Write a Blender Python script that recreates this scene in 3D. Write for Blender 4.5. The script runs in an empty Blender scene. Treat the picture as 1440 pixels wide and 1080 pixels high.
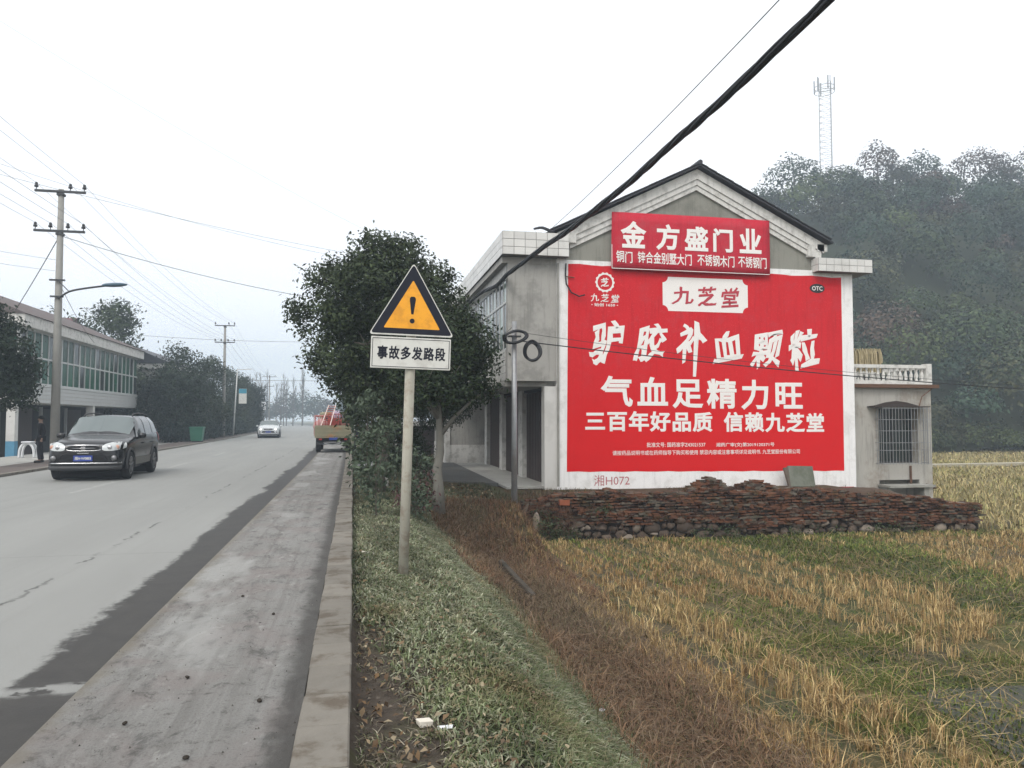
import bpy, bmesh, math, random
import numpy as np
from mathutils import Vector, Matrix, Euler

R = math.radians
rs = np.random.RandomState(7)
random.seed(7)
scene = bpy.context.scene
COL = scene.collection

# ------------------------------------------------------------------ camera
cam_data = bpy.data.cameras.new('camera')
cam = bpy.data.objects.new('camera', cam_data)
COL.objects.link(cam)
cam_data.sensor_width = 36.0
cam_data.lens = 1082.0 / 1440.0 * 36.0
cam_data.clip_start = 0.05
cam_data.clip_end = 3000
cam.location = (0, 0, 1.6)
cam.rotation_euler = (R(90) + math.atan(50 / 1082.0), 0, -R(11.65))
scene.camera = cam

# ------------------------------------------------------------------ world, sun, exposure
SUN_EL, SUN_AZ = 48, 215
world = bpy.data.worlds.new('World')
scene.world = world
world.use_nodes = True
wn, wl = world.node_tree.nodes, world.node_tree.links
wn.clear()
w_out = wn.new('ShaderNodeOutputWorld')
w_add = wn.new('ShaderNodeAddShader')
w_b1 = wn.new('ShaderNodeBackground'); w_b2 = wn.new('ShaderNodeBackground')
w_sky = wn.new('ShaderNodeTexSky'); w_sky.sky_type = 'NISHITA'; w_sky.sun_disc = False
w_sky.sun_elevation = R(SUN_EL); w_sky.sun_rotation = R(SUN_AZ)
w_sky.air_density = 1.0; w_sky.dust_density = 4.0; w_sky.altitude = 50
w_hs = wn.new('ShaderNodeHueSaturation'); w_hs.inputs['Saturation'].default_value = 0.35
wl.new(w_sky.outputs[0], w_hs.inputs['Color']); wl.new(w_hs.outputs[0], w_b1.inputs[0])
w_b1.inputs[1].default_value = 0.05
# an overcast deck: brightness rises from the horizon to the zenith
w_tc = wn.new('ShaderNodeTexCoord'); w_sx = wn.new('ShaderNodeSeparateXYZ')
w_rp = wn.new('ShaderNodeValToRGB')
w_ns = wn.new('ShaderNodeTexNoise'); w_ns.inputs['Scale'].default_value = 1.6; w_ns.inputs['Detail'].default_value = 3
w_ma = wn.new('ShaderNodeMath'); w_ma.operation = 'MULTIPLY_ADD'
w_ma.inputs[1].default_value = 0.12
wl.new(w_tc.outputs['Generated'], w_sx.inputs[0]); wl.new(w_tc.outputs['Generated'], w_ns.inputs['Vector'])
wl.new(w_ns.outputs['Fac'], w_ma.inputs[0]); wl.new(w_sx.outputs['Z'], w_ma.inputs[2])
wl.new(w_ma.outputs[0], w_rp.inputs[0])
els = w_rp.color_ramp.elements
els[0].position = 0.0; els[0].color = (0.835, 0.82, 0.80, 1)
els[1].position = 1.0; els[1].color = (1.0, 1.0, 1.0, 1)
e = els.new(0.16); e.color = (0.90, 0.89, 0.88, 1)
e = els.new(0.45); e.color = (0.95, 0.95, 0.955, 1)
wl.new(w_rp.outputs[0], w_b2.inputs[0]); w_b2.inputs[1].default_value = 1.06
wl.new(w_b1.outputs[0], w_add.inputs[0]); wl.new(w_b2.outputs[0], w_add.inputs[1])
wl.new(w_add.outputs[0], w_out.inputs['Surface'])

sd = bpy.data.lights.new('sun', 'SUN'); sd.energy = 1.5; sd.angle = R(25); sd.color = (1, 0.96, 0.90)
sun = bpy.data.objects.new('sun', sd); COL.objects.link(sun)
az = R(SUN_AZ)
sdir = Vector((math.sin(az) * math.cos(R(SUN_EL)), math.cos(az) * math.cos(R(SUN_EL)), math.sin(R(SUN_EL))))
sun.rotation_euler = sdir.to_track_quat('Z', 'Y').to_euler()
sun.location = (0, 0, 60)

scene.view_settings.view_transform = 'Standard'
scene.view_settings.look = 'None'
scene.view_settings.exposure = 0.2
scene.view_settings.gamma = 1.0
scene.view_settings.use_curve_mapping = False
scene.render.engine = 'CYCLES'
scene.cycles.max_bounces = 6
scene.cycles.diffuse_bounces = 3
scene.cycles.volume_bounces = 1
scene.cycles.transparent_max_bounces = 8
scene.cycles.use_denoising = True

# ------------------------------------------------------------------ material helpers
def lin(r, g, b):
    f = lambda c: (c / 255.0 / 12.92) if c / 255.0 <= 0.04045 else ((c / 255.0 + 0.055) / 1.055) ** 2.4
    return (f(r), f(g), f(b))

class NT:
    """tiny node-tree writer"""
    def __init__(s, name):
        s.m = bpy.data.materials.new(name); s.m.use_nodes = True
        s.n, s.l = s.m.node_tree.nodes, s.m.node_tree.links
        s.n.clear()
        s.out = s.n.new('ShaderNodeOutputMaterial')
        s.bs = s.n.new('ShaderNodeBsdfPrincipled')
        s.l.new(s.bs.outputs[0], s.out.inputs['Surface'])
    def put(s, sock, v):
        if v is None: return
        if isinstance(v, bpy.types.NodeSocket): s.l.new(v, sock)
        elif isinstance(v, (tuple, list)):
            sock.default_value = (*v, 1) if (len(v) == 3 and sock.type == 'RGBA') else v
        else: sock.default_value = v
    def coord(s, which='Object'):
        if which == 'Position':
            return s.n.new('ShaderNodeNewGeometry').outputs['Position']
        if which == 'UV':
            return s.n.new('ShaderNodeUVMap').outputs[0]
        return s.n.new('ShaderNodeTexCoord').outputs[which]
    def scale(s, v, sc):
        x = s.n.new('ShaderNodeMapping'); s.l.new(v, x.inputs[0]); x.inputs['Scale'].default_value = sc; return x.outputs[0]
    def sep(s, v):
        x = s.n.new('ShaderNodeSeparateXYZ'); s.l.new(v, x.inputs[0]); return x.outputs
    def noise(s, v, scale=5, detail=4, rough=0.55, dist=0.0):
        x = s.n.new('ShaderNodeTexNoise'); s.l.new(v, x.inputs['Vector'])
        x.inputs['Scale'].default_value = scale; x.inputs['Detail'].default_value = detail
        x.inputs['Roughness'].default_value = rough; x.inputs['Distortion'].default_value = dist
        return x.outputs['Fac']
    def vor(s, v, scale=5, out='Distance', feature='F1'):
        x = s.n.new('ShaderNodeTexVoronoi'); x.feature = feature; s.l.new(v, x.inputs['Vector']); x.inputs['Scale'].default_value = scale
        return x.outputs[out]
    def math(s, op, a, b=None, c=None, clamp=False):
        x = s.n.new('ShaderNodeMath'); x.operation = op; x.use_clamp = clamp
        s.put(x.inputs[0], a); s.put(x.inputs[1], b)
        if c is not None: s.put(x.inputs[2], c)
        return x.outputs[0]
    def step(s, v, lo, hi):
        x = s.n.new('ShaderNodeMapRange'); x.interpolation_type = 'SMOOTHSTEP'
        s.put(x.inputs[0], v)
        flip = lo > hi
        x.inputs[1].default_value = min(lo, hi); x.inputs[2].default_value = max(lo, hi)
        x.inputs[3].default_value = 1.0 if flip else 0.0; x.inputs[4].default_value = 0.0 if flip else 1.0
        return x.outputs[0]
    def mix(s, f, a, b, mode='MIX'):
        x = s.n.new('ShaderNodeMix'); x.data_type = 'RGBA'; x.blend_type = mode; x.clamp_factor = True
        s.put(x.inputs[0], f); s.put(x.inputs[6], a); s.put(x.inputs[7], b)
        return x.outputs[2]
    def attr(s, name):
        x = s.n.new('ShaderNodeAttribute'); x.attribute_name = name; return x.outputs['Color']
    def rand(s):
        return s.n.new('ShaderNodeObjectInfo').outputs['Random']
    def bump(s, h, strength=0.3, dist=0.02):
        x = s.n.new('ShaderNodeBump'); x.inputs['Strength'].default_value = strength; x.inputs['Distance'].default_value = dist
        s.l.new(h, x.inputs['Height']); s.l.new(x.outputs[0], s.bs.inputs['Normal'])
    def done(s, color=None, rough=0.8, metal=0.0, spec=None):
        s.put(s.bs.inputs['Base Color'], color); s.put(s.bs.inputs['Roughness'], rough); s.put(s.bs.inputs['Metallic'], metal)
        if spec is not None: s.bs.inputs['Specular IOR Level'].default_value = spec
        return s.m

def simple(name, col, rough=0.7, metal=0.0, var=0.15, scale=4.0, streak=0.0, bump=0.0, dirt=None, dirt_amt=0.4, dirt_scale=1.3, randvar=0.0, spec=None, coord='Position'):
    t = NT(name)
    p = t.coord(coord)
    n1 = t.noise(p, scale, 6, 0.6)
    a = tuple(c * (1 - var) for c in col); b = tuple(min(1, c * (1 + var)) for c in col)
    c = t.mix(n1, a, b)
    if dirt:
        f = t.step(t.noise(p, dirt_scale, 7, 0.65), 0.48, 0.66)
        c = t.mix(t.math('MULTIPLY', f, dirt_amt), c, dirt)
    if streak:
        v = t.scale(p, (1, 1, 0.08))
        f = t.step(t.noise(v, 9, 5, 0.6), 0.5, 0.68)
        c = t.mix(t.math('MULTIPLY', f, streak), c, tuple(x * 0.45 for x in col))
    if randvar:
        r = t.rand()
        c = t.mix(t.math('MULTIPLY', r, randvar), c, tuple(x * 0.4 for x in col))
    if bump: t.bump(t.noise(p, scale * 6, 5), bump, 0.01)
    if spec is None and rough >= 0.7: spec = 0.18
    return t.done(c, rough, metal, spec)

M = {}
M['white_paint'] = simple('white_paint', (0.80, 0.79, 0.78), 0.85, var=0.05, scale=2, streak=0.22, dirt=(0.42, 0.40, 0.36), dirt_amt=0.3, dirt_scale=2.5, bump=0.1)
M['grey_plaster'] = simple('grey_plaster', (0.36, 0.35, 0.325), 0.9, var=0.12, scale=1.2, streak=0.35, dirt=(0.20, 0.195, 0.18), dirt_amt=0.6, bump=0.15)
M['gable_plaster'] = simple('gable_plaster', (0.25, 0.247, 0.215), 0.9, var=0.12, scale=1.5, streak=0.3, dirt=(0.15, 0.15, 0.13), dirt_amt=0.5, bump=0.15)
M['trim_white'] = simple('trim_white', (0.62, 0.61, 0.58), 0.85, var=0.08, scale=3, streak=0.3, dirt=(0.25, 0.24, 0.22), dirt_amt=0.5, dirt_scale=4)
M['tile'] = simple('glazed_white_tile', (0.66, 0.65, 0.62), 0.35, var=0.06, scale=3, dirt=(0.35, 0.34, 0.31), dirt_amt=0.35, randvar=0.25)
M['grout'] = simple('dark_grout', (0.16, 0.155, 0.15), 0.95, var=0.2, scale=20)
M['black_tile'] = simple('black_roof_tile', (0.035, 0.036, 0.045), 0.6, var=0.3, scale=8, randvar=0.3)
M['red_tile'] = simple('old_red_roof_tile', (0.135, 0.11, 0.105), 0.85, var=0.25, scale=3, dirt=(0.12, 0.11, 0.11), dirt_amt=0.7)
M['concrete'] = simple('old_concrete', (0.30, 0.295, 0.27), 0.9, var=0.18, scale=3, streak=0.2, dirt=(0.15, 0.15, 0.13), dirt_amt=0.5, bump=0.25)
M['pole_concrete'] = simple('pole_concrete', (0.27, 0.265, 0.245), 0.9, var=0.15, scale=5, streak=0.2, bump=0.15)
M['slab'] = simple('porch_concrete', (0.34, 0.335, 0.31), 0.9, var=0.12, scale=1.5, dirt=(0.18, 0.17, 0.155), dirt_amt=0.5)
M['dark_slab'] = simple('damp_concrete', (0.11, 0.11, 0.105), 0.8, var=0.25, scale=1.5)
M['dark_metal'] = simple('dark_steel', (0.04, 0.042, 0.045), 0.5, 0.4, var=0.2, scale=6)
M['galv'] = simple('galvanised_steel', (0.30, 0.31, 0.32), 0.5, 0.5, var=0.15, scale=6, dirt=(0.16, 0.13, 0.10), dirt_amt=0.4)
M['rust'] = simple('rusty_iron', (0.13, 0.075, 0.05), 0.85, 0.1, var=0.3, scale=12)
M['rubber'] = simple('black_rubber', (0.018, 0.018, 0.019), 0.7, var=0.2, scale=10)
M['interior'] = simple('dark_interior', (0.02, 0.02, 0.021), 0.9, var=0.2)
M['wood_grey'] = simple('weathered_wood', (0.12, 0.10, 0.08), 0.85, var=0.3, scale=6, streak=0.3)
M['door_brown'] = simple('brown_shutter', (0.065, 0.048, 0.045), 0.55, 0.2, var=0.2, scale=4, streak=0.3)
M['glass_dark'] = simple('dark_window_glass', (0.03, 0.04, 0.038), 0.15, 0.0, var=0.3, scale=1.5, randvar=0.7, spec=0.35)
M['glass_green'] = simple('green_tinted_glass', (0.020, 0.095, 0.058), 0.25, 0.0, var=0.6, scale=1.2, randvar=0.9, spec=0.12)
M['glass_pale'] = simple('pale_curtained_glass', (0.22, 0.29, 0.26), 0.15, 0.0, var=0.3, scale=1.6, randvar=0.7, spec=0.6)
M['frame_white'] = simple('white_aluminium', (0.52, 0.53, 0.52), 0.5, 0.1, var=0.08, scale=5, streak=0.2)
M['blue_paint'] = simple('faded_blue_paint', (0.09, 0.24, 0.36), 0.7, var=0.2, scale=4)
M['white_plastic'] = simple('white_plastic', (0.62, 0.63, 0.64), 0.5, var=0.06)
M['bin_green'] = simple('green_plastic', (0.02, 0.13, 0.08), 0.5, var=0.2)
M['bark'] = simple('grey_bark', (0.10, 0.088, 0.072), 0.95, var=0.35, scale=9, streak=0.4, bump=0.6)
M['bark_pale'] = simple('lime_washed_bark', (0.16, 0.155, 0.135), 0.95, var=0.25, scale=7, streak=0.3, bump=0.5)
M['soil'] = simple('dark_soil', (0.04, 0.034, 0.028), 0.95, var=0.4, scale=12, bump=0.6)
M['paper'] = simple('pale_litter', (0.62, 0.58, 0.50), 0.8, var=0.1)
M['cable'] = simple('black_cable_sheath', (0.010, 0.011, 0.014), 0.6, var=0.2)
M['wire_grey'] = simple('weathered_aluminium_wire', (0.16, 0.16, 0.17), 0.6, 0.2, var=0.1)
M['ad_white'] = simple('advert_white_paint', (0.80, 0.77, 0.74), 0.85, var=0.04, scale=6)
M['ad_red2'] = simple('advert_crimson_letter_paint', (0.46, 0.055, 0.075), 0.8, var=0.2, scale=6)
M['marker_red'] = simple('red_marker_line', (0.45, 0.16, 0.17), 0.8, var=0.3, scale=20)
M['black_paint'] = simple('black_paint', (0.012, 0.012, 0.014), 0.6, var=0.2)
M['sign_black'] = simple('sign_black_sheeting', (0.016, 0.018, 0.028), 0.5, var=0.12, scale=8, spec=.15)
M['sign_white'] = simple('sign_white_sheeting', (0.60, 0.60, 0.56), 0.5, var=0.06, scale=8, dirt=(0.35, 0.33, 0.3), dirt_amt=0.4, dirt_scale=6)
M['sign_yellow'] = simple('sign_amber_sheeting', (0.82, 0.355, 0.010), 0.45, var=0.05, scale=6, dirt=(0.50, 0.20, 0.01), dirt_amt=0.5, dirt_scale=5)
M['sign_post'] = simple('cream_painted_post', (0.36, 0.345, 0.29), 0.7, var=0.1, scale=8, dirt=(0.17, 0.12, 0.085), dirt_amt=0.5, dirt_scale=6, streak=0.3)

def red_paint(name, base, worn, low=None):
    t = NT(name); p = t.coord('Position')
    c = t.mix(t.noise(p, 1.3, 6, 0.6), tuple(x * 0.86 for x in base), tuple(x * 1.08 for x in base))
    v = t.scale(p, (1, 1, 0.12))
    c = t.mix(t.math('MULTIPLY', t.step(t.noise(v, 6, 6, 0.65), 0.50, 0.66), 0.35), c, tuple(x * 0.72 for x in base))
    c = t.mix(t.math('MULTIPLY', t.step(t.noise(p, 2.2, 7, 0.7), 0.50, 0.64), 0.55), c, worn)
    c = t.mix(t.math('MULTIPLY', t.step(t.noise(p, 26, 4, 0.8), 0.57, 0.65), 0.40), c, tuple(min(1, x * 1.25 + .06) for x in base))
    c = t.mix(t.math('MULTIPLY', t.step(t.noise(t.scale(p, (1, 1, .05)), 14, 4, .6), 0.56, 0.68), 0.30), c, tuple(x * .6 for x in base))
    if low:
        z = t.sep(p)[2]
        c = t.mix(t.step(z, 4.5, 1.0), c, t.mix(t.noise(p, 2.0, 4), low, tuple(x * .92 for x in low)))
    t.bump(t.noise(p, 9, 7, .7), 0.3, 0.015)
    return t.done(c, 0.75, 0, 0.15)
M['ad_red'] = red_paint('advert_red_paint', (0.58, 0.016, 0.024), (0.50, 0.035, 0.045), (0.64, 0.010, 0.012))
M['banner_red'] = red_paint('faded_red_banner', (0.50, 0.025, 0.045), (0.44, 0.06, 0.075))

# vertex-coloured foliage: the colour is the leaf's own
def foliage_mat(name, rough=0.6, spec=0.15):
    t = NT(name)
    c = t.attr('Col')
    t.done(c, rough, 0, spec)
    return t.m
M['leaf'] = foliage_mat('leaf_surface', 0.5)
M['straw'] = foliage_mat('straw_surface', 0.85, 0.08)

# ------------------------------------------------------------------ object helpers
def props(o, label=None, cat=None, group=None, kind=None):
    if label: o['label'] = label
    if cat: o['category'] = cat
    if group: o['group'] = group
    if kind: o['kind'] = kind
    return o

def thing(name, label, cat, loc=(0, 0, 0), rotz=0.0, group=None):
    o = bpy.data.objects.new(name, None); COL.objects.link(o)
    o.location = loc; o.rotation_euler = (0, 0, rotz); o.empty_display_size = 0.2
    return props(o, label, cat, group)

def wloc(o):
    v = Vector((0, 0, 0))
    while o is not None:
        v += Vector(o.location); o = o.parent
    return v

def link(name, me, parent=None, mat=None):
    o = bpy.data.objects.new(name, me); COL.objects.link(o)
    if parent is not None: o.parent = parent
    return o

class MB:
    def __init__(s): s.v, s.f, s.smooth = [], [], False
    def add(s, vs, fs):
        n = len(s.v); s.v += [tuple(v) for v in vs]; s.f += [tuple(n + i for i in f) for f in fs]; return s
    def box(s, x0, x1, y0, y1, z0, z1):
        return s.add([(x0, y0, z0), (x1, y0, z0), (x1, y1, z0), (x0, y1, z0), (x0, y0, z1), (x1, y0, z1), (x1, y1, z1), (x0, y1, z1)],
                     [(0, 3, 2, 1), (4, 5, 6, 7), (0, 1, 5, 4), (1, 2, 6, 5), (2, 3, 7, 6), (3, 0, 4, 7)])
    def cbox(s, c, d, rot=None):
        vs = []
        for sx, sy, sz in ((-1, -1, -1), (1, -1, -1), (1, 1, -1), (-1, 1, -1), (-1, -1, 1), (1, -1, 1), (1, 1, 1), (-1, 1, 1)):
            v = Vector((sx * d[0] / 2, sy * d[1] / 2, sz * d[2] / 2))
            if rot is not None: v = rot @ v
            vs.append(v + Vector(c))
        return s.add(vs, [(0, 3, 2, 1), (4, 5, 6, 7), (0, 1, 5, 4), (1, 2, 6, 5), (2, 3, 7, 6), (3, 0, 4, 7)])
    def prism_y(s, poly, y0, y1):
        """poly of (x, z), extruded along y"""
        n = len(poly)
        vs = [(x, y0, z) for x, z in poly] + [(x, y1, z) for x, z in poly]
        fs = [tuple(range(n)), tuple(range(2 * n - 1, n - 1, -1))] + [(i, i + n, (i + 1) % n + n, (i + 1) % n) for i in range(n)]
        return s.add(vs, fs)
    def prism_x(s, poly, x0, x1):
        n = len(poly)
        vs = [(x0, y, z) for y, z in poly] + [(x1, y, z) for y, z in poly]
        fs = [tuple(range(n - 1, -1, -1)), tuple(range(n, 2 * n))] + [(i, (i + 1) % n, (i + 1) % n + n, i + n) for i in range(n)]
        return s.add(vs, fs)
    def tube(s, pts, r, n=8, r2=None, caps=True):
        pts = [Vector(p) for p in pts]; m = len(pts)
        prev = None; vs = []
        for i, p in enumerate(pts):
            d = (pts[min(i + 1, m - 1)] - pts[max(i - 1, 0)])
            d = d.normalized() if d.length > 1e-9 else Vector((0, 0, 1))
            if prev is None:
                u = d.orthogonal().normalized()
            else:
                u = (prev - d * prev.dot(d))
                u = u.normalized() if u.length > 1e-6 else d.orthogonal().normalized()
            prev = u; w = d.cross(u)
            if isinstance(r, (list, tuple)): rr = r[i]
            else: rr = r if r2 is None else r + (r2 - r) * i / max(1, m - 1)
            for k in range(n):
                a = 2 * math.pi * k / n
                vs.append(p + (u * math.cos(a) + w * math.sin(a)) * rr)
        fs = [(i * n + k, i * n + (k + 1) % n, (i + 1) * n + (k + 1) % n, (i + 1) * n + k) for i in range(m - 1) for k in range(n)]
        if caps: fs += [tuple(range(n - 1, -1, -1)), tuple(range((m - 1) * n, m * n))]
        return s.add(vs, fs)
    def lathe(s, prof, n=16, c=(0, 0, 0), axis='Z'):
        vs = []
        for r, h in prof:
            for k in range(n):
                a = 2 * math.pi * k / n
                x, y, z = r * math.cos(a), r * math.sin(a), h
                if axis == 'X': x, y, z = z, x, y
                if axis == 'Y': x, y, z = x, z, y
                vs.append((x + c[0], y + c[1], z + c[2]))
        m = len(prof)
        fs = [(i * n + k, i * n + (k + 1) % n, (i + 1) * n + (k + 1) % n, (i + 1) * n + k) for i in range(m - 1) for k in range(n)]
        fs += [tuple(range(n - 1, -1, -1)), tuple(range((m - 1) * n, m * n))]
        return s.add(vs, fs)
    def build(s, name, mat, parent=None, world=True, smooth=None, label=None, loc=None, bevel=0.0, fix=False):
        off = wloc(parent) if (parent is not None and world) else Vector((0, 0, 0))
        if loc is not None: off = off + Vector(loc)
        me = bpy.data.meshes.new(name)
        me.from_pydata([(v[0] - off.x, v[1] - off.y, v[2] - off.z) for v in s.v], [], s.f)
        if bevel or fix:
            bm = bmesh.new(); bm.from_mesh(me)
            bmesh.ops.recalc_face_normals(bm, faces=bm.faces)
            if bevel:
                bmesh.ops.bevel(bm, geom=list(bm.edges), offset=bevel, segments=1, affect='EDGES', clamp_overlap=True)
            bm.to_mesh(me); bm.free()
        me.materials.append(M[mat] if isinstance(mat, str) else mat)
        if smooth: me.shade_smooth()
        me.update()
        o = link(name, me, parent)
        if loc is not None: o.location = loc
        if label: o['label'] = label
        return o

def np_mesh(name, verts, nper, cols, mat, faces=None):
    """many small polygons of nper vertices each (verts: (N*nper,3)); cols (N,3) or (N*nper,3)"""
    n = len(verts) // nper
    me = bpy.data.meshes.new(name)
    me.vertices.add(len(verts)); me.vertices.foreach_set('co', verts.astype(np.float32).ravel())
    if faces is None:
        me.loops.add(len(verts)); me.loops.foreach_set('vertex_index', np.arange(len(verts), dtype=np.int32))
        me.polygons.add(n); me.polygons.foreach_set('loop_start', np.arange(0, len(verts), nper, dtype=np.int32))
    else:       # faces: list of local index tuples repeated for each element
        allf = []; starts = []; st = 0
        base = (np.arange(n) * nper)[:, None]
        L = sum(len(f) for f in faces)
        idx = np.concatenate([base + np.array(f)[None, :] for f in faces], axis=1).astype(np.int32)
        off = np.cumsum([0] + [len(f) for f in faces])[:-1]
        ls = ((np.arange(n) * L)[:, None] + off[None, :]).astype(np.int32)
        me.loops.add(idx.size); me.loops.foreach_set('vertex_index', idx.ravel())
        me.polygons.add(ls.size); me.polygons.foreach_set('loop_start', ls.ravel())
    if cols is not None:
        c = cols if len(cols) == len(verts) else np.repeat(cols, nper, axis=0)
        c4 = np.concatenate([c, np.ones((len(c), 1))], axis=1).astype(np.float32)
        at = me.color_attributes.new('Col', 'FLOAT_COLOR', 'POINT'); at.data.foreach_set('color', c4.ravel())
    me.materials.append(M[mat] if isinstance(mat, str) else mat)
    me.update(calc_edges=True); me.validate()
    return me

def smooth01(t): t = np.clip(t, 0, 1); return t * t * (3 - 2 * t)

# ------------------------------------------------------------------ the lie of the land
def shift(y): return -0.00027 * max(0.0, y - 22.0) ** 2
def shift_np(y): return -0.00027 * np.maximum(0, y - 22.0) ** 2

_n = [(rs.uniform(0, 6.28), rs.uniform(-1, 1), rs.uniform(-1, 1)) for _ in range(14)]
def wav(x, y, f):
    s = 0
    for i, (ph, a, b) in enumerate(_n):
        s = s + np.sin(f * (1 + 0.35 * i) * (a * x + b * y) + ph) / (1 + 0.3 * i)
    return s / 5.0

def wall_y(x): return 18.35 - 0.065 * (x - 4.1)

def terrain(x, y):
    x = np.asarray(x, float); y = np.asarray(y, float)
    xs = x - shift_np(y)
    # right-hand bank from the kerb to the paddy
    t = smooth01((xs - 0.75) / 2.1)
    bank = -0.14 - 1.16 * t
    bank = bank - 0.03 * smooth01(xs / 0.5) + 0.10 * np.exp(-((xs - 3.15) / 0.35) ** 2)
    bank = bank + 0.035 * wav(x, y, 1.4) * smooth01((xs - 0.2) / 0.5)
    terr = -0.20 - 0.16 * smooth01((xs - 0.5) / 4)
    k = smooth01((y - 14.5) / 4.0)
    left_part = bank * (1 - k) + terr * k
    behind = (y > wall_y(x) + 0.22) & (x < 16.2)
    right_part = np.where(behind, -0.40 - 0.62 * smooth01((x - 14.3) / 1.6) + 0.02 * wav(x, y, 2.0), bank)
    blend = smooth01((x - 3.7) / 0.7)
    h = np.where(x < 4.4, left_part * (1 - blend) + right_part * blend, right_part)
    far = smooth01((y - 60) / 40)
    # beyond the road houses on both sides
    lt = xs < -9.7
    h = np.where(lt, -0.02 - 0.33 * smooth01((-9.7 - xs) / 4), h)
    under = (xs >= -9.7) & (xs <= 0.02)
    h = np.where(under, -0.10, h)
    h = h + np.where((xs > 0.02) & (y > 50) & (xs < 14), 0.0, 0.0)
    return h

def grid_obj(name, xs, ys, zf, mat, colf=None, kind='structure', smooth=True):
    nx, ny = len(xs), len(ys)
    X, Y = np.meshgrid(xs, ys)
    Z = zf(X, Y)
    v = np.stack([X, Y, Z], -1).reshape(-1, 3)
    i = np.arange(nx - 1)[None, :] + (np.arange(ny - 1) * nx)[:, None]
    q = np.stack([i, i + 1, i + 1 + nx, i + nx], -1).reshape(-1, 4).astype(np.int32)
    me = bpy.data.meshes.new(name)
    me.vertices.add(len(v)); me.vertices.foreach_set('co', v.astype(np.float32).ravel())
    me.loops.add(q.size); me.loops.foreach_set('vertex_index', q.ravel())
    me.polygons.add(len(q)); me.polygons.foreach_set('loop_start', np.arange(0, q.size, 4, dtype=np.int32))
    if colf is not None:
        c = colf(X.ravel(), Y.ravel())
        at = me.color_attributes.new('Col', 'FLOAT_COLOR', 'POINT')
        at.data.foreach_set('color', np.concatenate([c, np.ones((len(c), 1))], 1).astype(np.float32).ravel())
    me.materials.append(M[mat]); me.update(calc_edges=True)
    if smooth: me.shade_smooth()
    o = link(name, me); o['kind'] = kind
    return o

def cmix(a, b, t): t = np.clip(t, 0, 1)[:, None]; return a * (1 - t) + b * t
def ground_col(x, y):
    xs = x - shift_np(y); n = wav(x, y, 1.1) * 0.5 + 0.5; n2 = wav(x, y, 3.7) * 0.5 + 0.5
    soil = np.array([0.075, 0.062, 0.050]); green = np.array([0.060, 0.075, 0.035]); straw = np.array([0.24, 0.17, 0.075])
    brown = np.array([0.085, 0.060, 0.040]); mud = np.array([0.085, 0.072, 0.048]); dry = np.array([0.19, 0.16, 0.085])
    c = np.tile(soil, (len(x), 1))
    c = cmix(c, green * 0.8, np.maximum(smooth01((xs - 0.6 + n * 0.3) / 0.5), smooth01((y - 6.5) / 2.5) * .85))
    c = cmix(c, brown, smooth01((xs - 2.3 + n2 * 0.4) / 0.4))
    fieldc = cmix(np.tile(green * 0.9, (len(x), 1)), mud, smooth01((n - 0.35) * 3))
    fieldc = cmix(fieldc, straw * 0.8, smooth01((n2 - 0.45) * 3) * 0.6)
    c = np.where((xs > 3.3)[:, None], fieldc, c)
    c = np.where(((xs > 16.2) & (y > 19))[:, None], cmix(fieldc, dry, np.full(len(x), 0.8)), c)
    behind = (y > wall_y(x)) & (x > 3.5) & (x < 16.2)
    c = np.where(behind[:, None], brown * 0.95, c)
    tl = (xs < -9.4)
    c = np.where(tl[:, None], np.array([0.105, 0.085, 0.075]), c)
    rr = (y > 16) & (xs > 0) & (xs < 4.2)
    c = np.where(rr[:, None], cmix(np.tile(np.array([0.055, 0.062, 0.032]), (len(x), 1)), brown, n2), c)
    return c

t = NT('ground_earth'); p = t.coord('Position')
c = t.attr('Col')
c = t.mix(1.0, c, t.mix(t.noise(p, 9, 8, 0.7), (0.45, 0.45, 0.45), (1.5, 1.5, 1.5)), 'MULTIPLY')
c = t.mix(t.math('MULTIPLY', t.step(t.noise(p, 2.3, 6, 0.6), 0.5, 0.7), 0.5), c, t.mix(1.0, c, (1.1, 1.5, 0.8), 'MULTIPLY'))
t.bump(t.noise(p, 25, 8, 0.7), 0.8, 0.03)
M['ground'] = t.done(c, 0.95, 0, 0.1)

xs_ = np.concatenate([np.linspace(-400, -40, 10), np.linspace(-36, -10.2, 12), [-9.9, -9.6, -5, -0.3, 0.0, 0.04], np.arange(0.10, 5.0, 0.10), np.arange(5.0, 16.0, 0.4), [16.1, 16.19, 16.21, 16.3, 16.6], np.arange(17, 40, 1.0), np.linspace(42, 600, 22)])
ys_ = np.concatenate([np.linspace(-80, -4, 8), np.arange(-3, 17.0, 0.16), np.arange(17.0, 19.2, 0.06), np.arange(19.2, 36, 0.4), np.arange(36, 80, 1.5), np.linspace(84, 220, 26), np.linspace(240, 900, 12)])
grid_obj('ground', xs_, ys_, terrain, 'ground', ground_col)

# ------------------------------------------------------------------ road, shoulder, kerb
def strip(name, u0, u1, z, mat, y0=-14, y1=420, nu=2, kind='structure', parent=None):
    ys = np.concatenate([np.arange(y0, 60, 1.0), np.arange(60, y1 + 1, 4.0)])
    us = np.linspace(u0, u1, nu)
    v = [(u + shift(y), y, z) for y in ys for u in us]
    f = [(j * nu + i, j * nu + i + 1, (j + 1) * nu + i + 1, (j + 1) * nu + i) for j in range(len(ys) - 1) for i in range(nu - 1)]
    me = bpy.data.meshes.new(name); me.from_pydata(v, [], f)
    uv = me.uv_layers.new(name='UVMap')
    for l in me.loops:
        vi = l.vertex_index; uv.data[l.index].uv = (us[vi % nu], ys[vi // nu])
    me.materials.append(M[mat]); me.update()
    o = link(name, me, parent)
    if kind: o['kind'] = kind
    return o

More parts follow.
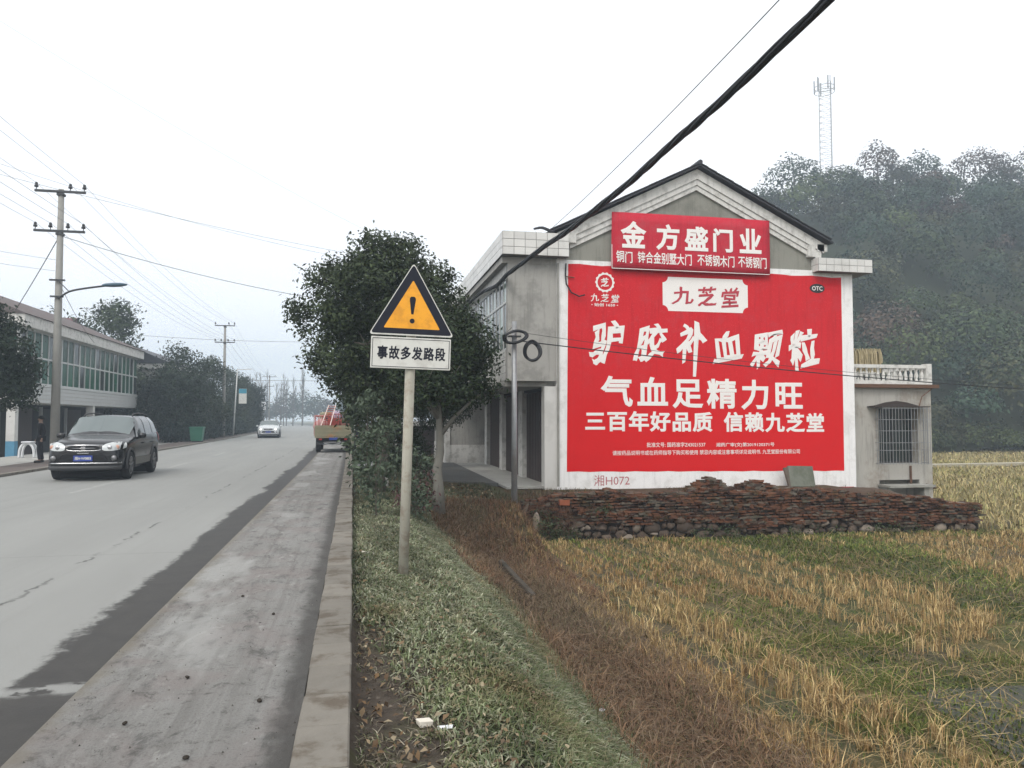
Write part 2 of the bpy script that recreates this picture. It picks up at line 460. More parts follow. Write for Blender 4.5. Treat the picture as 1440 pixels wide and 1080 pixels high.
t = NT('road_surface'); uv = t.coord('UV'); s = t.sep(uv); U, V = s[0], s[1]
lng = t.scale(uv, (1.0, 0.12, 1)); mid = t.scale(uv, (1.0, 0.45, 1))
c = t.mix(t.noise(lng, 1.1, 5, 0.6), (0.205, 0.206, 0.196), (0.295, 0.297, 0.283))
c = t.mix(t.math('MULTIPLY', t.step(t.noise(t.scale(uv, (5, 0.06, 1)), 1.0, 6, 0.6), 0.5, 0.75), 0.35), c, (0.20, 0.202, 0.19))
c = t.mix(t.math('MULTIPLY', t.step(t.noise(uv, 130, 2, 0.6), 0.52, 0.7), 0.35), c, (0.14, 0.138, 0.13))
c = t.mix(t.math('MULTIPLY', t.step(t.noise(t.scale(uv, (2.2, 0.10, 1)), 1.0, 6, 0.65), 0.52, 0.72), 0.5), c, (0.225, 0.228, 0.218))
c = t.mix(t.math('MULTIPLY', t.step(t.noise(uv, 7, 8, 0.75), 0.55, 0.75), 0.35), c, (0.20, 0.195, 0.185))
c = t.mix(t.math('MULTIPLY', t.step(t.noise(uv, 60, 3, 0.6), 0.55, 0.75), 0.30), c, (0.17, 0.17, 0.165))
# fine dark crack along the outer lane
wob = t.math('ADD', U, t.math('MULTIPLY', t.noise(t.scale(uv, (1, 1.6, 1)), 1.5, 5, 0.65), 0.35))
d = t.math('ABSOLUTE', t.math('ADD', wob, 2.95 - 0.175))
crk = t.math('MULTIPLY', t.step(d, 0.03, 0.008), t.step(t.noise(uv, 0.9, 3), 0.47, 0.60))
c = t.mix(t.math('MULTIPLY', crk, 0.8), c, (0.06, 0.06, 0.058))
# faint centre dashes, worn
dash = t.math('MULTIPLY', t.step(t.math('ABSOLUTE', t.math('ADD', U, 6.0)), 0.085, 0.06),
              t.step(t.math('PINGPONG', t.math('ADD', V, 2.5), 4.5), 2.9, 3.0))
c = t.mix(t.math('MULTIPLY', dash, t.math('MULTIPLY', t.step(t.noise(uv, 6, 6, 0.7), .42, .62), 0.40)), c, (0.48, 0.48, 0.46))
# expansion joints every 5 m
jt = t.step(t.math('PINGPONG', V, 2.5), 0.02, 0.006)
c = t.mix(t.math('MULTIPLY', jt, 0.35), c, (0.12, 0.12, 0.115))
# wet, silted gutter with a ragged inner edge
edge = t.math('ADD', t.math('MULTIPLY', t.noise(t.scale(uv, (1, 0.35, 1)), 1.3, 7, 0.62), 0.9), t.math('MULTIPLY', t.noise(t.scale(uv, (1.0, 1.1, 1)), 9, 7, 0.75), 0.35))
wet = t.step(t.math('SUBTRACT', t.math('ADD', U, 2.02), t.math('MULTIPLY', t.math('SUBTRACT', 0.65, edge), 0.75)), -0.05, 0.05)
lightp = t.math('MULTIPLY', t.step(t.math('ABSOLUTE', t.math('SUBTRACT', V, t.math('ADD', 4.93, t.math('MULTIPLY', t.noise(uv, 3, 4), 0.3)))), 0.12, 0.03), t.step(t.noise(uv, 5, 5), 0.42, 0.5))
wet = t.math('MULTIPLY', wet, t.math('SUBTRACT', 1.0, t.math('MULTIPLY', lightp, 0.9)))
wc = t.mix(t.noise(uv, 3.5, 7, 0.7), (0.024, 0.023, 0.023), (0.062, 0.058, 0.052))
c = t.mix(wet, c, wc)
t.bump(t.noise(uv, 45, 6, 0.7), 0.25, 0.008)
rough = t.math('SUBTRACT', 0.88, t.math('MULTIPLY', wet, 0.22))
M['road'] = t.done(c, rough, 0, 0.25)

t = NT('shoulder_surface'); uv = t.coord('UV'); s = t.sep(uv); U, V = s[0], s[1]
lng = t.scale(uv, (1.0, 0.35, 1))
c = t.mix(t.noise(t.scale(uv, (1.6, 0.28, 1)), 2.0, 9, 0.72), (0.125, 0.120, 0.110), (0.315, 0.312, 0.298))
c = t.mix(t.math('MULTIPLY', t.step(t.noise(t.scale(uv, (7, 0.12, 1)), 1.0, 7, 0.65), 0.48, 0.68), 0.5), c, (0.105, 0.098, 0.090))
c = t.mix(t.math('MULTIPLY', t.step(t.noise(uv, 70, 4, 0.7), 0.5, 0.68), 0.45), c, (0.075, 0.070, 0.062))
c = t.mix(t.math('MULTIPLY', t.step(t.noise(uv, 1.6, 6, 0.6, 0.4), 0.45, 0.65), 0.55), c, (0.20, 0.172, 0.162))
c = t.mix(t.math('MULTIPLY', t.step(t.noise(t.scale(uv, (1.3, 0.6, 1)), 3.4, 7, 0.7, 0.5), 0.52, 0.68), 0.75), c, (0.085, 0.082, 0.078))
c = t.mix(t.math('MULTIPLY', t.step(t.noise(uv, 14, 6, 0.75), 0.54, 0.68), 0.7), c, (0.075, 0.068, 0.060))
c = t.mix(t.math('MULTIPLY', t.step(t.noise(t.scale(uv, (1, .6, 1)), 6, 8, 0.75, .6), 0.55, 0.66), 0.75), c, (0.070, 0.066, 0.060))
c = t.mix(t.math('MULTIPLY', t.step(t.noise(t.scale(uv, (1.2, .5, 1)), 4.3, 8, 0.72, .8), 0.56, 0.68), 0.55), c, (0.34, 0.335, 0.315))
c = t.mix(t.math('MULTIPLY', t.step(t.noise(lng, 1.2, 4), 0.52, 0.62), t.math('MULTIPLY', t.step(U, -0.7, -1.1), 0.55)), c, (0.35, 0.35, 0.335))
# silt along the kerb joint and by the road edge
kj = t.step(t.math('ADD', U, t.math('MULTIPLY', t.noise(t.scale(uv, (1, .8, 1)), 4, 6, .7), 0.22)), -0.36, -0.20)
c = t.mix(t.math('MULTIPLY', kj, 0.85), c, (0.055, 0.052, 0.048))
ej = t.step(t.math('SUBTRACT', U, t.math('MULTIPLY', t.noise(uv, 3, 6, .7), 0.35)), -1.62, -1.78)
c = t.mix(t.math('MULTIPLY', ej, 0.65), c, (0.16, 0.14, 0.10))
spk = t.step(t.vor(uv, 7, 'Distance'), 0.10, 0.05)
c = t.mix(t.math('MULTIPLY', spk, t.step(t.noise(uv, 2.7, 3), 0.55, 0.62)), c, (0.03, 0.028, 0.026))
t.bump(t.noise(uv, 30, 9, 0.8), 0.8, 0.02)
M['shoulder'] = t.done(c, 0.85, 0, 0.25)

strip('road', -9.55, -1.57, 0.0, 'road', nu=5)
strip('road_shoulder', -1.565, -0.262, 0.012, 'shoulder', nu=3)

# pale crumbled line between road and shoulder
t = NT('pale_edge'); uv = t.coord('UV')
c = t.mix(t.noise(uv, 9, 7, 0.7), (0.14, 0.13, 0.11), (0.42, 0.40, 0.37))
M['edge_strip'] = t.done(c, 0.9)
M['kerbstone'] = simple('kerb_concrete', (0.195, 0.180, 0.155), 0.9, var=0.22, scale=9, dirt=(0.095, 0.075, 0.055), dirt_amt=0.85, dirt_scale=3.5, randvar=0.35, bump=0.35)
kerb_core = MB()
ys = list(np.arange(-14, 60, 1.0)) + list(np.arange(60, 400, 4.0))
for a, b in zip(ys[:-1], ys[1:]):
    sa, sb = shift(a), shift(b)
    x0, x1 = -0.258, -0.004
    kerb_core.add([(x0 + sa, a, -.30), (x1 + sa, a, -.30), (x1 + sb, b, -.30), (x0 + sb, b, -.30), (x0 + sa, a, .0), (x1 + sa, a, .0), (x1 + sb, b, .0), (x0 + sb, b, .0)],
                  [(4, 5, 6, 7), (1, 2, 6, 5), (0, 4, 7, 3)])
M['kerb_bed'] = simple('kerb_bedding', (0.10, 0.095, 0.085), 0.95, var=0.3, scale=8, bump=0.4)
kerb = kerb_core.build('kerb', 'kerb_bed'); kerb['kind'] = 'structure'
def slab_mesh(name, dx, dy, dz, bev, mat, jit=0.004, seed=0):
    bm = bmesh.new(); bmesh.ops.create_cube(bm, size=1)
    r = random.Random(seed)
    for v in bm.verts:
        v.co.x *= dx; v.co.y *= dy; v.co.z *= dz
        v.co += Vector((r.uniform(-jit, jit), r.uniform(-jit, jit), r.uniform(-jit, jit)))
    if bev: bmesh.ops.bevel(bm, geom=list(bm.edges), offset=bev, segments=1, affect='EDGES')
    me = bpy.data.meshes.new(name); bm.to_mesh(me); bm.free(); me.materials.append(M[mat]); return me
kms = [slab_mesh('kerb_stone', 0.26, 0.488, 0.17, 0.009, 'kerbstone', 0.004, i) for i in range(6)]
far_k = MB(); y = 0.4; k = 0
while y < 130:
    if y < 62:
        o = link('kerb_stone', kms[k % 6], kerb)
        o.location = (-0.13 + shift(y) + random.uniform(-.006, .006), y, -0.058 + random.uniform(-.006, .006))
        o.rotation_euler = (0, 0, math.atan(0.00054 * max(0, y - 22)) + random.uniform(-.01, .01))
    else:
        far_k.cbox((-0.13 + shift(y), y, -0.06), (0.26, 0.485, 0.17), Matrix.Rotation(math.atan(0.00054 * max(0, y - 22)), 3, 'Z'))
    y += 0.5; k += 1
o = far_k.build('kerb_stone_far', 'kerbstone', kerb); o['kind'] = 'stuff'; o.name = 'distant_kerb_stones'

# left-hand pavement and forecourt
M['left_walk'] = simple('left_pavement_earth', (0.125, 0.105, 0.095), 0.9, var=0.3, scale=1.5, dirt=(0.07, 0.06, 0.055), dirt_amt=0.7, dirt_scale=0.6)
def hstrip(name, u0, u1, z0, z1, mat, y0, y1):
    ys = np.arange(y0, y1 + 1, 3.0)
    v, f = [], []
    for y in ys:
        s_ = shift(y)
        v += [(u0 + s_, y, z0 - .3), (u0 + s_, y, z0), (u1 + s_, y, z1), (u1 + s_, y, z1 - .3)]
    for j in range(len(ys) - 1):
        a = j * 4
        for q in range(3): f.append((a + q, a + q + 4, a + q + 5, a + q + 1))
    me = bpy.data.meshes.new(name); me.from_pydata(v, [], f); me.materials.append(M[mat]); me.update()
    o = link(name, me); o['kind'] = 'structure'; return o
hstrip('left_pavement', -11.6, -9.62, 0.03, 0.03, 'left_walk', -14, 200)
hstrip('left_forecourt', -15.0, -11.7, -0.05, -0.03, 'slab', 20, 62)
hstrip('left_kerb', -9.75, -9.58, 0.075, 0.075, 'kerbstone', -14, 200)

# ------------------------------------------------------------------ text as flat painted meshes
def glyph_mesh(txt, bold=0.0, res=3):
    cu = bpy.data.curves.new('glyph', 'FONT'); cu.body = txt; cu.size = 1.0; cu.resolution_u = res
    cu.fill_mode = 'FRONT'; cu.bevel_depth = max(0.0, bold); cu.bevel_resolution = 0
    ob = bpy.data.objects.new('glyph', cu); COL.objects.link(ob)
    dg = bpy.context.evaluated_depsgraph_get(); dg.update()
    me = bpy.data.meshes.new_from_object(ob.evaluated_get(dg))
    V = np.array([v.co[:3] for v in me.vertices]); F = [tuple(p.vertices) for p in me.polygons if min(me.vertices[i].co.z for i in p.vertices) > -1e-5]
    if len(V): V[:, 2] = V[:, 2] / max(bold, 1e-6) if bold > 0 else 0.0; V[:, 2] = np.clip(V[:, 2], 0, 1)
    bpy.data.objects.remove(ob); bpy.data.curves.remove(cu); bpy.data.meshes.remove(me)
    return V, F
_gc = {}
def glyph(ch, bold=0.0):
    if (ch, bold) not in _gc: _gc[(ch, bold)] = glyph_mesh(ch, bold)
    return _gc[(ch, bold)]

def brush(V, seed, amt=0.03, slant=0.10):
    """hand-lettered wobble: strokes rise to the right and swell unevenly"""
    r = np.random.RandomState(seed); x, z = V[:, 0].copy(), V[:, 1].copy()
    z2 = z + slant * (x - .5) + amt * np.sin(7 * x + r.uniform(0, 6)) * np.cos(5 * z + r.uniform(0, 6))
    x2 = x + 0.08 * (z - .4) + amt * 1.2 * np.sin(6 * z + r.uniform(0, 6)) + 0.35 * amt * np.sin(23 * z + 19 * x)
    z2 = z2 + 0.5 * amt * np.sin(27 * x + 13 * z)
    if seed == 42: z2 = z2 - 0.42 * smooth01((0.35 - z) / .4) * smooth01((x - .50) / .06) * (1 - smooth01((x - .70) / .06))
    return np.stack([x2, z2, V[:, 2]], 1)

class Paint:
    """collects flat shapes in an XZ (facing -y) plane"""
    def __init__(s, y): s.y, s.v, s.f = y, [], []
    def shape(s, V, F):
        n = len(s.v); s.v += [(p_[0], s.y - (p_[2] * 0.0025 if len(p_) > 2 else 0), p_[1]) for p_ in V]; s.f += [tuple(n + i for i in f) for f in F]
    def char(s, ch, x0, x1, z0, z1, bold=0.0, fit=True, warp=None, dz=0.0):
        V, F = glyph(ch, bold)
        if not len(V): return
        if warp is not None: V = brush(V, *warp)
        if fit:
            mn, mx = V.min(0)[:2], V.max(0)[:2]
        else:
            mn, mx = np.array([0.0, -0.12]), np.array([1.0, 0.88])
        W = (V[:, :2] - mn) / np.maximum(mx - mn, 1e-6)
        s.shape(np.stack([x0 + W[:, 0] * (x1 - x0), z0 + W[:, 1] * (z1 - z0) + dz * W[:, 0], V[:, 2]], 1), F)
    def row(s, txt, x0, x1, zc0, zc1, h, w, bold=0.0, warp=None):
        """characters spaced evenly from x0 to x1; zc0/zc1 centre heights at both ends"""
        n = len(txt)
        for i, ch in enumerate(txt):
            if ch == ' ': continue
            cx = x0 + w / 2 + (x1 - x0 - w) * (i / max(1, n - 1)); cz = zc0 + (zc1 - zc0) * (i / max(1, n - 1))
            V, F = glyph(ch, bold)
            if not len(V): continue
            if warp is not None: V = brush(V, warp + i)
            W = V[:, :2] - np.array([0.5, 0.38])
            s.shape(np.stack([cx + W[:, 0] * w, cz + W[:, 1] * h, V[:, 2]], 1), F)
    def line(s, txt, x0, x1, z0, z1, bold=0.0):
        V, F = glyph_mesh(txt, bold, 2)
        mn, mx = V.min(0)[:2], V.max(0)[:2]; W = (V[:, :2] - mn) / (mx - mn)
        s.shape(np.stack([x0 + W[:, 0] * (x1 - x0), z0 + W[:, 1] * (z1 - z0), V[:, 2]], 1), F)
    def poly(s, pts): s.shape(np.array(pts), [tuple(range(len(pts)))])
    def rect(s, x0, x1, z0, z1): s.poly([(x0, z0), (x1, z0), (x1, z1), (x0, z1)])
    def ring(s, cx, cz, r0, r1, n=28, scallop=0.0, k=14):
        V, F = [], []
        for i in range(n):
            a = 2 * math.pi * i / n; ro = r1 * (1 + scallop * math.cos(k * a))
            V += [(cx + r0 * math.cos(a), cz + r0 * math.sin(a)), (cx + ro * math.cos(a), cz + ro * math.sin(a))]
        for i in range(n):
            j = (i + 1) % n; F.append((2 * i, 2 * i + 1, 2 * j + 1, 2 * j))
        s.shape(np.array(V), F)
    def disc(s, cx, cz, rx, rz, n=24): s.poly([(cx + rx * math.cos(2 * math.pi * i / n), cz + rz * math.sin(2 * math.pi * i / n)) for i in range(n)])
    def build(s, name, mat, parent, label=None):
        mb = MB(); mb.v, mb.f = s.v, s.f
        return mb.build(name, mat, parent, label=label)

# ------------------------------------------------------------------ the two-storey house with the painted gable
HY = 21.3
house = thing('painted_house', 'two storey house whose white gable end carries a huge red painted advertisement', 'house', (9.5, HY, -0.4))
def hb(name, mat, *boxes, bevel=0.0, label=None, parent=None):
    mb = MB()
    for b in boxes: mb.box(*b)
    return mb.build(name, mat, parent or house, bevel=bevel, label=label)
# solid body of walls (hollow is never seen); gable wall face at HY
hb('plinth', 'soil', (5.72, 15.26, HY + .005, 32.9, -1.0, -0.52))
gw = MB().prism_y([(5.70, -.52), (15.28, -.52), (15.28, 6.22), (5.70, 6.22)], HY, 33.0)
gw.build('wall', 'white_paint', house, fix=True)
GPX, GPZ = 10.05, 9.17     # gable apex under the roof
gp = [(6.02, 6.225), (14.05, 6.225), (14.05, 7.10), (GPX, 9.05), (6.02, 7.10)]
MB().prism_y(gp, HY + 0.03, 33.0).build('gable', 'gable_plaster', house, fix=True)
# stepped plaster cornice following the rake
rk = MB()
def rake(off, th, yf, xL=6.0, xR=14.1):
    for sgn, xe in ((-1, xL), (1, xR)):
        sl = (9.12 - 7.12) / (GPX - 6.0) if sgn < 0 else (9.12 - 7.12) / (14.1 - GPX)
        ze = 9.12 - sl * abs(GPX - xe) - off
        zt = 9.12 - off
        rk.prism_y([(GPX, zt), (xe, ze), (xe, ze - th), (GPX, zt - th)][::(1 if sgn < 0 else -1)], yf, HY + 0.028)
rake(0.0, 0.30, HY - 0.11, 5.62, 14.25)
rake(0.302, 0.17, HY - 0.07, 5.95, 14.15)
rake(0.474, 0.15, HY - 0.035, 6.1, 14.0)
rk.box(6.02, 6.26, HY - .12, HY + .027, 6.70, 7.02)
rk.box(13.70, 13.94, HY - .12, HY + .027, 6.62, 6.98)
rk.box(13.95, 14.16, HY - .09, HY + .027, 6.225, 6.80)
rk.box(14.02, 14.36, HY - .11, HY + .027, 6.80, 7.02)
rk.box(5.72, 6.015, HY - .03, HY + .027, 6.225, 6.98)
rk.build('rake_cornice', 'trim_white', house, fix=True)
# roof slabs with dark tile courses
rf = MB()
for sgn, xe in ((-1, 5.28), (1, 14.45)):
    sl = 0.485
    ze = 9.16 - sl * abs(GPX - xe)
    rf.prism_y([(GPX, 9.16), (xe, ze), (xe, ze + .045), (GPX, 9.205)][::(1 if sgn < 0 else -1)], HY - 0.30, 33.3)
roof = rf.build('roof', 'black_tile', house, fix=True)
tm = slab_mesh('roof_tile', 0.30, 0.30, 0.028, 0.004, 'black_tile', 0.004, 3)
for sgn in (-1, 1):
    for i in range(17 if sgn < 0 else 16):
        x = GPX + sgn * (0.12 + i * 0.272); z = 9.265 - 0.485 * abs(GPX - x)
        o = link('roof_tile', tm, roof); o.location = Vector((x, HY - 0.18, z - .022)) - wloc(roof)
        o.rotation_euler = (random.uniform(-.03, .03), sgn * 0.43, 0)
cr = MB()
for sgn in (-1, 1):
    for i in range(17 if sgn < 0 else 16):
        x = GPX + sgn * (0.12 + i * 0.272); z = 9.262 - 0.485 * abs(GPX - x)
        for j in range(12):
            cr.cbox((x, HY + 0.9 + j * 1.0, z - .022), (0.30, 0.97, 0.03), Matrix.Rotation(sgn * 0.43, 3, 'Y'))
o = cr.build('tile_courses', 'black_tile', roof); o['kind'] = 'stuff'
rg = MB().tube([(GPX, HY - .34, 9.26), (GPX, 33.3, 9.29)], 0.075, 8).build('ridge_cap', 'black_tile', roof)
# front canopy (fascia box) over the road side and the small one on the right, faced in white tiles
def tiled_box(x0, x1, y0, y1, z0, z1, faces, tw=0.36, th=0.2, rows=None):
    b = MB().box(x0, x1, y0, y1, z0, z1).build('canopy_box', 'grout', house)
    def face(axis, a0, a1, const, sgn):
        n = max(1, round((a1 - a0) / tw)); m = rows or max(1, round((z1 - z0) / th)); w = (a1 - a0) / n; h = (z1 - z0) / m
        for i in range(n):
            for j in range(m):
                o = link('facing_tile', tile_unit, b)
                ca = a0 + (i + .5) * w; cz = z0 + (j + .5) * h
                if axis == 'x':
                    pos = Vector((ca, const + sgn * 0.006, cz)); o.scale = (w - .014, 0.014 + random.uniform(0, .005), h - .014)
                else:
                    pos = Vector((const + sgn * 0.006, ca, cz)); o.scale = (0.014 + random.uniform(0, .005), w - .014, h - .014)
                o.location = pos - wloc(b)
    for fc in faces:
        if fc == 'front': face('x', x0, x1, y0, -1)
        if fc == 'left': face('y', y0, y1, x0, -1)
        if fc == 'right': face('y', y0, y1, x1, 1)
    return b
tile_unit = slab_mesh('facing_tile', 1, 1, 1, 0, 'tile', 0.0, 1)
tiled_box(4.06, 5.99, HY - .32, 32.9, 6.24, 6.90, ['front', 'left'], 0.30, 0.22)
tiled_box(13.90, 15.76, HY - .32, HY + 6, 6.145, 6.56, ['front', 'left'], 0.27, 0.21)
hb('canopy_slab', 'grey_plaster', (4.10, 5.70, HY + .02, 32.8, 6.06, 6.235))
# enclosed upper balcony
hb('upper_side_wall', 'grey_plaster', (4.27, 5.695, HY + .02, HY + .26, 2.70, 6.055))
hb('upper_floor_slab', 'grey_plaster', (4.24, 5.70, HY + .27, 32.7, 2.55, 2.72))
bal = hb('balcony_parapet', 'grout', (4.26, 4.46, HY + .262, 32.7, 2.722, 3.60))
for i in range(30):
    for j in range(4):
        o = link('facing_tile', tile_unit, bal)
        o.location = Vector((4.255, HY + .27 + (i + .5) * .379, 2.722 + (j + .5) * .2195)) - wloc(bal)
        o.scale = (0.016 + random.uniform(0, .006), .366, .206)
hb('window_lintel', 'trim_white', (4.27, 4.45, HY + .262, 32.7, 5.72, 6.055))
wf = hb('window_frame', 'frame_white', (4.29, 4.35, HY + .262, 32.7, 3.602, 3.66), (4.29, 4.35, HY + .262, 32.7, 4.96, 5.03), (4.29, 4.35, HY + .262, 32.7, 5.66, 5.718))
nb = 19; bw = (32.7 - HY - .262) / nb
for i in range(nb + 1):
    yy = HY + .262 + i * bw
    mb = MB().box(4.295, 4.345, yy - .022 + (.022 if i == 0 else 0), yy + .022, 3.662, 4.958).box(4.295, 4.345, yy - .022 + (.022 if i == 0 else 0), yy + .022, 5.032, 5.658)
    mb.build('mullion', 'frame_white', wf)
for i in range(nb):
    for (za, zb) in ((3.662, 4.958), (5.032, 5.658)):
        y0 = HY + .262 + i * bw + .023
        mb = MB().box(4.315, 4.322, y0, y0 + bw - .046, za, zb)
        mb.build('pane', 'glass_pale' if (i * 7 + int(za)) % 5 < 2 else 'glass_dark', wf)
hb('inner_wall', 'interior', (4.9, 5.0, HY + .27, 32.6, 2.73, 6.05))
# ground floor front: pilasters and shutters
hb('corner_pilaster', 'tile', (5.34, 5.698, HY + .01, HY + .38, -.42, 2.548))
ys0 = [21.7, 24.75, 25.55, 28.35, 29.1, 31.6, 32.7]
for a, b in ((24.72, 25.35), (28.2, 28.75), (31.55, 32.1)):
    hb('pilaster', 'trim_white', (5.44, 5.695, a, b, -.40, 2.548))
for a, b in ((21.70, 24.70), (25.37, 28.18), (28.77, 31.53)):
    sh = hb('roller_shutter', 'door_brown', (5.60, 5.66, a, b, -.36, 2.45))
    n = 14
    for i in range(n):
        yy = a + (i + .5) * (b - a) / n
        MB().box(5.575, 5.598, yy - .07, yy + .07, -.34, 2.43).build('shutter_slat', 'door_brown', sh)
hb('shop_lintel', 'interior', (5.50, 5.695, HY + .40, 32.7, 2.455, 2.546))
hb('downpipe', 'concrete', (5.705, 5.76, HY - .055, HY - .003, -.3, 6.1))
# bent stay bracket with cable loop at the top left of the gable wall
MB().tube([(5.97, HY - .05, 6.1), (5.95, HY - .06, 5.75), (5.97, HY - .08, 5.5), (6.12, HY - .1, 5.25), (6.35, HY - .1, 5.15), (6.52, HY - .1, 5.2)], 0.022, 6).build('conduit', 'cable', house)
MB().tube([(5.98, HY - .05, 5.72), (6.22, HY - .05, 5.70)], 0.015, 6).build('bracket', 'rust', house)

# porch paving
MB().add([(4.25, 21.35, -.36), (5.69, 21.35, -.36), (5.69, 32.9, -.36), (4.25, 32.9, -.36), (4.25, 21.35, -.30), (5.69, 21.35, -.30), (5.69, 32.9, -.26), (4.25, 32.9, -.26)],
         [(4, 5, 6, 7), (0, 1, 5, 4), (3, 0, 4, 7)]).build('porch_paving', 'slab')['kind'] = 'structure'
MB().add([(1.9, 24.2, -.40), (4.24, 22.6, -.40), (4.24, 32.9, -.40), (1.6, 32.9, -.40), (1.9, 24.2, -.25), (4.24, 22.6, -.29), (4.24, 32.9, -.24), (1.6, 32.9, -.20)],
         [(4, 5, 6, 7), (0, 1, 5, 4), (3, 0, 4, 7)]).build('forecourt', 'dark_slab')['kind'] = 'structure'

# ---- the painted advertisement
ad = thing('wall_advertisement', 'large red painted wall advertisement with white brush lettering on the gable end', 'advertisement', (10.4, HY, 3.0))
n = 26
top = [(6.05 + 8.84 * i / n, 6.10 - 0.07 * i / n + 0.018 * math.sin(i * 1.7)) for i in range(n + 1)]
bot = [(14.87 - 8.88 * i / n, 0.02 + 0.09 * i / n + 0.010 * math.sin(i * 2.3)) for i in range(n + 1)]
P = Paint(HY - 0.004); P.poly((top + bot)[::-1]); P.build('red_field', 'ad_red', ad)
W = Paint(HY - 0.009)
# brush-lettered product name, character by character
for k, (ch, x0, x1, z0, z1) in enumerate([('驴', 6.66, 7.76, 3.16, 4.46), ('胶', 8.00, 9.10, 3.26, 4.40), ('补', 9.36, 10.36, 2.84, 4.52),
                                         ('血', 10.52, 11.54, 3.26, 4.24), ('颗', 11.74, 12.86, 3.10, 4.30), ('粒', 13.04, 14.10, 3.06, 4.36)]):
    W.char(ch, x0, x1, z0, z1, 0.028, True, (40 + k, 0.044, 0.13), dz=0.05)
W.build('product_lettering', 'ad_white', ad); W = Paint(HY - 0.009)
W.row('气血足精力旺', 7.02, 13.50, 2.42, 2.34, 0.92, 0.98, 0.027)
W.row('三百年好品质', 6.52, 10.50, 1.56, 1.53, 0.60, 0.64, 0.032)
W.row('信赖九芝堂', 10.86, 14.22, 1.53, 1.50, 0.60, 0.64, 0.032)
W.build('slogan_lettering', 'ad_white', ad); W = Paint(HY - 0.009)
W.line('批准文号: 国药准字Z43021537', 8.41, 10.26, 0.79, 0.93, 0.012)
W.line('湘药广审(文)第2019120371号', 10.60, 12.51, 0.77, 0.91, 0.012)
W.line('请按药品说明书或在药师指导下购买和使用 禁忌内容或注意事项详见说明书. 九芝堂股份有限公司', 7.36, 13.36, 0.56, 0.70, 0.010)
W.build('small_print', 'ad_white', ad)
L = Paint(HY - 0.009)
L.ring(7.16, 5.60, 0.225, 0.285, 56, 0.06, 14)
L.char('芝', 7.03, 7.29, 5.46, 5.74, 0.03, True, (5, .03, .1))
L.row('九芝堂', 6.72, 7.60, 5.15, 5.13, 0.25, 0.26, 0.018, 60)
L.line('• 始创 1650 •', 6.74, 7.56, 4.89, 4.99, 0.02)
L.build('emblem', 'ad_white', ad)
PL = Paint(HY - 0.008)
x0, x1, z0, z1, q = 8.95, 11.70, 4.82, 5.84, 0.17
pts = []
for cx, cz, a0 in ((x0, z0, 0), (x0, z1, -90), (x1, z1, 180), (x1, z0, 90)):
    for i in range(7):
        a = R(a0 + i * 15); pts.append((cx + q * math.cos(a), cz + q * math.sin(a)))
PL.poly(pts[::-1]); plate = PL.build('name_plate', 'ad_white', ad)
RL = Paint(HY - 0.013)
for k, (ch, a, b, c_, d_) in enumerate([('九', 9.22, 9.94, 5.02, 5.56), ('芝', 10.06, 10.68, 4.98, 5.60), ('堂', 10.82, 11.42, 4.96, 5.60)]):
    RL.char(ch, a, b, c_, d_, 0.022, True, (90 + k, 0.025, 0.08))
RL.build('plate_lettering', 'ad_red2', ad)
B = Paint(HY - 0.008); B.disc(14.05, 5.66, 0.26, 0.145); B.build('round_badge', 'black_paint', ad)
W2 = Paint(HY - 0.012); W2.line('OTC', 13.87, 14.23, 5.59, 5.73, 0.02); W2.build('badge_lettering', 'ad_white', ad)
mk = Paint(HY - 0.004); mk.line('湘H072', 6.80, 7.88, -.31, 0.00, -0.004); mk.build('site_number', 'marker_red', ad)
# thin lower smear of red on the plinth line
sm = Paint(HY - 0.004)
sm.poly([(5.74, -.51), (15.2, -.51), (15.2, -.47), (12.2, -.44), (9.5, -.47), (7.4, -.41), (5.74, -.42)]); sm.build('paint_drip_line', 'ad_red2', ad)

# ---- banner above it
bn = thing('shop_banner', 'faded red banner with pale lettering hung in the gable peak', 'banner', (9.85, HY - .1, 6.8))
bb = MB()
nx, nz = 20, 6
for j in range(nz + 1):
    for i in range(nx + 1):
        u, v = i / nx, j / nz
        x = 7.34 + 5.04 * u - 0.03 * (1 - v) * (1 - u); z = 5.98 + 1.68 * v + 0.03 * math.sin(math.pi * u) * (1 if v > .5 else -1) * abs(v - .5)
        bb.v.append((x, HY - 0.130 + 0.008 * math.sin(u * 9 + v * 4), z))
for j in range(nz):
    for i in range(nx):
        a = j * (nx + 1) + i; bb.f.append((a, a + 1, a + nx + 2, a + nx + 1))
bo = bb.build('cloth', 'banner_red', bn, smooth=True)
md = bo.modifiers.new('thickness', 'SOLIDIFY'); md.thickness = 0.006; md.offset = 1
W = Paint(HY - 0.146)
for ch, a, b, c_, d_ in (('金', 7.60, 8.40, 6.62, 7.42), ('方', 8.70, 9.44, 6.60, 7.38), ('盛', 9.60, 10.36, 6.62, 7.36), ('门', 10.52, 11.16, 6.62, 7.34), ('业', 11.38, 12.10, 6.62, 7.38)):
    W.char(ch, a, b, c_, d_, 0.034)
for tx, a, b in (('铜门', 7.46, 7.98), ('锌合金别墅大门', 8.12, 9.84), ('不锈钢木门', 10.00, 11.22), ('不锈钢门', 11.32, 12.28)):
    n_ = len(tx); wdt = (b - a) / n_
    W.row(tx, a, b, 6.36, 6.34, 0.36, wdt * 1.0, 0.016)
W.rect(7.34, 12.36, 5.995, 6.012)
W.rect(7.325, 7.342, 5.995, 6.7)
W.build('banner_lettering', 'ad_white', bn)

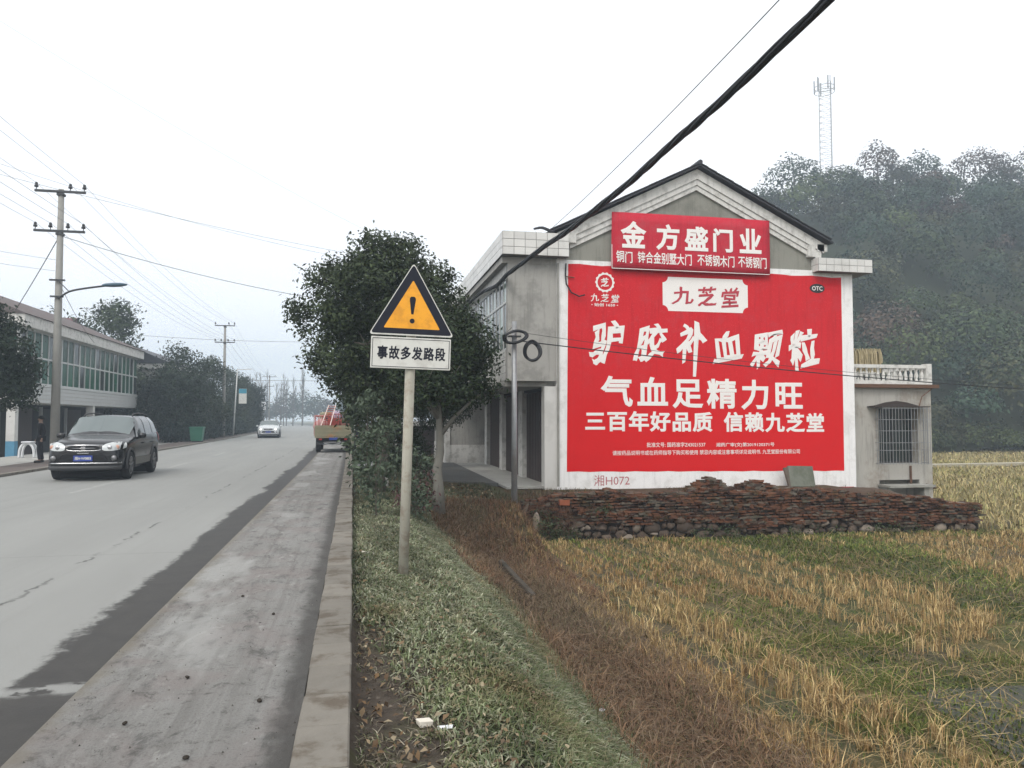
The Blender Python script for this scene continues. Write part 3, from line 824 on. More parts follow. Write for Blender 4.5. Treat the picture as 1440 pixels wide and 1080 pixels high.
# ------------------------------------------------------------------ annex on the right
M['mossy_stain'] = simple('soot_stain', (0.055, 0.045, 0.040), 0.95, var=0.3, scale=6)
an = thing('annex', 'low grey plastered annex with roof balustrade beside the red gable wall', 'outbuilding', (17, 22, -1))
def ab(name, mat, *boxes, bevel=0.0, label=None, parent=None):
    mb = MB()
    for b in boxes: mb.box(*b)
    return mb.build(name, mat, parent or an, bevel=bevel, label=label)
M['annex_plaster'] = simple('annex_plaster', (0.40, 0.385, 0.35), 0.9, var=0.1, scale=1.5, streak=0.45, dirt=(0.21, 0.17, 0.13), dirt_amt=0.55, bump=0.15)
ab('wall', 'annex_plaster', (15.285, 16.62, 22, 26, -1.3, 2.62), (18.10, 18.60, 22, 26, -1.3, 2.62), (16.62, 18.10, 22, 26, -.35, .18), (16.62, 18.10, 22, 26, 1.98, 2.62), (16.62, 18.10, 22.9, 26, .18, 1.98), (16.62, 18.10, 22.6, 26, -1.3, -.35))
ab('roof_slab', 'rust', (15.285, 18.78, 21.82, 26.1, 2.625, 2.74))
ab('roof_edge', 'trim_white', (15.285, 18.55, 21.86, 26, 2.745, 2.86))
bl = ab('balustrade', 'trim_white', (15.285, 18.36, 21.90, 22.06, 3.27, 3.38), (18.361, 18.56, 21.88, 22.10, 2.862, 3.42), (18.42, 18.55, 22.1, 26, 3.27, 3.38))
bp = MB().lathe([(.045, 0), (.045, .03), (.028, .05), (.05, .14), (.055, .19), (.03, .28), (.025, .32), (.042, .37), (.045, .405)], 8)
bme = bpy.data.meshes.new('baluster'); bme.from_pydata(bp.v, [], bp.f); bme.materials.append(M['trim_white']); bme.shade_smooth()
for i in range(15):
    o = link('baluster', bme, bl); o.location = Vector((15.40 + i * .205, 21.98, 2.863)) - wloc(bl)
for i in range(16):
    o = link('baluster', bme, bl); o.location = Vector((18.485, 22.3 + i * .23, 2.863)) - wloc(bl)
wn_ = ab('window', 'dark_metal', (16.62, 18.10, 22.30, 22.34, .18, .24), (16.62, 18.10, 22.30, 22.34, 1.92, 1.98), (16.62, 16.68, 22.30, 22.34, .24, 1.92), (18.04, 18.10, 22.30, 22.34, .24, 1.92), (17.33, 17.39, 22.30, 22.34, .24, 1.92))
for a, b in ((16.68, 17.33), (17.39, 18.04)): ab('pane', 'glass_dark', (a, b, 22.315, 22.322, .24, 1.92), parent=wn_)
# projecting burglar-bar cage
cg = MB()
y0, y1 = 21.62, 21.99
for z in (.20, .62, .86, 1.24, 1.60, 1.96):
    cg.tube([(16.50, y0, z), (18.22, y0, z)], .011, 4); cg.tube([(16.50, y0, z), (16.50, y1, z)], .011, 4); cg.tube([(18.22, y0, z), (18.22, y1, z)], .011, 4)
cage = cg.build('window_cage', 'galv', an)
for i in range(16):
    x = 16.50 + i * 1.72 / 15
    MB().tube([(x, y0 - .012, .16), (x, y0 - .012, 2.0)], .009, 4).build('cage_bar', 'galv', cage)
for x in (16.50, 18.22):
    for k in range(3):
        MB().tube([(x, y0 + .09 + k * .1, .16), (x, y0 + .09 + k * .1, 2.0)], .009, 4).build('cage_bar', 'galv', cage)
# arched rain hood, sill slab with brackets, stains
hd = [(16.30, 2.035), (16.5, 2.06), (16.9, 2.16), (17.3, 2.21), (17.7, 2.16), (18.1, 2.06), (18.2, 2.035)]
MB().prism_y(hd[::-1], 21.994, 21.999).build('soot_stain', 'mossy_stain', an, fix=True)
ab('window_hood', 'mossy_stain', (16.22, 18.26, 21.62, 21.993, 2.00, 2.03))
ab('basin_slab', 'concrete', (16.55, 18.20, 21.40, 21.995, -.55, -.48))
ab('bracket', 'concrete', (16.60, 16.72, 21.55, 21.995, -1.25, -.553)); ab('bracket', 'concrete', (17.86, 18.04, 21.50, 21.995, -1.25, -.553))
ab('counter', 'concrete', (16.72, 17.86, 21.60, 21.99, -1.0, -.85))
ab('stain_pipe', 'rust', (17.72, 17.77, 21.93, 21.985, -.48, .1))
MB().tube([(18.56, 21.9, 2.6), (18.1, 21.8, 2.35), (17.9, 21.7, 2.02)], .018, 5).build('drain_hose', 'rust', an)
MB().tube([(18.3, 21.95, -.5), (18.65, 21.9, -.62), (18.75, 22.4, -.7)], .03, 5).build('waste_pipe', 'rust', an)
# maize hung to dry along a rack on the annex roof
rk2 = thing('maize_rack', 'bundles of dried maize stalks hanging over a rail on the annex roof', 'drying rack', (16.3, 22.8, 2.74))
MB().tube([(15.35, 22.8, 3.86), (17.45, 22.8, 3.86)], .02, 6).tube([(17.4, 22.8, 2.87), (17.4, 22.8, 3.86)], .02, 6).tube([(15.4, 22.8, 2.87), (15.4, 22.8, 3.86)], .02, 6).tube([(17.4, 22.8, 3.86), (17.4, 24.5, 3.86)], .02, 6).build('rail', 'dark_metal', rk2)
M['maize'] = simple('dry_maize_straw', (0.50, 0.42, 0.26), 0.9, var=0.35, scale=14, randvar=0.35)
for i in range(19):
    x = 15.42 + i * .106; mb = MB()
    for j in range(18):
        a = random.uniform(-.06, .06); b_ = random.uniform(-.09, .09); l = random.uniform(.22, .74)
        mb.tube([(x + a * .3, 22.8 + b_ * .3, 3.93 + random.uniform(-.03, .06)), (x + a, 22.8 + b_, 3.8), (x + a * 1.4, 22.8 + b_ * 1.3, 3.9 - l)], .012, 3, .02)
    mb.build('stalk_bundle', 'maize', rk2)

# ------------------------------------------------------------------ low neighbour beyond the porch
nh = thing('neighbour_shed', 'low grey shed with white skirting closing the end of the porch', 'outbuilding', (5, 33.5, -.3))
def nbx(name, mat, *boxes, parent=None):
    mb = MB()
    for b in boxes: mb.box(*b)
    return mb.build(name, mat, parent or nh)
nbx('wall', 'grey_plaster', (4.15, 9.5, 33.35, 40, .50, 2.9)); nbx('skirting', 'trim_white', (4.13, 9.52, 33.33, 40.02, -.4, .498))
nbx('roof', 'black_tile', (3.9, 9.7, 33.31, 40.3, 2.905, 3.05)); nbx('corner_post', 'trim_white', (3.92, 4.125, 33.31, 33.6, -.4, 2.9))
n2 = thing('white_lintel_shed', 'small shed with white lintel and dark brown door behind the roadside shrubs', 'outbuilding', (4, 45.5, -.3))
def n2b(name, mat, *boxes):
    mb = MB()
    for b in boxes: mb.box(*b)
    return mb.build(name, mat, n2)
n2b('wall', 'grey_plaster', (2.6, 3.2, 45, 49, -.5, 1.25), (4.75, 6.4, 45, 49, -.5, 1.25), (3.2, 4.75, 45.5, 49, -.5, 1.25))
n2b('lintel', 'trim_white', (2.4, 6.6, 44.8, 49.2, 1.255, 1.5)); n2b('door', 'door_brown', (3.22, 4.73, 45.2, 45.26, -.45, 1.2))
n2b('post', 'trim_white', (4.76, 5.0, 44.85, 44.995, -.45, 1.25))

# ------------------------------------------------------------------ house across the road (left)
lh = thing('roadside_house', 'long two storey house with glazed upper gallery across the road', 'house', (-18, 48, -.4))
def lb(name, mat, *boxes, parent=None, label=None):
    mb = MB()
    for b in boxes: mb.box(*b)
    return mb.build(name, mat, parent or lh, label=label)
LX, LY0, LY1 = -15.0, 38.9, 58.6
lb('wall', 'grey_plaster', (-24, -17.2, LY0 + .3, LY1, -.5, 5.9))
lb('gallery_band', 'trim_white', (-24, LX, LY0, LY1, 2.40, 3.20))
for k in range(4):
    lb('cladding_board', 'frame_white', (LX + .002, LX + .03, LY0, LY1, 2.42 + k * .2, 2.59 + k * .2))
lb('gallery_sill', 'frame_white', (LX - .12, LX + .06, LY0, LY1, 3.205, 3.30))
lb('eave_fascia', 'trim_white', (-24.3, LX + .35, LY0 - .35, LY1 + .3, 5.88, 6.42))
lb('gallery_backing', 'interior', (-17.19, -17.1, LY0 + .4, LY1 - .1, 3.21, 5.87))
lb('gallery_end_wall', 'interior', (-17.1, LX - .13, LY1 - .14, LY1 - .02, 3.21, 5.87))
gf = lb('gallery_frame', 'frame_white', (LX - .08, LX, LY0, LY1, 3.302, 3.37), (LX - .08, LX, LY0, LY1, 4.55, 4.63), (LX - .08, LX, LY0, LY1, 5.80, 5.878),
        (-24, LX - .081, LY0, LY0 + .08, 4.55, 4.63), (-24, LX - .081, LY0, LY0 + .08, 3.302, 3.37), (LX - .1, LX + .02, LY0 - .02, LY0 + .2, 3.371, 5.799))
ng = 22; gw_ = (LY1 - LY0) / ng
for i in range(ng):
    yy = LY0 + i * gw_
    w_ = 0.06 if i % 3 else 0.12
    if i: lb('mullion', 'frame_white', (LX - .07, LX - .004, yy - w_ / 2, yy + w_ / 2, 3.372, 4.548), (LX - .07, LX - .004, yy - w_ / 2, yy + w_ / 2, 4.632, 5.798), parent=gf)
    for za, zb in ((3.372, 4.548), (4.632, 5.798)):
        lb('pane', 'glass_green' if (i * 5 + int(za)) % 4 else 'glass_dark', (LX - .05, LX - .043, yy + .062, yy + gw_ - .062, za, zb), parent=gf)
for k in range(5):
    x = -24 + k * 1.8
    for za, zb in ((3.372, 4.548), (4.632, 5.798)):
        lb('pane', 'glass_green', (x, x + 1.72, LY0 + .03, LY0 + .037, za, zb), parent=gf)
    lb('mullion', 'frame_white', (x + 1.72, x + 1.80, LY0 + .005, LY0 + .07, 3.372, 4.548), (x + 1.72, x + 1.80, LY0 + .005, LY0 + .07, 4.632, 5.798), parent=gf)
MB().prism_y([(LX + .45, 6.425), (-19.6, 8.6), (-24.5, 6.425)], LY0 - .4, LY1 + .35).build('roof', 'red_tile', lh, fix=True)
lb('ground_floor_wall', 'interior', (-17.18, -17.1, LY0 + .3, LY1, -.5, 2.39))
for i, yy in enumerate((LY0 - .15, LY0 + 10.5)):
    c_ = lb('column', 'tile', (LX - .38, LX - .02, yy, yy + .36, .62, 2.395))
    lb('painted_base', 'blue_paint', (LX - .385, LX - .015, yy - .005, yy + .365, -.42, .615), parent=c_)
for i in range(5):
    yy = LY0 + .8 + i * 3.8
    lb('shop_door', 'door_brown' if i % 2 else 'dark_metal', (-17.09, -17.03, yy, yy + 2.6, -.4, 2.2))
    lb('door_post', 'frame_white', (-17.09, -16.95, yy - .12, yy - .01, -.4, 2.3))
lb('floor', 'slab', (-17.1, LX + .3, LY0 - .4, LY1, -.5, -.33))

# second house further along, only its eave shows over the trees
fh = thing('far_roadside_house', 'house with pale eave showing above the dark trees', 'house', (-18, 80, -.4))
def fb(name, mat, *boxes):
    mb = MB()
    for b in boxes: mb.box(*b)
    return mb.build(name, mat, fh)
fb('wall', 'grey_plaster', (-24, -16.2, 70, 86, -.5, 5.9)); fb('eave_fascia', 'trim_white', (-24.3, -15.2, 69.7, 86.3, 5.9, 6.35))
MB().prism_y([(-15.1, 6.352), (-19.6, 8.3), (-24.5, 6.352)], 69.6, 86.4).build('roof', 'black_tile', fh, fix=True)
for i in range(5): fb('window', 'glass_dark', (-16.199, -16.15, 71 + i * 3, 72.8 + i * 3, 3.4, 5.0))
rh = thing('red_roof_house', 'house with red gabled roof peeping over the gallery roof', 'house', (-26, 62, -.4))
MB().box(-30, -22, 62, 72, -.5, 7.4).build('wall', 'grey_plaster', rh)
MB().prism_x([(61.6, 7.405), (67, 9.7), (72.4, 7.405)], -30.3, -21.7).build('roof', simple('red_glazed_roof', (0.10, 0.022, 0.026), 0.6, var=.2), rh, fix=True)
# ------------------------------------------------------------------ dry-laid retaining wall of rubble and old bricks
M['pale_stone'] = simple('pale_field_stone', (0.25, 0.21, 0.17), 0.95, var=0.3, scale=7, dirt=(0.10, 0.09, 0.07), dirt_amt=0.7, dirt_scale=5, randvar=0.4, bump=0.5)
M['rubble'] = simple('field_stone', (0.125, 0.095, 0.075), 0.95, var=0.4, scale=7, dirt=(0.045, 0.042, 0.03), dirt_amt=0.8, dirt_scale=4, randvar=0.8, bump=0.5)
t = NT('old_dark_brick'); p = t.coord('Position')
c = t.mix(t.noise(p, 16, 6, .7), (.085, .040, .024), (.240, .108, .062))
cell = t.n.new('ShaderNodeTexVoronoi'); t.l.new(t.scale(p, (1, 1, 2.6)), cell.inputs['Vector']); cell.inputs['Scale'].default_value = 5.5
ch_ = t.sep(cell.outputs['Color'])
c = t.mix(t.step(ch_[0], .62, .75), c, t.mix(t.noise(p, 12, 5), (.10, .085, .070), (.22, .19, .15)))
c = t.mix(t.math('MULTIPLY', t.step(ch_[1], .5, .85), .75), c, (.032, .022, .020))
c = t.mix(t.math('MULTIPLY', t.rand(), .4), c, (.040, .026, .020))
c = t.mix(t.math('MULTIPLY', t.step(t.noise(p, 3, 6, .7), .52, .62), .5), c, (.045, .050, .025))
t.bump(t.noise(p, 60, 5, .7), .5, .01)
M['old_brick'] = t.done(c, .95, 0, .1)
M['orange_brick'] = simple('fresh_orange_brick', (0.26, 0.085, 0.045), 0.9, var=0.2, scale=10)
M['wall_core'] = simple('earth_packing', (0.022, 0.017, 0.014), 0.95, var=0.4, scale=9)
rw = thing('retaining_wall', 'low retaining wall of dark old bricks laid over rounded field stones', 'wall', (10, 18, -1.3))
WX0, WX1 = 4.05, 16.25
def wtop(x):
    t_ = (x - WX0) / (WX1 - WX0)
    return -0.20 - 0.33 * smooth01((x - 11.5) / 4.5) + 0.045 * math.sin(x * 2.3) + 0.03 * math.sin(x * 5.1 + 1) - 0.16 * max(0, 1 - (x - WX0) / 0.8) - 0.10 * max(0, (x - 15.7) / .55)
core = MB(); N = 40
for i in range(N):
    a, b = WX0 + (WX1 - WX0) * i / N, WX0 + (WX1 - WX0) * (i + 1) / N
    ya, yb = wall_y(a), wall_y(b)
    ta, tb = wtop(a) - .06, wtop(b) - .06
    core.add([(a, ya + .07, -1.7), (b, yb + .07, -1.7), (b, yb + .42, -1.7), (a, ya + .42, -1.7), (a, ya + .07, ta), (b, yb + .07, tb), (b, yb + .42, tb), (a, ya + .42, ta)],
             [(4, 5, 6, 7), (0, 1, 5, 4), (2, 3, 7, 6)] + ([(3, 0, 4, 7)] if i == 0 else []) + ([(1, 2, 6, 5)] if i == N - 1 else []))
core.build('packing', 'wall_core', rw)
def rock_mesh(seed, mat='rubble', name='stone'):
    bm = bmesh.new(); bmesh.ops.create_icosphere(bm, subdivisions=2, radius=.5)
    r = np.random.RandomState(seed); pl = [(Vector(r.normal(size=3)).normalized(), r.uniform(.24, .42)) for _ in range(9)]
    for v in bm.verts:
        for nn, d in pl:
            e_ = v.co.dot(nn) - d
            if e_ > 0: v.co -= nn * e_ * .96
        v.co *= 1 + r.uniform(-.05, .05)
    me = bpy.data.meshes.new(name); bm.to_mesh(me); bm.free(); me.materials.append(M[mat]); me.shade_smooth(); return me
rocks = [rock_mesh(i, 'rubble' if i < 7 else 'pale_stone') for i in range(10)]
rnd = random.Random(11)
off = wloc(rw)
def put_rock(x, z, w, h, parent, y=None, d=.3):
    o = link('stone', rocks[rnd.randrange(10) if rnd.random() < .5 else rnd.randrange(7)], parent)
    yy = (wall_y(x) if y is None else y)
    o.location = Vector((x, yy + .10 + rnd.uniform(-.04, .04), z)) - wloc(parent)
    o.scale = (w * 1.12, d, h * 1.15); o.rotation_euler = (rnd.uniform(-.3, .3), rnd.uniform(-.35, .35), rnd.uniform(-.4, .4)); return o
def stone_top(x): return -1.02 + 0.08 * math.sin(x * 1.7) + 0.05 * math.sin(x * 4.3) + (0.12 if x < 8 else 0) - 0.12 * smooth01((x - 13) / 2)
nst = 0
for row in range(4):
    x = WX0 + rnd.uniform(0, .2)
    while x < WX1 - .1:
        w = rnd.choice((.14, .2, .26, .34, .46)) * rnd.uniform(.85, 1.15) * (1.05 if x < 9 else .85)
        z = -1.42 + row * .17 + rnd.uniform(-.03, .03)
        if z < stone_top(x) - .02:
            put_rock(x + w / 2, z + rnd.uniform(-.04, .05), w, min(.34, max(.13, w * rnd.uniform(.55, .95))), rw, d=.30); nst += 1
        x += w * .92
bricks = [slab_mesh('brick', 1, 1, 1, 0.0, 'old_brick', 0.06, 20 + i) for i in range(6)]
brick_list = []
row_h = 0.062
for row in range(19):
    x = WX0 + rnd.uniform(0, .1)
    while x < WX1 - .05:
        header = rnd.random() < .35
        w = rnd.uniform(.08, .12) if header else rnd.uniform(.14, .24)
        z = -1.16 + row * row_h + 0.018 * math.sin(x * 1.3 + row) + rnd.uniform(-.006, .006)
        if z > stone_top(x) - .04 and z < wtop(x) - .005:
            brick_list.append((x + w / 2, z, w - .012, row_h - rnd.uniform(.006, .026)))
        x += w
brick_list.sort(key=lambda b: -(b[2] * b[3]) / (b[0] + 22))
rest = MB()
for k, (x, z, w, h) in enumerate(brick_list):
    y = wall_y(x) + .07 + rnd.uniform(-.075, .05); rz = rnd.uniform(-.14, .14); ry = rnd.uniform(-.10, .10)
    if k < 270:
        o = link('brick', bricks[k % 6], rw); o.location = Vector((x, y, z)) - off; o.scale = (w, .20, h); o.rotation_euler = (0, ry, rz)
    else:
        rest.cbox((x, y, z), (w, .2, h), Matrix.Rotation(rz, 3, 'Z') @ Matrix.Rotation(ry, 3, 'Y'))
# loose top course all along, front to back
for i in range(150):
    x = rnd.uniform(WX0 + .1, WX1 - .1)
    rest.cbox((x, wall_y(x) + rnd.uniform(.12, .42), wtop(x) - .045 + rnd.uniform(-.01, .02)), (rnd.uniform(.12, .25), .12, .055), Euler((rnd.uniform(-.2, .2), rnd.uniform(-.2, .2), rnd.uniform(0, 3.1))).to_matrix())
o = rest.build('small_bricks', 'old_brick', rw); o['kind'] = 'stuff'
o = link('brick', slab_mesh('orange_brick', .25, .14, .13, .004, 'orange_brick', .004, 1), rw); o.location = Vector((5.05, 18.22, -.42)) - off; o.rotation_euler = (0, .05, .1)
o['label'] = 'bright orange brick near the left end of the wall'

def pile(name, label, cx, cy, z0, w, h, n, group='heaps of old bricks on the retaining wall'):
    t_ = thing(name, label, 'brick pile', (cx, cy, z0), 0, group)
    for i in range(n):
        u = rnd.uniform(-1, 1); hh = h * (1 - abs(u) ** 1.6)
        zz = rnd.uniform(0, 1) ** .8 * hh
        o = link('brick', bricks[i % 6], t_)
        o.location = (u * w * .5, rnd.uniform(-.16, .16) * (1 - zz / (h * 1.3)), zz)
        o.scale = (rnd.uniform(.18, .27), .14, .055); o.rotation_euler = (rnd.uniform(-.12, .12), rnd.uniform(-.15, .15), rnd.uniform(-.5, .5))
    return t_
pile('brick_pile', 'steeper left heap of old bricks on the wall before the red advertisement', 9.05, 18.65, -.27, 1.25, .37, 75)
pile('brick_pile', 'flat longer heap of old bricks right of the steep heap on the wall', 10.35, 18.6, -.27, 1.35, .27, 70)
pl_ = thing('leaning_board', 'weathered grey concrete board leaning on the white foot of the red wall', 'board', (13.1, 20.9, -.45))
MB().cbox((13.18, 20.95, -.10), (.86, .05, .62), Euler((-.25, .03, .08)).to_matrix()).build('board', simple('mossy_board', (0.155, 0.165, 0.135), .9, var=.25, scale=6, dirt=(.08, .09, .06), dirt_amt=.7), pl_)
MB().cbox((12.70, 20.9, -.12), (.14, .06, .60), Euler((-.25, -.1, .3)).to_matrix()).build('split_edge', 'wood_grey', pl_)

# mound of earth between wall and house
mo = MB()
for i in range(60):
    for j in range(7):
        x = 4.5 + 11.6 * i / 59; v = j / 6; y = wall_y(x) + .40 + v * 2.2
        z = wtop(x) - .12 + (-.42 - wtop(x) + .10) * v + .06 * math.sin(x * 3 + j) + (0.14 * math.exp(-((x - 14.6) / 1.0) ** 2) * math.sin(math.pi * v))
        z -= 0.62 * float(smooth01((x - 14.3) / 1.6)) * min(1, v * 2.5)
        mo.v.append((x, y, z))
for i in range(59):
    for j in range(6):
        a = i * 7 + j; mo.f.append((a, a + 7, a + 8, a + 1))
M['earth_mound'] = simple('brown_earth', (0.085, 0.062, 0.046), 0.95, var=0.3, scale=7, dirt=(.05, .04, .03), dirt_amt=.7, dirt_scale=3, bump=.7)
o = mo.build('earth_bank', 'earth_mound', None, smooth=True); o['kind'] = 'structure'

# loose stones left of the wall, round the galvanised pole
rub_lab = ['pale flat stone lying by the foot of the grey pole', 'rounded stone beside the grey pole foot', 'mossy stone on the bank left of the brick wall',
           'flat slab resting on stones left of the grey pole', 'small pale stone low on the bank by the brick wall', 'square stub stone just right of the grey pole', 'leaning slab propped right of the grey pole']
for k, (x, y, z, a, b, c_) in enumerate([(3.42, 18.0, -.86, .30, .26, .24), (3.60, 18.1, -.66, .26, .24, .20), (3.15, 18.3, -.52, .30, .30, .14), (3.38, 18.2, -.45, .52, .34, .10), (3.50, 17.8, -1.02, .24, .2, .14), (4.28, 17.95, -.85, .2, .2, .5), (4.02, 18.05, -.62, .10, .25, .5)]):
    o = link('rock', rocks[(k * 3) % 8].copy() if False else rocks[(k * 3) % 8]); o.location = (x, y, z); o.scale = (a, b, c_)
    o.rotation_euler = (0, (.45 if k == 6 else rnd.uniform(-.2, .2)), rnd.uniform(-1, 1) if k != 6 else 0)
    props(o, rub_lab[k], 'rock', 'loose stones round the grey pole')

# concrete ditch edge in the bank
M['mossy_dark'] = simple('dark_mossy_concrete', (0.07, 0.062, 0.052), .95, var=.4, scale=8, dirt=(.03, .03, .022), dirt_amt=.8, bump=.4)
o = MB().add([(2.72, 11.7, -1.55), (2.80, 11.7, -1.55), (2.74, 14.1, -1.45), (2.66, 14.1, -1.45), (2.71, 11.7, -1.10), (2.79, 11.7, -1.08), (2.73, 14.1, -.97), (2.65, 14.1, -.99)],
             [(0, 3, 2, 1), (4, 5, 6, 7), (0, 1, 5, 4), (1, 2, 6, 5), (2, 3, 7, 6), (3, 0, 4, 7)]).build('ditch_edging', 'mossy_dark', None, bevel=.012)
props(o, 'short dark concrete edging showing between dry weeds on the bank', 'edging')

# ------------------------------------------------------------------ warning sign
sg = thing('warning_sign', 'triangular amber and black warning sign with white text plate on a pale post', 'road sign', (0.56, 8.72, -.16))
sg.rotation_euler = (0, R(1.55), 0)
def loc_build(mb, name, mat, parent=sg, **k): return mb.build(name, mat, parent, world=False, **k)
post = loc_build(MB().tube([(0, 0, -.35), (0, 0, 2.72)], .056, 16), 'post', 'sign_post', smooth=False)
for p_ in post.data.polygons: p_.use_smooth = len(p_.vertices) == 4
loc_build(MB().tube([(0, 0, -.02), (0, 0, .03)], .085, 12), 'base_collar', 'dark_metal')
def rtri(cx, cz, half, hgt, rad, n=5):
    A = [Vector((cx - half, cz)), Vector((cx + half, cz)), Vector((cx, cz + hgt))]
    pts = []
    for i in range(3):
        p0, p1, p2 = A[i - 1], A[i], A[(i + 1) % 3]
        d0, d2 = (p0 - p1).normalized(), (p2 - p1).normalized()
        a_, b_ = p1 + d0 * rad * 1.6, p1 + d2 * rad * 1.6
        for k in range(n + 1):
            u = k / n; pts.append(((1 - u) ** 2 * a_ + 2 * u * (1 - u) * p1 + u * u * b_)[:])
    return pts
SZ = 2.70
tri = rtri(0, SZ, .475, .825, .03)
loc_build(MB().prism_y(tri, -.078, -.058), 'sign_panel', 'sign_white', fix=True)
def flatp(pts, y): mb = MB(); mb.add([(a, y, b) for a, b in pts], [tuple(range(len(pts)))]); return mb
loc_build(flatp(rtri(0, SZ + .016, .455, .790, .026), -.0795), 'black_band', 'sign_black')
loc_build(flatp(rtri(0, SZ + .078, .315, .548, .012), -.081), 'amber_field', 'sign_yellow')
ex = flatp([(-.012, SZ + .24), (.012, SZ + .24), (.034, SZ + .40), (.032, SZ + .425), (.018, SZ + .44), (-.018, SZ + .44), (-.032, SZ + .425), (-.034, SZ + .40)], -.0825)
n_ = len(ex.v); ex.add([(.028 * math.cos(2 * math.pi * i / 16), -.0825, SZ + .165 + .028 * math.sin(2 * math.pi * i / 16)) for i in range(16)], [tuple(range(16))])
loc_build(ex, 'exclamation_mark', 'sign_black')
loc_build(MB().box(-.445, .445, -.078, -.060, 2.325, 2.678), 'text_plate', 'sign_white', bevel=.004)
fr = MB()
for b in ((-.430, .430, 2.341, 2.348), (-.430, .430, 2.655, 2.662), (-.430, -.423, 2.348, 2.655), (.423, .430, 2.348, 2.655)):
    fr.add([(b[0], -.0795, b[2]), (b[1], -.0795, b[2]), (b[1], -.0795, b[3]), (b[0], -.0795, b[3])], [(0, 1, 2, 3)])
loc_build(fr, 'plate_border', 'sign_black')
PT = Paint(-.0795); PT.row('事故多发路段', -.375, .385, 2.502, 2.502, .150, .118, .032)
mb = MB(); mb.v, mb.f = PT.v, PT.f; loc_build(mb, 'plate_lettering', 'sign_black')
loc_build(MB().box(-.3, .3, -.0575, -.05, 2.45, 2.48).box(-.2, .2, -.0575, -.05, 2.95, 2.98), 'mounting_rail', 'galv')

# ------------------------------------------------------------------ grey steel pole with cable coils
gp_ = thing('steel_pole', 'grey steel cable pole standing at the left end of the brick wall', 'pole', (3.81, 18.2, -1.2))
MB().tube([(3.81, 18.2, -1.3), (3.81, 18.2, 3.98)], .078, 12, .060).build('shaft', 'galv', gp_, smooth=True)
MB().box(3.66, 3.96, 18.12, 18.28, 3.60, 3.63).build('bracket', 'dark_metal', gp_)
def coil(name, label, c, rx, rz, tilt, n=7, seed=0):
    r = random.Random(seed); mb = MB()
    for k in range(n):
        a0 = r.uniform(0, 6.28); pts = []
        ra, rb = rx * r.uniform(.86, 1.06), rz * r.uniform(.86, 1.06); ox, oz, oy = r.uniform(-.02, .02), r.uniform(-.02, .02), r.uniform(-.04, .04)
        for i in range(29):
            a = a0 + 2 * math.pi * i / 28
            x, z = ra * math.cos(a) + ox, rb * math.sin(a) + oz
            pts.append((c[0] + x * math.cos(tilt) - z * math.sin(tilt), c[1] - .11 + oy + .05 * math.sin(a * 2), c[2] + x * math.sin(tilt) + z * math.cos(tilt)))
        mb.tube(pts, .018, 5, caps=False)
    o = mb.build(name, 'cable', None, smooth=True); return props(o, label, 'cable coil', 'spare cable coils hanging at the grey pole')
coil('cable_coil', 'flattened oval coil of black cable hooped round the grey pole', (3.81, 18.15, 3.58), .29, .145, .22, 10, 3)
coil('cable_coil', 'rounder coil of black cable hanging just right of the grey pole', (4.22, 18.15, 3.25), .20, .235, .1, 9, 5)

# ------------------------------------------------------------------ overhead cables
def catenary(a, b, sag, n=24):
    a, b = Vector(a), Vector(b)
    return [a.lerp(b, i / n) - Vector((0, 0, sag * 4 * (i / n) * (1 - i / n))) for i in range(n + 1)]
def wire(label, pts, r, mat='cable', group='overhead wires', name='overhead_wire'):
    o = MB().tube(pts, r, 5, caps=False).build(name, mat, None, smooth=True); return props(o, label, 'wire', group)
trk = [(5.6, -14, 8.4), (5.1, -4, 7.1), (4.86, 3, 6.25), (4.77, 7, 5.93), (4.67, 9.4, 5.76), (4.60, 11, 5.68), (4.52, 13, 5.60), (4.42, 15.5, 5.60), (4.33, 17.6, 5.64), (4.20, 20.7, 5.66), (4.17, 22.5, 5.62), (4.15, 26, 5.86), (4.15, 32.5, 5.9)]
def smoothpath(P_, n=6):
    P_ = [Vector(p) for p in P_]; out = []
    for i in range(len(P_) - 1):
        p0, p1, p2, p3 = P_[max(i - 1, 0)], P_[i], P_[i + 1], P_[min(i + 2, len(P_) - 1)]
        for k in range(n):
            u = k / n
            out.append(.5 * ((2 * p1) + (p2 - p0) * u + (2 * p0 - 5 * p1 + 4 * p2 - p3) * u * u + (3 * p1 - p0 - 3 * p2 + p3) * u ** 3))
    out.append(P_[-1]); return out
sp = smoothpath(trk, 10)
bundle = thing('cable_bundle', 'thick twisted bundle of black cables slanting across the sky to the house corner', 'cable bundle', (4.4, 18, 5.6))
for k in range(5):
    pts = []
    for i, p_ in enumerate(sp):
        a = 2 * math.pi * k / 5 + i * .30; rr = .035 + .008 * math.sin(i * .7 + k)
        pts.append(p_ + Vector((math.cos(a) * rr, 0, math.sin(a) * rr)))
    MB().tube(pts, .027, 6, caps=False).build('cable_strand', 'cable', bundle, smooth=True)
wire('thin wire running just above the thick cable bundle to the roof', catenary((3.9, -6, 6.4), (5.55, 21.2, 7.1), .35), .007)
wire('single black cable sagging low across the red advertisement', catenary((3.9, 18.1, 3.50), (34, 18.3, 2.2), .42, 40), .014)
wire('thinner cable running beside the low one from the grey pole', catenary((3.85, 18.15, 3.72), (34, 18.9, 2.6), .6, 40), .006)
wire('slack service wire from the grey pole up to the window bay', catenary((3.8, 18.15, 3.9), (4.25, 24, 4.3), .15), .006)
o = MB().tube(smoothpath([(5.5, 21.0, 6.93), (5.2, 20.96, 7.03), (4.95, 20.95, 6.98)], 4), .05, 6, .03).build('slipped_tile_felt', 'black_tile'); props(o, 'torn black roofing felt curling over the left eave of the gable', 'roofing felt')

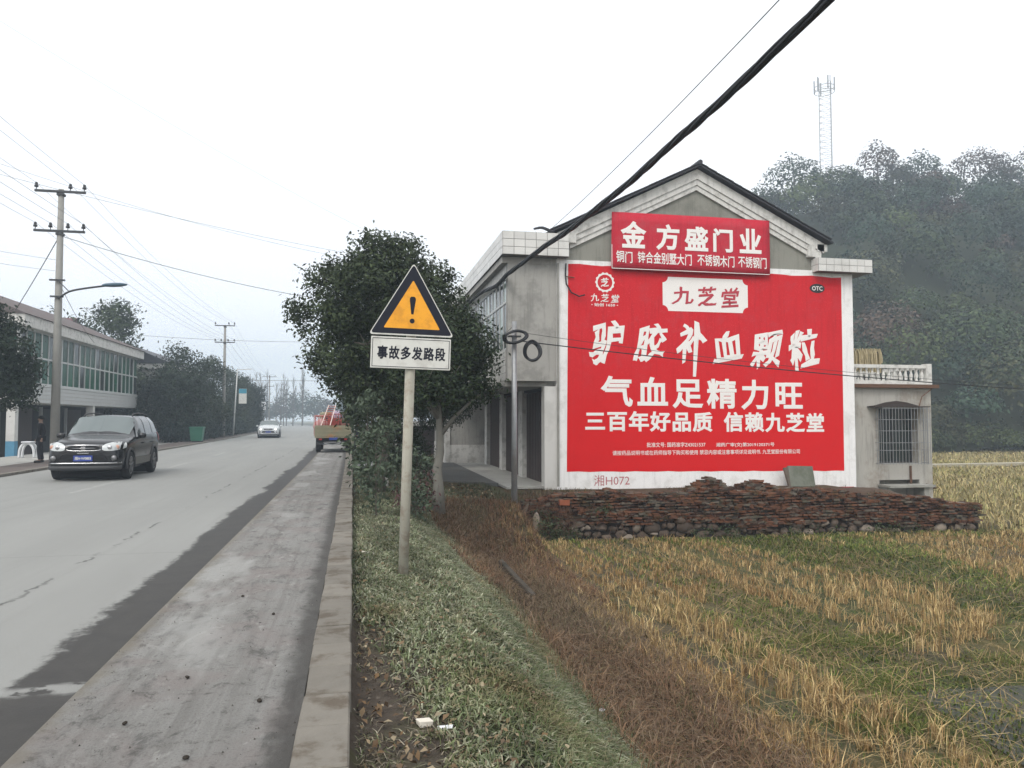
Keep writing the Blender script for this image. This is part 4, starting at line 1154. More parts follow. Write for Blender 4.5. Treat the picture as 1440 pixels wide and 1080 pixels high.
# ------------------------------------------------------------------ utility poles across the road
def utility_pole(label, x, y, h, arms, lamp=False, far=False):
    p = thing('utility_pole', label, 'utility pole', (x, y, -.1), 0, 'concrete power poles along the far side of the road')
    n = 8 if far else 14
    MB().tube([(x, y, -.3), (x, y, h)], .165, n, .095).build('shaft', 'pole_concrete', p, smooth=True)
    for (z, half, pins) in arms:
        a = MB().box(x - half, x + half, y - .13, y - .05 - .001 * 0, z - .04, z + .04).build('crossarm', 'dark_metal', p)
        for q in pins:
            MB().lathe([(.015, 0), (.015, .08), (.07, .09), (.075, .14), (.04, .17), (.055, .19), (.05, .24), (.015, .27)], 8, (x + q, y - .09, z + .04)).build('insulator', 'dark_metal', a, smooth=True)
        MB().box(x - .12, x + .12, y - .125, y + .12, z - .14, z - .06).build('pole_clamp', 'dark_metal', p)
    return p
PX1, PY1, PX2, PY2, PX3, PY3 = -10.55, 30.6, -11.25, 72.0, -15.6, 152.0
A1 = [(9.92, .85, (-.8, .33, .8)), (8.46, .85, (-.8, -.3, .28, .8))]
utility_pole('tall concrete power pole behind the black car, with two crossarms', PX1, PY1, 10.02, A1)
MB().box(PX1 - .24, PX1 + .24, PY1 - .22, PY1 - .17, 6.62, 6.68)
utility_pole('middle distance power pole with two crossarms beyond the dark trees', PX2, PY2, 10.0, [(9.95, .85, (-.8, .33, .8)), (8.46, .85, (-.8, -.3, .28, .8))], far=True)
utility_pole('farthest power pole standing small above the distant trees', PX3, PY3, 10.0, [(9.7, 1.3, (-1, 0, 1)), (7.9, .9, (-.8, .8))], far=True)
bands = MB()
o = None
lines = [(9.92, (-.8, .33, .8)), (8.46, (-.8, -.3, .28, .8))]
names = {(.0, -.8): 'top left', (.0, .33): 'top middle', (.0, .8): 'top right'}
wl_names = ['outermost upper power line, on the field side of the poles', 'middle upper power line on the poles', 'upper power line nearest the road',
            'outermost lower power line on the poles', 'second lower power line from the field side', 'third lower power line from the field side', 'lower power line nearest the road']
k = 0
for z, qs in lines:
    for q in qs:
        a0 = Vector((-9.9 + q, -12, z + .75)); a1 = Vector((PX1 + q, PY1 - .09, z + .28)); a2 = Vector((PX2 + q, PY2 - .09, z + .28)); a3 = Vector((PX3 + q, PY3 - .09, z + .2))
        pts = catenary(a0, a1, .55, 20)[:-1] + catenary(a1, a2, .55, 20)[:-1] + catenary(a2, a3, 1.2, 16)
        wire(wl_names[k], pts, .0065, 'wire_grey', 'power lines strung along the poles', 'power_line'); k += 1
wire('highest faint wire slanting down across the sky to the big tree', catenary((-13.5, 12, 12.6), (1.0, 29, 8.4), .5), .0035, 'wire_grey')
wire('wire crossing over the pole top towards the big tree', catenary((-14, 24, 9.55), (0.5, 31, 8.1), .25), .006, 'wire_grey')
wire('second wire just below the one crossing over the pole top', catenary((-10.2, 24.3, 9.0), (1.5, 31, 7.75), .30), .005, 'wire_grey')
wire('wire from the lower crossarm sagging to the big tree', catenary((PX1, PY1 - .1, 8.3), (1.5, 35.5, 6.7), .35), .012, 'wire_grey')
wire('stay wire running from the tall pole down to the gallery roof', catenary((PX1, PY1, 8.35), (-15.2, 38.8, 6.5), .05), .016, 'cable')
wire('faint wire crossing the road beyond the gallery house', catenary((-18, 60, 7.9), (6, 60, 7.9), .45), .010, 'cable')
wire('low dark wire crossing the road by the middle pole', catenary((-14, 80, 5.55), (5, 80, 5.75), .15), .017, 'cable')
wire('service wire from the tall pole to the gallery house front', catenary((PX1, PY1, 6.6), (-14.6, 48, 6.0), .2), .010, 'cable')
wire('faint pair of upper left service wires, upper one', catenary((-20, 28, 8.9), (PX1, PY1, 7.4), .2), .006, 'wire_grey')
wire('faint pair of upper left service wires, lower one', catenary((-20, 28, 8.3), (PX1, PY1, 7.0), .2), .006, 'wire_grey')

# street lamp arm on the tall pole
la = thing('street_lamp', 'street lamp on a curved bracket clamped to the tall power pole', 'street lamp', (PX1, PY1, 6.1))
MB().box(PX1 - .26, PX1 + .26, PY1 - .20, PY1 - .14, 6.62, 6.68).build('clamp', 'dark_metal', la); MB().box(PX1 - .22, PX1 + .22, PY1 - .2, PY1 - .14, 6.02, 6.08).build('clamp', 'dark_metal', la)
MB().tube(smoothpath([(PX1 + .05, PY1 - .17, 5.98), (PX1 + .45, PY1 - .3, 6.22), (PX1 + 1.0, PY1 - .45, 6.33), (PX1 + 1.7, PY1 - .6, 6.42)], 5), .035, 8).tube([(PX1 + .06, PY1 - .17, 6.6), (PX1 + .42, PY1 - .3, 6.25)], .018, 6).build('arm', 'dark_metal', la, smooth=True)
hm = MB().lathe([(.01, -.42), (.05, -.40), (.10, -.30), (.13, -.05), (.12, .2), (.07, .36), (.04, .42)], 12)
hm.v = [(PX1 + 1.7 + .36 + v[2], PY1 - .66 + v[0] * 1.0, 6.46 + v[1] * .62 + .06 * v[2]) for v in hm.v]
M['lamp_blue'] = simple('blue_grey_lamp_housing', (0.05, 0.10, 0.14), .4, .2, var=.2)
hm.build('lamp_head', 'lamp_blue', la, smooth=True, fix=True)

# small lamp post with a blue and white banner
lp = thing('banner_lamp_post', 'slim white lamp post with a small blue and white pennant before the trees', 'lamp post', (-11.0, 76, 0))
MB().tube([(-11.0, 76, -.1), (-10.7, 76, 6.4)], .07, 8, .045).build('post', 'frame_white', lp, smooth=True)
MB().tube([(-10.7, 76, 6.3), (-9.4, 75.8, 6.35)], .03, 6).build('arm', 'frame_white', lp)
MB().box(-10.55, -9.85, 75.98, 76.02, 3.1, 4.5).build('pennant', 'sign_white', lp)
MB().box(-10.54, -9.86, 75.972, 75.978, 4.05, 4.49).build('pennant_header', simple('teal_print', (0.04, .25, .35), .6), lp)
lp2 = thing('distant_lamp_post', 'very small misty lamp post with a white box far down the road', 'lamp post', (-18.5, 165, 0))
MB().tube([(-18.5, 165, -.1), (-18.5, 165, 9)], .12, 6, .08).build('post', 'pole_concrete', lp2); MB().box(-18.45, -17.6, 164.8, 165, 3.6, 5.2).build('sign_box', 'white_plastic', lp2)

# ------------------------------------------------------------------ bin, ring seat
bi = thing('litter_bin', 'green wheeled litter bin on the earth verge across the road', 'bin', (-10.75, 57.6, 0.03))
MB().add([(-11.1, 57.3, .1), (-10.4, 57.3, .1), (-10.4, 57.9, .1), (-11.1, 57.9, .1), (-11.2, 57.2, 1.0), (-10.3, 57.2, 1.0), (-10.3, 58, 1.0), (-11.2, 58, 1.0)],
         [(0, 3, 2, 1), (4, 5, 6, 7), (0, 1, 5, 4), (1, 2, 6, 5), (2, 3, 7, 6), (3, 0, 4, 7)]).build('body', 'bin_green', bi)
MB().box(-11.24, -10.26, 57.16, 58.04, 1.003, 1.09).build('lid', 'bin_green', bi, bevel=.02)
MB().tube([(-11.12, 57.9, .12), (-10.4, 57.9, .12)], .1, 10).build('wheel', 'rubber', bi)
ch = thing('arched_stool', 'small white plastic stool with arched legs under the gallery', 'stool', (-13.7, 36.6, -.08))
MB().tube(smoothpath([(-13.99, 36.6, -.05), (-13.97, 36.6, .3), (-13.86, 36.6, .52), (-13.7, 36.6, .58), (-13.54, 36.6, .52), (-13.43, 36.6, .3), (-13.41, 36.6, -.05)], 4), .055, 8).build('leg_frame', 'white_plastic', ch, smooth=True)
MB().tube(smoothpath([(-13.99, 36.95, -.05), (-13.97, 36.95, .3), (-13.86, 36.95, .52), (-13.7, 36.95, .58), (-13.54, 36.95, .52), (-13.43, 36.95, .3), (-13.41, 36.95, -.05)], 4), .055, 8).build('leg_frame', 'white_plastic', ch, smooth=True)
MB().box(-13.9, -13.5, 36.5, 37.05, .60, .66).build('seat', 'white_plastic', ch, bevel=.02)

# ------------------------------------------------------------------ people
def skin_chain(name, J, E, mat, parent, sub=2, root=0):
    me = bpy.data.meshes.new(name); keys = list(J); me.from_pydata([J[k][0] for k in keys], [(keys.index(a), keys.index(b)) for a, b in E], [])
    ob = bpy.data.objects.new(name, me); COL.objects.link(ob)
    ob.modifiers.new('skin', 'SKIN')
    if not me.skin_vertices: me.skin_vertices.new(name='')
    for i, k in enumerate(keys):
        r_ = J[k][1]; me.skin_vertices[0].data[i].radius = r_ if isinstance(r_, tuple) else (r_, r_)
        me.skin_vertices[0].data[i].use_root = (i == root)
    ss = ob.modifiers.new('sub', 'SUBSURF'); ss.levels = sub; ss.render_levels = sub
    dg = bpy.context.evaluated_depsgraph_get(); dg.update()
    m2 = bpy.data.meshes.new_from_object(ob.evaluated_get(dg)); bpy.data.objects.remove(ob)
    m2.materials.clear(); m2.materials.append(M[mat] if isinstance(mat, str) else mat); m2.shade_smooth()
    return link(name, m2, parent)
M['skin'] = simple('skin', (0.30, 0.19, 0.14), .6, var=.08)
M['hair'] = simple('black_hair', (0.012, 0.011, 0.011), .7, var=.2)
def person(label, loc, rz, coat, trousers, stride=0.10, h=1.68):
    p = thing('person', label, 'person', loc, rz)
    s_ = h / 1.72
    J = {'pel': ((0, 0, .95), (.13, .10)), 'bel': ((0, 0, 1.10), (.125, .095)), 'che': ((0, -.01, 1.30), (.155, .105)), 'nk': ((0, 0, 1.46), .06), 'nk2': ((0, -.01, 1.52), .052),
         'hd': ((0, -.02, 1.60), (.075, .09)), 'hd2': ((0, -.015, 1.67), (.07, .085))}
    E = [('pel', 'bel'), ('bel', 'che'), ('che', 'nk'), ('nk', 'nk2'), ('nk2', 'hd'), ('hd', 'hd2')]
    for q, sg_ in (('l', -1), ('r', 1)):
        st = stride * sg_
        J['sh' + q] = ((.18 * sg_, 0, 1.40), .055); J['el' + q] = ((.235 * sg_, .03 + st * .5, 1.13), .042); J['wr' + q] = ((.23 * sg_, -.05 + st * .9, .90), .028); J['pm' + q] = ((.23 * sg_, -.07 + st, .83), (.024, .04))
        J['hp' + q] = ((.095 * sg_, 0, .90), .092); J['kn' + q] = ((.10 * sg_, -.03 - st, .50), .058); J['an' + q] = ((.105 * sg_, .03 - st * 1.3, .085), .042); J['to' + q] = ((.115 * sg_, -.13 - st * 1.3, .04), (.045, .03))
        E += [('che', 'sh' + q), ('sh' + q, 'el' + q), ('el' + q, 'wr' + q), ('wr' + q, 'pm' + q), ('pel', 'hp' + q), ('hp' + q, 'kn' + q), ('kn' + q, 'an' + q), ('an' + q, 'to' + q)]
        for f in range(5):
            fx = (.23 + (.0 if f else -.0)) * sg_; oy = -.07 + st + (-.028 + .017 * f)
            J['f%s%d' % (q, f)] = ((fx - (.03 * sg_ if f == 0 else 0), oy - (.02 if f == 0 else 0), .765 + (.03 if f == 0 else .006 * abs(f - 2))), .009)
            E.append(('pm' + q, 'f%s%d' % (q, f)))
    sc = lambda J_: {k: (tuple(c * s_ for c in v[0]), v[1]) for k, v in J_.items()}
    body = skin_chain('body', sc(J), E, 'skin', p)
    JC = {k: (J[k][0], tuple(x + .028 for x in (J[k][1] if isinstance(J[k][1], tuple) else (J[k][1],) * 2))) for k in ('pel', 'bel', 'che', 'nk', 'shl', 'ell', 'wrl', 'shr', 'elr', 'wrr')}
    JC['pel'] = ((0, 0, .86), (.165, .125)); 
    skin_chain('coat', sc(JC), [('pel', 'bel'), ('bel', 'che'), ('che', 'nk'), ('che', 'shl'), ('shl', 'ell'), ('ell', 'wrl'), ('che', 'shr'), ('shr', 'elr'), ('elr', 'wrr')], coat, body)
    JT = {k: (J[k][0], tuple(x + .018 for x in (J[k][1] if isinstance(J[k][1], tuple) else (J[k][1],) * 2))) for k in ('pel', 'hpl', 'knl', 'anl', 'hpr', 'knr', 'anr')}
    skin_chain('trousers', sc(JT), [('pel', 'hpl'), ('hpl', 'knl'), ('knl', 'anl'), ('pel', 'hpr'), ('hpr', 'knr'), ('knr', 'anr')], trousers, body)
    for q, sg_ in (('l', -1), ('r', 1)):
        a, b = Vector(J['an' + q][0]) * s_, Vector(J['to' + q][0]) * s_
        MB().tube([a + Vector((0, .05, -.04)), a + Vector((0, -.02, -.03)), b + Vector((0, 0, .0)), b + Vector((0, -.03, -.01))], [.035, .05, .045, .02], 8).build('shoe', 'rubber', body, world=False, smooth=True)
    hv = MB().lathe([(.0, .105), (.05, .098), (.082, .06), (.09, .01), (.082, -.04)], 12); hv.v = [(v[0] * .95, v[1] * 1.12 + .012, (v[2] + 1.655) * s_) for v in hv.v]
    hv.build('hair', 'hair', body, world=False, smooth=True)
    MB().add([(-.012, -.10, 1.605 * s_), (.012, -.10, 1.605 * s_), (0, -.125, 1.607 * s_), (0, -.098, 1.645 * s_)], [(0, 1, 2), (0, 2, 3), (1, 3, 2)]).build('nose', 'skin', body, world=False)
    return p
M['coat_black'] = simple('black_coat', (0.012, 0.012, 0.015), .85, var=.3); M['trouser_dark'] = simple('dark_trousers', (0.018, 0.018, 0.022), .85, var=.3)
M['coat_navy'] = simple('navy_jacket', (0.02, 0.022, 0.035), .85, var=.3)
person('person in a long black coat standing by the tall concrete pole', (-11.22, 31.2, .03), R(-60), 'coat_black', 'trouser_dark', .05)
person('person in dark clothes standing at the right side of the loaded truck', (0.22, 38.3, -.17), R(80), 'coat_navy', 'trouser_dark', .16)

# ------------------------------------------------------------------ vehicles
from mathutils.bvhtree import BVHTree
def lerp(a, b, t_): return a + (b - a) * t_
ST = [ # y, zb, xs, zm, xm, zbelt, xbelt, x5, z5, x6, z6, ztop
    (-2.20, .42, .50, .60, .56, .78, .52, .46, .80, .35, .815, .82),
    (-2.14, .30, .74, .58, .78, .86, .72, .62, .905, .45, .925, .935),
    (-1.98, .24, .84, .60, .89, .93, .83, .72, .975, .48, 1.0, 1.01),
    (-1.60, .23, .87, .62, .91, .97, .87, .77, 1.03, .50, 1.06, 1.075),
    (-1.10, .23, .88, .64, .915, 1.00, .885, .80, 1.08, .52, 1.12, 1.135),
    (-.92, .23, .88, .64, .915, 1.01, .89, .80, 1.11, .54, 1.15, 1.165),
    (-.22, .23, .88, .64, .915, 1.03, .89, .785, 1.44, .66, 1.605, 1.65),
    (.35, .23, .88, .64, .915, 1.04, .89, .78, 1.47, .65, 1.64, 1.69),
    (1.20, .23, .88, .66, .915, 1.06, .89, .77, 1.47, .64, 1.63, 1.68),
    (1.80, .27, .87, .68, .91, 1.08, .88, .75, 1.45, .62, 1.60, 1.64),
    (2.04, .32, .85, .70, .90, 1.08, .87, .72, 1.34, .60, 1.46, 1.49),
    (2.14, .34, .80, .70, .86, 1.02, .82, .68, 1.05, .53, 1.07, 1.08),
    (2.19, .42, .66, .70, .74, .95, .70, .58, .97, .45, .98, .985)]
def sec(r):
    y, zb, xs, zm, xm, zt, xb, x5, z5, x6, z6, ztop = r
    return [(0, zb), (xs - .12, zb), (xs, zb + .10), (xm, zm), (xb, zt), (x5, z5), (x6, z6), (0, ztop)]
def surf(y, s):
    """point on the right half of the body loft: y along, s = section parameter 0..7"""
    for i in range(len(ST) - 1):
        if ST[i][0] <= y <= ST[i + 1][0]: break
    t_ = (y - ST[i][0]) / (ST[i + 1][0] - ST[i][0]); A, B_ = sec(ST[i]), sec(ST[i + 1])
    j = min(int(s), 6); u = s - j
    pa = (lerp(A[j][0], A[j + 1][0], u), lerp(A[j][1], A[j + 1][1], u)); pb = (lerp(B_[j][0], B_[j + 1][0], u), lerp(B_[j][1], B_[j + 1][1], u))
    return Vector((lerp(pa[0], pb[0], t_), y, lerp(pa[1], pb[1], t_)))
def evalmesh(ob):
    dg = bpy.context.evaluated_depsgraph_get(); dg.update()
    return bpy.data.meshes.new_from_object(ob.evaluated_get(dg))
def car_body_mesh(mat):
    vs, fs = [], []; n = 14
    for r in ST:
        S = sec(r); ring = [(x, z) for x, z in S] + [(-x, z) for x, z in S[-2:0:-1]]
        vs += [(x, r[0], z) for x, z in ring]
    for i in range(len(ST) - 1):
        for k in range(n): fs.append((i * n + k, i * n + (k + 1) % n, (i + 1) * n + (k + 1) % n, (i + 1) * n + k))
    fs += [tuple(range(n - 1, -1, -1)), tuple(range((len(ST) - 1) * n, len(ST) * n))]
    me = bpy.data.meshes.new('body'); me.from_pydata(vs, [], fs)
    bm = bmesh.new(); bm.from_mesh(me); bmesh.ops.recalc_face_normals(bm, faces=bm.faces)
    cl = bm.edges.layers.float.get('crease_edge') or bm.edges.layers.float.new('crease_edge')
    for e_ in bm.edges:
        a, b = e_.verts[0].co, e_.verts[1].co
        if abs(a.y - b.y) > .01 and min(abs(a.x), abs(b.x)) > .5 and max(a.z, b.z) < 1.1 and min(a.z, b.z) > .9: e_[cl] = .45
        if abs(a.y - b.y) > .01 and max(a.z, b.z) < .45: e_[cl] = .5
    bm.to_mesh(me); bm.free()
    ob = bpy.data.objects.new('tmp', me); COL.objects.link(ob)
    m = ob.modifiers.new('s', 'SUBSURF'); m.levels = 2; m.render_levels = 2
    m2 = evalmesh(ob); ob.modifiers.clear(); ob.data = m2
    cut = MB().lathe([(.385, -1.2), (.385, 1.2)], 28, (0, -1.33, .36), 'X').lathe([(.385, -1.2), (.385, 1.2)], 28, (0, 1.33, .36), 'X')
    cme = bpy.data.meshes.new('cut'); cme.from_pydata(cut.v, [], cut.f)
    bm = bmesh.new(); bm.from_mesh(cme); bmesh.ops.recalc_face_normals(bm, faces=bm.faces); bm.to_mesh(cme); bm.free()
    co = bpy.data.objects.new('cut', cme); COL.objects.link(co)
    bo_ = ob.modifiers.new('b', 'BOOLEAN'); bo_.operation = 'DIFFERENCE'; bo_.object = co; bo_.solver = 'EXACT'
    m3 = evalmesh(ob)
    bpy.data.objects.remove(ob); bpy.data.objects.remove(co)
    m3.materials.clear(); m3.materials.append(mat)
    for p_ in m3.polygons: p_.use_smooth = abs(p_.normal.z) < 2 and p_.area < 0.05
    return m3 if len(m3.polygons) > 50 else m2
def patch(y0f, y1f, s0, s1, off_, ny=8, ns=6, side=1):
    """curved panel lying just outside the body: y limits are functions of the section fraction"""
    vs, fs = [], []
    for j in range(ns + 1):
        v = j / ns; s = lerp(s0, s1, v)
        for i in range(ny + 1):
            y = lerp(y0f(v), y1f(v), i / ny); p_ = surf(y, s); e_ = .01
            du = surf(min(y + e_, 2.18), s) - surf(max(y - e_, -2.19), s); dv = surf(y, min(s + .02, 6.999)) - surf(y, max(s - .02, 0))
            nrm = du.cross(dv); nrm = nrm.normalized() if nrm.length > 1e-9 else Vector((1, 0, 0))
            if nrm.x < 0 and abs(nrm.x) > .05: nrm = -nrm
            if nrm.z < -.3: nrm = -nrm
            p_ = p_ + nrm * off_; vs.append((p_.x * side, p_.y, p_.z))
    for j in range(ns):
        for i in range(ny):
            a = j * (ny + 1) + i; f = (a, a + 1, a + ny + 2, a + ny + 1); fs.append(f if side > 0 else f[::-1])
    return vs, fs
def front_y(x, z):
    """forward-most body y at lateral x, height z"""
    lo = 2.0
    for k in range(90):
        y = -2.195 + k * .012
        for i in range(29):
            p_ = surf(y, 3.0 * 0 + i * .25)
            if abs(p_.z - z) < .05 and p_.x >= abs(x) - .01: return y
    return -1.9
M['black_car_paint'] = simple('black_car_paint', (0.012, 0.012, 0.014), .16, .2, var=.2, scale=3, dirt=(0.035, 0.033, 0.030), dirt_amt=.25, dirt_scale=2, spec=.6, coord='Object')
M['white_car_paint'] = simple('white_car_paint', (0.55, 0.57, 0.58), .3, .0, var=.05)
M['cladding'] = simple('grey_plastic_cladding', (0.035, 0.035, 0.037), .6, var=.15)
M['sill_grey'] = simple('beige_grey_cladding', (0.13, 0.125, 0.11), .6, var=.15)
M['chrome'] = simple('chrome_trim', (0.55, 0.55, 0.56), .18, 1.0, var=.03)
M['car_glass'] = simple('car_glass', (0.10, 0.125, 0.125), .06, 0, var=.15, scale=1.5, spec=1.0)
M['car_glass_side'] = simple('dark_side_glass', (0.02, 0.022, 0.026), .06, 0, var=.2, spec=.9)
M['lens'] = simple('headlight_lens', (0.50, 0.52, 0.52), .15, .2, var=.15, scale=9, spec=.8)
M['indicator_amber'] = simple('clear_amber_indicator', (.55, .30, .22), .3)
M['alloy'] = simple('grey_alloy', (0.22, 0.22, 0.225), .35, .8, var=.1)
M['plate_blue'] = simple('blue_number_plate', (0.02, 0.045, 0.25), .4, var=.08)
M['tail_red'] = simple('red_lamp', (0.35, 0.015, 0.015), .3, var=.1)
t = NT('lit_headlamp'); t.bs.inputs['Emission Color'].default_value = (1, .98, .92, 1); t.bs.inputs['Emission Strength'].default_value = 2.2; M['lit'] = t.done((.8, .8, .8), .2)

def make_car(label, loc, rz, paint, plate_txt=None, lit=False, cat='car', name='parked_car', sc=(1, 1, 1)):
    c = thing(name, label, cat, loc, rz); c.scale = sc
    b = link('body', car_body_mesh(M[paint]), c)
    bvh = BVHTree.FromPolygons([v.co[:] for v in b.data.vertices], [tuple(p_.vertices) for p_ in b.data.polygons])
    def py(x, z):
        h_ = bvh.ray_cast(Vector((x, -3, z)), Vector((0, 1, 0)))[0]; return h_.y if h_ is not None and h_.y < -1.2 else -1.75
    def px(y, z):
        h_ = bvh.ray_cast(Vector((3, y, z)), Vector((-1, 0, 0)))[0]; return h_.x + .001 if h_ is not None else .9
    def part(vs_fs, nm, mat, parent=b, smooth=True):
        mb = MB().add(*vs_fs) if not isinstance(vs_fs, MB) else vs_fs
        return mb.build(nm, mat, parent, world=False, smooth=smooth)
    # windscreen: both halves of the sloping patch
    A = patch(lambda v: -.90 + .015 * v, lambda v: -.24, 5.2, 6.999, .012, 8, 8, 1); B_ = patch(lambda v: -.90 + .015 * v, lambda v: -.24, 5.2, 6.999, .012, 8, 8, -1)
    part(MB().add(*A).add(*B_), 'windscreen', 'car_glass')
    part(MB().add(*patch(lambda v: 1.84, lambda v: 2.03, 5.2, 6.999, .012, 4, 6, 1)).add(*patch(lambda v: 1.84, lambda v: 2.03, 5.2, 6.999, .012, 4, 6, -1)), 'rear_window', 'car_glass_side')
    for s_ in (1, -1):
        part(patch(lambda v: -.74 + .50 * v, lambda v: .30, 4.18, 5.92, .012, 8, 5, s_), 'side_window', 'car_glass_side')
        part(patch(lambda v: .37, lambda v: 1.16, 4.18, 5.92, .012, 6, 5, s_), 'side_window', 'car_glass_side')
        part(patch(lambda v: 1.23, lambda v: 1.86 - .16 * v, 4.22, 5.85, .012, 6, 5, s_), 'side_window', 'car_glass_side')
        HL = []; nu, nv = 9, 6
        for j in range(nv + 1):
            for i in range(nu + 1):
                u, v = i / nu, j / nv; x = .43 + .475 * u
                zl = .765 - .03 * math.sin(math.pi * u) + .045 * u; zu = .90 + .09 * math.sin(math.pi * min(1, u * .75)) - .02 * u
                z = lerp(zl, zu, v) if 0 < u < 1 else lerp(zl + .02, zu - .02, v)
                HL.append((s_ * x, py(x, z) - .012, z))
        hm_ = MB().add(HL, [(j * (nu + 1) + i, j * (nu + 1) + i + 1, (j + 1) * (nu + 1) + i + 1, (j + 1) * (nu + 1) + i)[::s_] for j in range(nv) for i in range(nu)])
        part(hm_, 'headlight', 'lens')
        if lit: part(MB().lathe([(.01, -.02), (.07, -.015), (.08, .02)], 12, (s_ * .62, py(.62, .83) - .03, .83), 'Y'), 'lit_bulb', 'lit')
        else:
            part(MB().lathe([(.02, -.012), (.05, -.01), (.055, .01)], 12, (s_ * .60, py(.60, .84) - .018, .84), 'Y'), 'bulb_ring', 'chrome')
            part(MB().lathe([(.02, -.012), (.045, -.01), (.05, .01)], 12, (s_ * .76, py(.76, .85) - .018, .85), 'Y'), 'indicator', 'indicator_amber')
        gap = lambda pts, nm='panel_gap': part(MB().tube(pts, .0055, 4, caps=False), nm, 'interior')
        gap([(s_ * x, py(x, z) - .002, z) for x, z in [(.40, .93), (.55, .965), (.70, .975)]])
        gap([(s_ * px(y_, z_), y_, z_) for y_, z_ in [(-.86, .30), (-.86, .6), (-.84, .98)]]); gap([(s_ * px(y_, z_), y_, z_) for y_, z_ in [(.335, .30), (.335, .6), (.335, 1.02)]])
        gap([(s_ * px(y_, z_), y_, z_) for y_, z_ in [(1.18, .78), (1.16, 1.04)]])
        part(patch(lambda v: -1.72, lambda v: 1.72, 2.05, 2.65, .010, 14, 2, s_), 'sill_cladding', 'sill_grey')
        part(patch(lambda v: 1.95, lambda v: 2.12, 3.6, 4.9, .014, 4, 4, s_), 'tail_light', 'tail_red')
        # mirror
        mm = MB().lathe([(.01, -.09), (.06, -.08), (.075, 0), (.06, .08), (.01, .09)], 10, (0, 0, 0), 'X'); mm.v = [(v[0] * 1.15 + s_ * 1.01, v[1] * .8 - .62, v[2] * 1.05 + 1.11) for v in mm.v]
        mm.tube([(s_ * .87, -.60, 1.03), (s_ * .97, -.62, 1.09)], .03, 6); part(mm, 'wing_mirror', paint)
        for y in (-.12, .95):
            part(MB().cbox((s_ * .925, y + .12, .90), (.03, .17, .03)), 'door_handle', paint, smooth=False)
        # roof rail
        part(MB().tube([(s_ * .62, -.05, 1.62), (s_ * .61, .05, 1.685), (s_ * .60, .8, 1.715), (s_ * .59, 1.5, 1.68), (s_ * .59, 1.62, 1.61)], .020, 8), 'roof_rail', 'cladding')
        for y in (-1.33, 1.33):
            w = part(MB().lathe([(.20, .70), (.30, .715), (.345, .735), (.355, .78), (.355, .86), (.345, .905), (.30, .925), (.235, .92), (.23, .90), (.10, .90)], 28, (0, y, .355), 'X') if s_ > 0 else
                     MB().lathe([(.10, -.90), (.23, -.90), (.235, -.92), (.30, -.925), (.345, -.905), (.355, -.86), (.355, -.78), (.345, -.735), (.30, -.715), (.20, -.70)], 28, (0, y, .355), 'X'), 'wheel', 'rubber', parent=c)
            rm = MB().lathe([(.225, .88), (.23, .915), (.21, .915), (.205, .885)], 24, (0, y, .355), 'X')
            for k in range(5):
                a = 2 * math.pi * k / 5 + .3; rm.tube([(.895, y + .03 * math.cos(a), .355 + .03 * math.sin(a)), (.905, y + .215 * math.cos(a), .355 + .215 * math.sin(a))], .026, 5)
            rm.lathe([(.05, .88), (.05, .915), (.02, .92)], 12, (0, y, .355), 'X')
            if s_ < 0: rm.v = [(-v[0], v[1], v[2]) for v in rm.v]; rm.f = [f[::-1] for f in rm.f]
            part(rm, 'rim', 'alloy', parent=w, smooth=False)
            # arch lip
            lip = MB(); pts = [(s_ * .905, y + .41 * math.cos(a), .37 + .41 * math.sin(a)) for a in [R(-12 + 204 * k / 14) for k in range(15)]]
            lip.tube(pts, .030, 6); part(lip, 'arch_trim', 'cladding')
    # front face: grille, lower intake, bumper strip, fog lamps, plate
    part(MB().cbox((0, -2.165, .815), (.74, .06, .09)), 'grille', 'interior', smooth=False)
    g = MB().tube(smoothpath([(-.45, -2.13, .885), (-.42, -2.165, .80), (-.30, -2.20, .765), (0, -2.215, .757), (.30, -2.20, .765), (.42, -2.165, .80), (.45, -2.13, .885)], 4), .013, 6).tube([(-.45, -2.13, .885), (-.2, -2.185, .893), (0, -2.195, .896), (.2, -2.185, .893), (.45, -2.13, .885)], .020, 6).tube([(-.40, -2.18, .825), (0, -2.205, .822), (.40, -2.18, .825)], .008, 5)
    part(g, 'grille_surround', 'chrome')
    part(MB().cbox((0, -2.21, .828), (.10, .02, .07)), 'badge', 'chrome', smooth=False)
    part(MB().cbox((0, -2.215, .70), (.26, .02, .022)), 'chrome_strip', 'chrome', smooth=False)
    part(MB().add([(-.56, -2.19, .50), (.56, -2.19, .50), (.47, -2.205, .66), (-.47, -2.205, .66), (-.56, -2.10, .50), (.56, -2.10, .50), (.47, -2.10, .66), (-.47, -2.10, .66)], [(0, 1, 2, 3), (4, 7, 6, 5), (0, 4, 5, 1), (3, 2, 6, 7), (1, 5, 6, 2), (0, 3, 7, 4)]), 'lower_intake', 'interior', smooth=False)
    part(MB().tube([(q, py(abs(q), .45) - .008, .45) for q in (-.84, -.72, -.55, -.3, 0, .3, .55, .72, .84)], .020, 6), 'bumper_strip', 'chrome')
    part(MB().tube([(q, py(abs(q), .36) + .02, .335) for q in (-.82, -.7, -.5, -.25, 0, .25, .5, .7, .82)], .060, 8), 'bumper', 'cladding')
    for s_ in (-1, 1):
        part(MB().lathe([(.02, -.03), (.065, -.02), (.07, .03)], 14, (s_ * .70, py(.70, .575) - .01, .575), 'Y'), 'fog_lamp', 'alloy')
    pl = part(MB().cbox((0, -2.222, .575), (.44, .012, .14)), 'number_plate', 'plate_blue', smooth=False)
    if plate_txt:
        T = Paint(-2.2295); T.line(plate_txt, -.19, .19, .535, .615, .03); m_ = MB(); m_.v, m_.f = T.v, T.f
        m_.build('plate_lettering', 'sign_white', pl, world=False)
